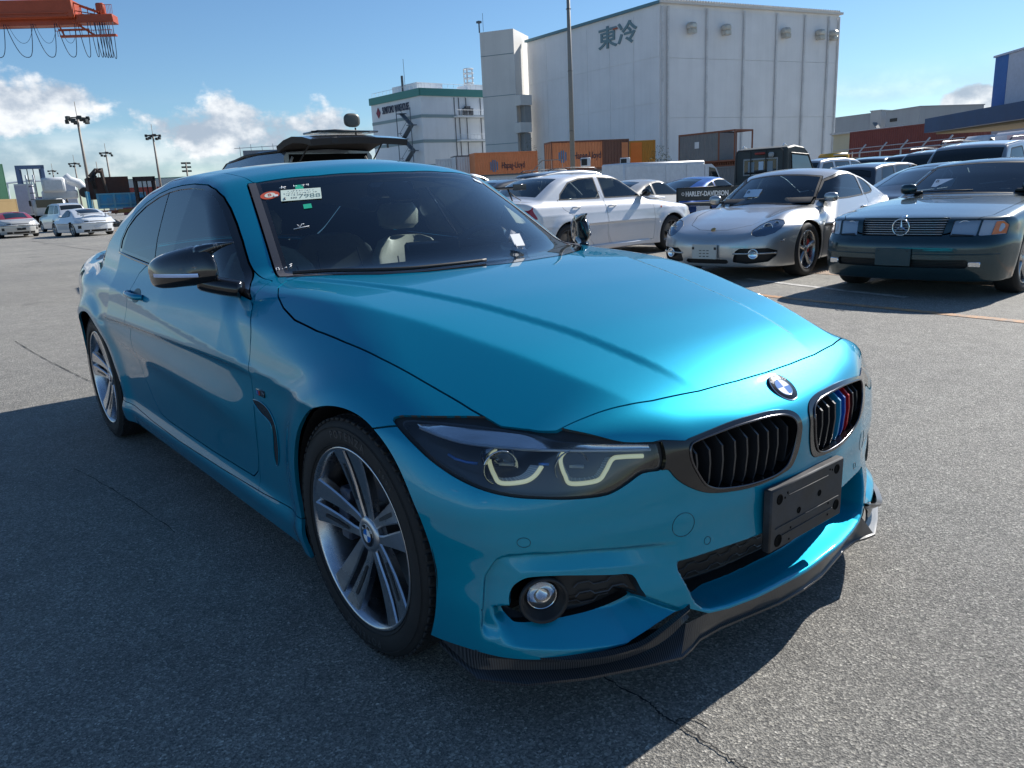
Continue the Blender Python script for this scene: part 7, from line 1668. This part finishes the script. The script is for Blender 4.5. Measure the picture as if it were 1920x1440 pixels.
# pale blue low building edge and yellow lorry, fence
T,L,H=simple_block('storage_hut','pale blue flat hut in front of the brown container end',1768,46,1850,44,278,3,dirty('hut_blue',(.26,.38,.42),.6,amt=.2,scale=1),trim=DOWN)
def yellow_truck():
    p=gat(1560,80); T=empty('lorry','lorry with a yellow cab between the cold store and the brown container','truck',p,R(60))
    YM=dirty('lorry_yellow',(.60,.33,.02),.4,amt=.2,scale=1); MB().box((0,0,2.0),(2.0,2.2,1.9),bev=.2).obj('cab',YM,T); MB().box((-1.02,0,2.3),(.04,1.7,.7)).obj('windscreen',BLK,T); MB().box((0,-1.11,2.3),(1.2,.04,.7)).obj('side_window',BLK,T)
    MB().box((4,0,1.9),(5,2.2,.25)).obj('bed',WHT,T); MB().box((3,0,.8),(8,.9,.4)).obj('chassis',DARK,T)
    for x in (0,4.5):
        for y in (-1,1):
            e=bpy.data.objects.new('wheel',None); e.location=(x,y,.48); reg(e,T); simple_wheel(e,.48,.3,'steel',ALU,res=18)
    for y in (-.9,.9): MB().tube([(1.3,y,2.0),(1.3,y,3.0)],.05,5).obj('headboard_post',WHT,T)
yellow_truck()
FM=nmat('fence_steel',(.42,.43,.45),.5,.5); prev=None
fx=[(1608,52),(1646,50.3),(1684,48.6),(1724,47),(1765,45.4)]
T=empty('wire_fence','galvanised wire fence with angled barbed-wire arms in front of the brown container','fence',gat(*fx[0]))
o=gat(*fx[0])
for px,d in fx:
    q=gat(px,d)-o; MB().tube([(q.x,q.y,0),(q.x,q.y,2.35),(q.x+.25,q.y+.2,2.75)],.045,6).obj('fence_post',FM,T)
for z in (1.4,1.9,2.3,2.55):
    a=gat(1560,54.5)-o; b=gat(1800,44)-o; MB().tube([(a.x,a.y,z),(b.x,b.y,z)],.02 if z!=2.3 else .035,4).obj('fence_wire' if z!=2.3 else 'top_rail',FM,T)
# low walls and brush behind
LM=nmat('leaf_olive',(.09,.11,.05),.8)
def bush(label,p,w,h,n,seed,mat=LM):
    r=np.random.default_rng(seed); V=[];F=[]
    for i in range(n):
        a,b,c_=r.normal(size=3); k=r.random()**.4/np.linalg.norm([a,b,c_]); x,y,z=a*k*w/2,b*k*w/2,abs(c_*k)*h; s_=.05+.09*r.random(); d=r.normal(size=(2,3)); d/=np.linalg.norm(d,axis=1)[:,None]
        i0=len(V); V+=[(x,y,z),(x+d[0][0]*s_,y+d[0][1]*s_,z+d[0][2]*s_),(x+d[1][0]*s_,y+d[1][1]*s_,z+d[1][2]*s_)]; F.append((i0,i0+1,i0+2))
    T=empty('bush',label,'bush',p); MB().add(V,F).obj('foliage',mat,T,False); m=MB()
    for k in range(5): m.tube([(0,0,0),(r.normal()*w*.15,r.normal()*w*.15,h*.7)],.03,4)
    m.obj('stem',nmat('bark',(.10,.08,.06),.9),T)
bush('olive bush beside the ochre container, left of the grey container',gat(1238,76),3.0,4.6,2600,3)
bush('dark bush showing above the left lettered container',gat(998,96),3.2,7.0,1500,4)
# ------------------------------------------------------------------ masts
MM=dirty('mast_galvanised',(.30,.27,.23),.6,amt=.5,scale=.6,dirt=(.18,.10,.05)); LH=nmat('floodlight_dark',(.03,.035,.035),.5)
def mast(label,px,py,d,r,heads,spread,lean=0):
    p=at(px,py,d); T=empty('light_mast',label,'light mast',(p.x,p.y,0),0,'floodlight masts in the yard')
    H=p.z; MB().tube([(0,0,0),(0,0,H*.5),(0,0,H)],[r,r*.8,r*.6],8).obj('pole',MM,T,True)
    if heads:
        MB().tube([(spread*.5*math.cos(t),spread*.5*math.sin(t),H-.3) for t in np.linspace(0,2*PI,14,endpoint=False)],.10,5,True).obj('head_ring',LH,T); MB().tube([(0,0,H),(0,0,H+spread*.9)],.05,4).obj('lightning_rod',MM,T)
        for k in range(heads):
            t=2*PI*k/heads; MB().box((spread*.62*math.cos(t),spread*.62*math.sin(t),H-.35-(.5 if k%2 else 0)),(spread*.22,spread*.26,spread*.24),rz=t,bev=.05).obj('floodlight',LH,T)
mast('tallest floodlight mast at left with a ring of floodlights',144,218,150,.28,10,2.5)
mast('floodlight mast nearest the teal roof with a ring of floodlights',286,251,170,.27,8,2.0)
mast('thinner floodlight mast between the two big ones',198,284,190,.24,6,1.8)
mast('small distant floodlight mast left of the white aerial truck boom',139,304,200,.22,6,1.7)
mast('smallest distant floodlight mast at left',98,318,210,.2,5,1.5)
mast('bare thin rod mast behind the rusty crane arm',180,303,160,.10,0,1)
mast('short floodlight mast with two crossbars just left of the teal roof',348,304,180,.26,0,1)
p=at(348,304,180); m=MB()
for z in (-.2,-1.0,-1.8): m.box((p.x,p.y,p.z+z),(.25,1.9,.35))
m.obj('sign_rack',LH,None,label='three dark crossbars on the short mast left of the teal roof',cat='crossbars')
p=gat(1075,58); T=empty('utility_pole','tall plain steel pole in front of the cold store','pole',p); q=at(1074,-60,58)
MB().tube([(0,0,0),(0,0,9),(0,0,q.z)],[.19,.16,.11],12).obj('pole_shaft',dirty('pole_grey',(.20,.20,.19),.6,amt=.5,scale=.8,dirt=(.30,.26,.20)),T,True)
for z in (5,9,13): MB().tube([(.175*math.cos(t),.175*math.sin(t),z) for t in np.linspace(0,2*PI,12,endpoint=False)],.02,4,True).obj('pole_band',ALUD,T)
# ------------------------------------------------------------------ gantry crane at the top left
def gantry():
    CR=dirty('crane_orange_red',(.40,.065,.018),.45,amt=.35,scale=.5,dirt=(.20,.05,.03)); CB=nmat('cable_dark_blue',(.015,.03,.06),.6); d=90
    a=at(-170,20,96); b=at(137,30,90); c=at(204,40,88.5); ang=math.atan2(b.y-a.y,b.x-a.x); L=(b-a).length; zt=at(134,5,90).z; zb=at(134,40,90).z
    T=empty('gantry_crane','orange-red gantry crane boom with looping cables at the top left','crane',(a.x,a.y,0),ang)
    MB().box((L/2,1.2,(zt+zb)/2+.35),(L,2.4,zt-zb),bev=.08).obj('girder',CR,T); MB().box((L/2,1.2,zb+.1),(L,1.2,.5)).obj('lower_rail',CR,T)
    for z in (zb+.5,zb+.8): MB().box((L/2-.5,-.05,z),(L,.12,.10)).obj('girder_flange',CR,T)
    Lc=(c-b).length; x1=L; x2=L+Lc
    MB().box(((x1+x2)/2,1.2,zb+.35),(Lc,1.5,.75),bev=.05).obj('boom_end',CR,T)
    st=MB(); 
    for y in (.5,1.9): st.tube([(x1,y,zt+.1),(x2-1.2,y,zb+.9)],.07,5); st.tube([(x1,y,zt-.6),(x2-1.6,y,zb+.7)],.05,5)
    for i in range(5): st.tube([(x1+Lc*.7*i/4,.5,zb+.7),(x1+Lc*.7*i/4,.5,zt+.1-(zt-zb-.8)*.85*i/4)],.04,4)
    st.obj('stay_bars',CR,T); MB().box((x2-1.2,1.2,zb+1.3),(.75,.75,1.0),bev=.1).obj('winch_housing',CR,T)
    rl=MB()
    for i in range(8): rl.tube([(x2-.9+.14*i,.4,zb+.7),(x2-.9+.14*i,.4,zb+1.5)],.02,4)
    rl.tube([(x2-.9,.4,zb+1.5),(x2+.1,.4,zb+1.5)],.025,4); rl.obj('railing',CR,T)
    wk=MB(); z=zb-1.35
    wk.box((x1+Lc*.35,-.2,z),(Lc*1.5,.5,.16)); wk.tube([(x1-1.5,-.2,zb),(x1-1.0,-.2,z)],.09,5); wk.tube([(x1-.1,-.2,zb),(x1+1.8,-.2,z)],.10,5); wk.box((x1-.1,-.2,zb-.75),(2.8,.15,.12)); wk.tube([(x1-1.8,-.2,z+.5),(x1+Lc*1.0,-.2,z+.5)],.03,4)
    for i in range(10): wk.tube([(x1-1.6+i*.55,-.2,z),(x1-1.6+i*.55,-.2,z+.5)],.025,4)
    wk.obj('walkway',CR,T)
    def loop(x0,x1_,drop,skew=.25):
        pts=[]
        for i in range(17):
            t=i/16; s_=1-abs(2*t-1)**2.6; pts.append((x0+(x1_-x0)*(t)+skew*(x1_-x0)*math.sin(PI*t),.1,zb-.1-drop*s_))
        MB().tube(pts,.035,5).obj('festoon_cable',CB,T,True); 
    k=L/307.0; X=lambda px: (px+170)*k
    for (p0,p1,dr) in ((-55,0,2.9),(3,52,2.95),(55,97,3.0),(101,136,3.05),(142,161,3.1),(166,176,3.1),(174,184,3.15),(180,189,3.15),(185,194,3.2),(190,199,3.2),(194,203,3.2),(199,210,3.3)): loop(X(p0),X(p1),dr,.15); 
    for (p0,p1,dr) in ((3,52,1.7),(55,97,1.75),(101,136,1.8)): 
        pts=[(X(p0)+(X(p1)-X(p0))*t,.6,zb-dr*(1-abs(2*t-1)**2.2)) for t in np.linspace(0,1,15)]; MB().tube(pts,.018,4).obj('messenger_cable',CB,T,True)
    MB().tube([(0,.1,zb-.45),(X(97),.1,zb-.5)],.02,4).obj('guide_wire',CB,T)
gantry()
# ------------------------------------------------------------------ vehicles and plant at the left
def local_frame(px,d,head=None): 
    p=gat(px,d); v=math.atan2(p.y-CAMP[1],p.x-CAMP[0])-PI/2; return p,v        # local x to the right of the picture, y away
WV=dirty('aerial_truck_white',(.62,.65,.68),.4,amt=.25,scale=.7,dirt=(.35,.35,.33))
def aerial_truck():
    p,v=local_frame(86,74); T=empty('aerial_work_truck','white truck with a folded aerial bucket and boom, behind the white coupe','truck',p,v)
    s=66*1.0/1448   # metres per photo pixel there
    MB().box((0,1,1.45),(2.3,2.6,1.5),bev=.2).obj('cab',WV,T); MB().box((.05,-.32,1.85),(1.9,.03,.6)).obj('windscreen',nmat('dark_car_glass',(.012,.016,.018),.04,0,.4),T)
    b=MB().box((.55,-.3,3.25),(1.65,1.1,1.15),bev=.12).obj('bucket',WV,T); MB().box((.55,-.87,3.25),(1.3,.05,.8),bev=.1).obj('bucket_pad',WV,b)
    MB().tube([(1.45,.6,4.0),(1.75,.6,3.6),(2.35,.6,3.35),(2.7,.6,2.95),(2.7,.6,2.4)],[.30,.34,.36,.32,.25],12).obj('boom_elbow',WV,T,True)
    MB().lathe([(0,-.25),(.42,-.25),(.42,.25),(0,.25)],16,'Y',Matrix.Translation((2.7,.4,2.6))).obj('boom_winch',BLK,T,'auto')
    MB().box((.9,1.4,2.5),(2.6,1.6,.7),bev=.1).obj('turntable',WV,T)
    MB().box((-.75,.1,2.3),(.12,.3,3.6),bev=.02).box((-1.25,.1,2.6),(.12,.3,3.0),bev=.02).obj('ladder_frame',WV,T); 
    for k in range(6): MB().box((-1.0,.1,1.2+.5*k),(.5,.08,.06)).obj('ladder_rung',ALUD,T)
    for x in (-.95,.95):
        e=bpy.data.objects.new('wheel',None); e.location=(x,.3,.45); e.rotation_euler=(0,0,PI/2); reg(e,T); simple_wheel(e,.45,.28,'steel',ALU,res=18)
    MB().box((0,.2,.75),(2.2,1.5,.35)).obj('chassis',DARK,T)
    for x in (-1.3,1.3): MB().box((x,-.3,1.9),(.16,.1,.45),bev=.04).obj('door_mirror',BLK,T)
aerial_truck()
for lab,pa,pb,d,pt,m in (('plain white box truck standing behind the aerial truck at right',106,142,84,341,dirty('truck_box_grey_white',(.50,.53,.58),.5,amt=.15,scale=.5)),('pinkish white box truck standing left of the aerial truck',26,62,78,345,dirty('truck_box_lilac',(.50,.48,.56),.5,amt=.2,scale=.5))):
    a=gat(pa,d); b=gat(pb,d); v=math.atan2(b.y-a.y,b.x-a.x); L=(b-a).length; zt=top_z((pa+pb)/2,pt,d)
    T=empty('box_truck',lab,'truck',a,v); MB().box((L/2,3,(zt+1)/2),(L,6,zt-1),bev=.06).obj('box',m,T); MB().box((L/2,3,.75),(L*.8,5.6,.4)).obj('chassis',DARK,T)
    for z in (1.05,zt-.05): MB().box((L/2,-.02,z),(L,.06,.12)).obj('box_frame',DOWN,T)
    for x in (.35,L-.35):
        e=bpy.data.objects.new('wheel',None); e.location=(x,.6,.48); e.rotation_euler=(0,0,PI/2); reg(e,T); simple_wheel(e,.48,.3,'steel',ALU,res=18)
def blue_truck():
    p,v=local_frame(158,62); T=empty('flatbed_truck','blue drop-side flatbed truck with worn paint beside the white coupe','truck',p,v+.06)
    s=62/1448*.92; BLU=dirty('flatbed_blue',(.02,.27,.50),.55,amt=.55,scale=1.6,dirt=(.25,.24,.20)); W_=100*s
    BLD=dirty('flatbed_blue_pale',(.10,.36,.50),.55,amt=.6,scale=1.6,dirt=(.28,.26,.22))
    side=MB().box((W_*.56,0,1.72),(W_*.80,.10,1.0)).obj('tail_board',BLU,T)
    for i in range(4): MB().box((W_*(.18+.255*i),-.08,1.72),(.12,.08,1.0)).obj('stake',BLD,side)
    for z in (1.27,1.52,2.2): MB().box((W_*.56,-.07,z),(W_*.80,.07,.09)).obj('board_rail',BLD,side)
    MB().box((W_*.08,2.4,1.85),(.1,4.8,1.15),R3=Matrix.Rotation(-.12,4,'Z')).obj('side_board',BLD,T)
    for i in range(5): MB().box((W_*.05+.05*i,.3+i*.9,1.85),(.14,.12,1.1)).obj('side_rib',BLU,T)
    MB().box((W_*.5,.6,.98),(W_*.8,1.2,.22)).obj('bed_frame',RST,T); MB().box((W_*.62,-.05,1.02),(W_*.30,.1,.25)).obj('ochre_plate',nmat('plate_ochre',(.36,.20,.06),.6),T)
    MB().box((W_*.2,-.05,.9),(.5,.1,.25)).obj('lamp_board',nmat('lamp_board_orange',(.40,.12,.04),.5),T)
    for x in (W_*.16,W_*.84):
        e=bpy.data.objects.new('wheel',None); e.location=(x,.6,.46); e.rotation_euler=(0,0,PI/2); reg(e,T); simple_wheel(e,.46,.45,'steel',STEEL,res=18)
    bx=MB().box((W_*.42,3.0,2.65),(W_*.66,3.0,1.5)).obj('rusty_box',dirty('box_rust_dark',(.055,.025,.018),.8,amt=.5,scale=.8,dirt=(.12,.05,.03)),None,label='dark rusty steel box standing on the blue flatbed truck',cat='steel box'); bx.matrix_world=Matrix.Translation(p)@Matrix.Rotation(v+.06,4,'Z')
    cr=dirty('crane_rust',(.05,.035,.028),.7,amt=.4,scale=2,dirt=(.14,.07,.04)); c=empty('folding_crane','rusty folding loader crane rising behind the dark steel box','crane',p,v+.06)
    MB().tube([(W_*.20,1.6,2.0),(W_*.17,1.6,2.9),(W_*.20,1.6,3.6)],.16,6).obj('crane_mast',cr,c); MB().tube([(W_*.14,1.5,3.4),(W_*.25,1.5,3.85),(W_*.34,1.5,3.8)],.20,6).obj('knuckle',cr,c,True); MB().tube([(W_*.33,1.5,4.0),(W_*.345,1.5,3.2),(W_*.38,1.5,2.2)],[.16,.13,.10],6).obj('outer_boom',cr,c); MB().tube([(W_*.12,1.4,3.1),(W_*.24,1.4,3.5)],.10,6).obj('hydraulic_ram',BLK,c)
    for i in range(3): MB().tube([(W_*(.17+.02*i),1.4,2.6),(W_*(.13+.03*i),1.3,3.3),(W_*.24,1.3,3.9)],.03,4).obj('hose',BLK,c,True)
blue_truck()
def rubble():
    p,v=local_frame(216,60); r=random.Random(9); m=MB()
    for i in range(160): m.box((r.uniform(-1.6,2.2),r.uniform(-.6,1.2),r.uniform(.02,.35)),(r.uniform(.08,.5),r.uniform(.05,.3),r.uniform(.04,.2)),R3=Matrix.Rotation(r.uniform(0,3),4,'Z')@Matrix.Rotation(r.uniform(-.5,.5),4,'X'))
    m.obj('rubble',dirty('rubble_grey',(.24,.22,.18),.9,amt=.4,scale=3),None,False,kind='stuff',label='low heap of rubble and scrap under the blue flatbed',cat='rubble').matrix_world=Matrix.Translation(p)@Matrix.Rotation(v,4,'Z')
rubble()
def mast_frame(name,label,px,d,wpx,pt,col,cat):
    p,v=local_frame(px,d); zt=top_z(px,pt,d); s=d/1448*1.12; w=wpx*s; T=empty(name,label,cat,p,v); m=nmat('lift_'+col[0],col[1],.6,.2)
    for x in (-w/2,w/2): MB().box((x,0,zt/2),(w*.16,.5,zt),bev=.03).obj('mast_rail',m,T); MB().box((x*.8,.35,zt*.47),(w*.10,.3,zt*.94)).obj('inner_rail',m,T)
    MB().box((0,0,zt-.15),(w*1.16,.5,.3)).obj('crosshead',m,T); MB().box((0,.1,zt*.45),(w*.9,.3,.25)).obj('carriage',m,T)
    for x in (-.12,.12): MB().tube([(x*w,0,zt*.4),(x*w,0,zt-.2)],.035,4).obj('lift_chain',BLK,T)
    MB().box((0,1.6,1.2),(w*.9,2.4,1.3),bev=.15).obj('body',m,T)
    for x in (-w*.42,w*.42):
        e=bpy.data.objects.new('wheel',None); e.location=(x,.9,.45); e.rotation_euler=(0,0,PI/2); reg(e,T); simple_wheel(e,.45,.3,'steel',STEEL,res=16)
mast_frame('container_lift','tall slate-blue container lift mast above the lilac box truck',62,82,30,310,('slate',(.10,.15,.24)),'lift truck')
mast_frame('forklift','dark forklift mast standing behind the blue flatbed near the teal roof',272,60,26,331,('dark',(.025,.018,.018)),'forklift')
T,L,H=simple_block('warehouse_building','long low pale warehouse on the skyline at left behind the masts',198,260,430,250,334,30,wallmat('wall_far_pale',(.45,.48,.48)),trim=TEALB)
# far steel arch bridge
p,v=local_frame(30,300); T=empty('arch_bridge','distant pale steel arch bridge at the left edge','bridge',p,v); m=MB(); pts=[(-22+3.3*i,0,2+9*math.sin(PI*min(max((i+2)/20,0),1))) for i in range(18)]
m.tube(pts,.28,5)
for x,y,z in pts[::2]: m.tube([(x,0,2),(x,0,z)],.2,4)
m.obj('arch',nmat('bridge_pale',(.50,.55,.60),.6),T)
# equipment on the skyline behind the raised rear door
p,v=local_frame(490,160); T=empty('rooftop_plant','grey rooftop machinery on the skyline behind the dark van','machinery',p,v); zz=top_z(490,279,160)
m=MB().box((2,0,zz/2),(9,6,zz-.8)); 
for i in range(4): m.tube([(-3+2*i,0,zz-2),(-3+2*i,0,zz+.5+.4*(i%2))],.05,4)
m.tube([(-4,0,zz+.2),(5,0,zz+.5)],.05,4).obj('frame',nmat('far_grey_steel',(.22,.24,.27),.6),T)
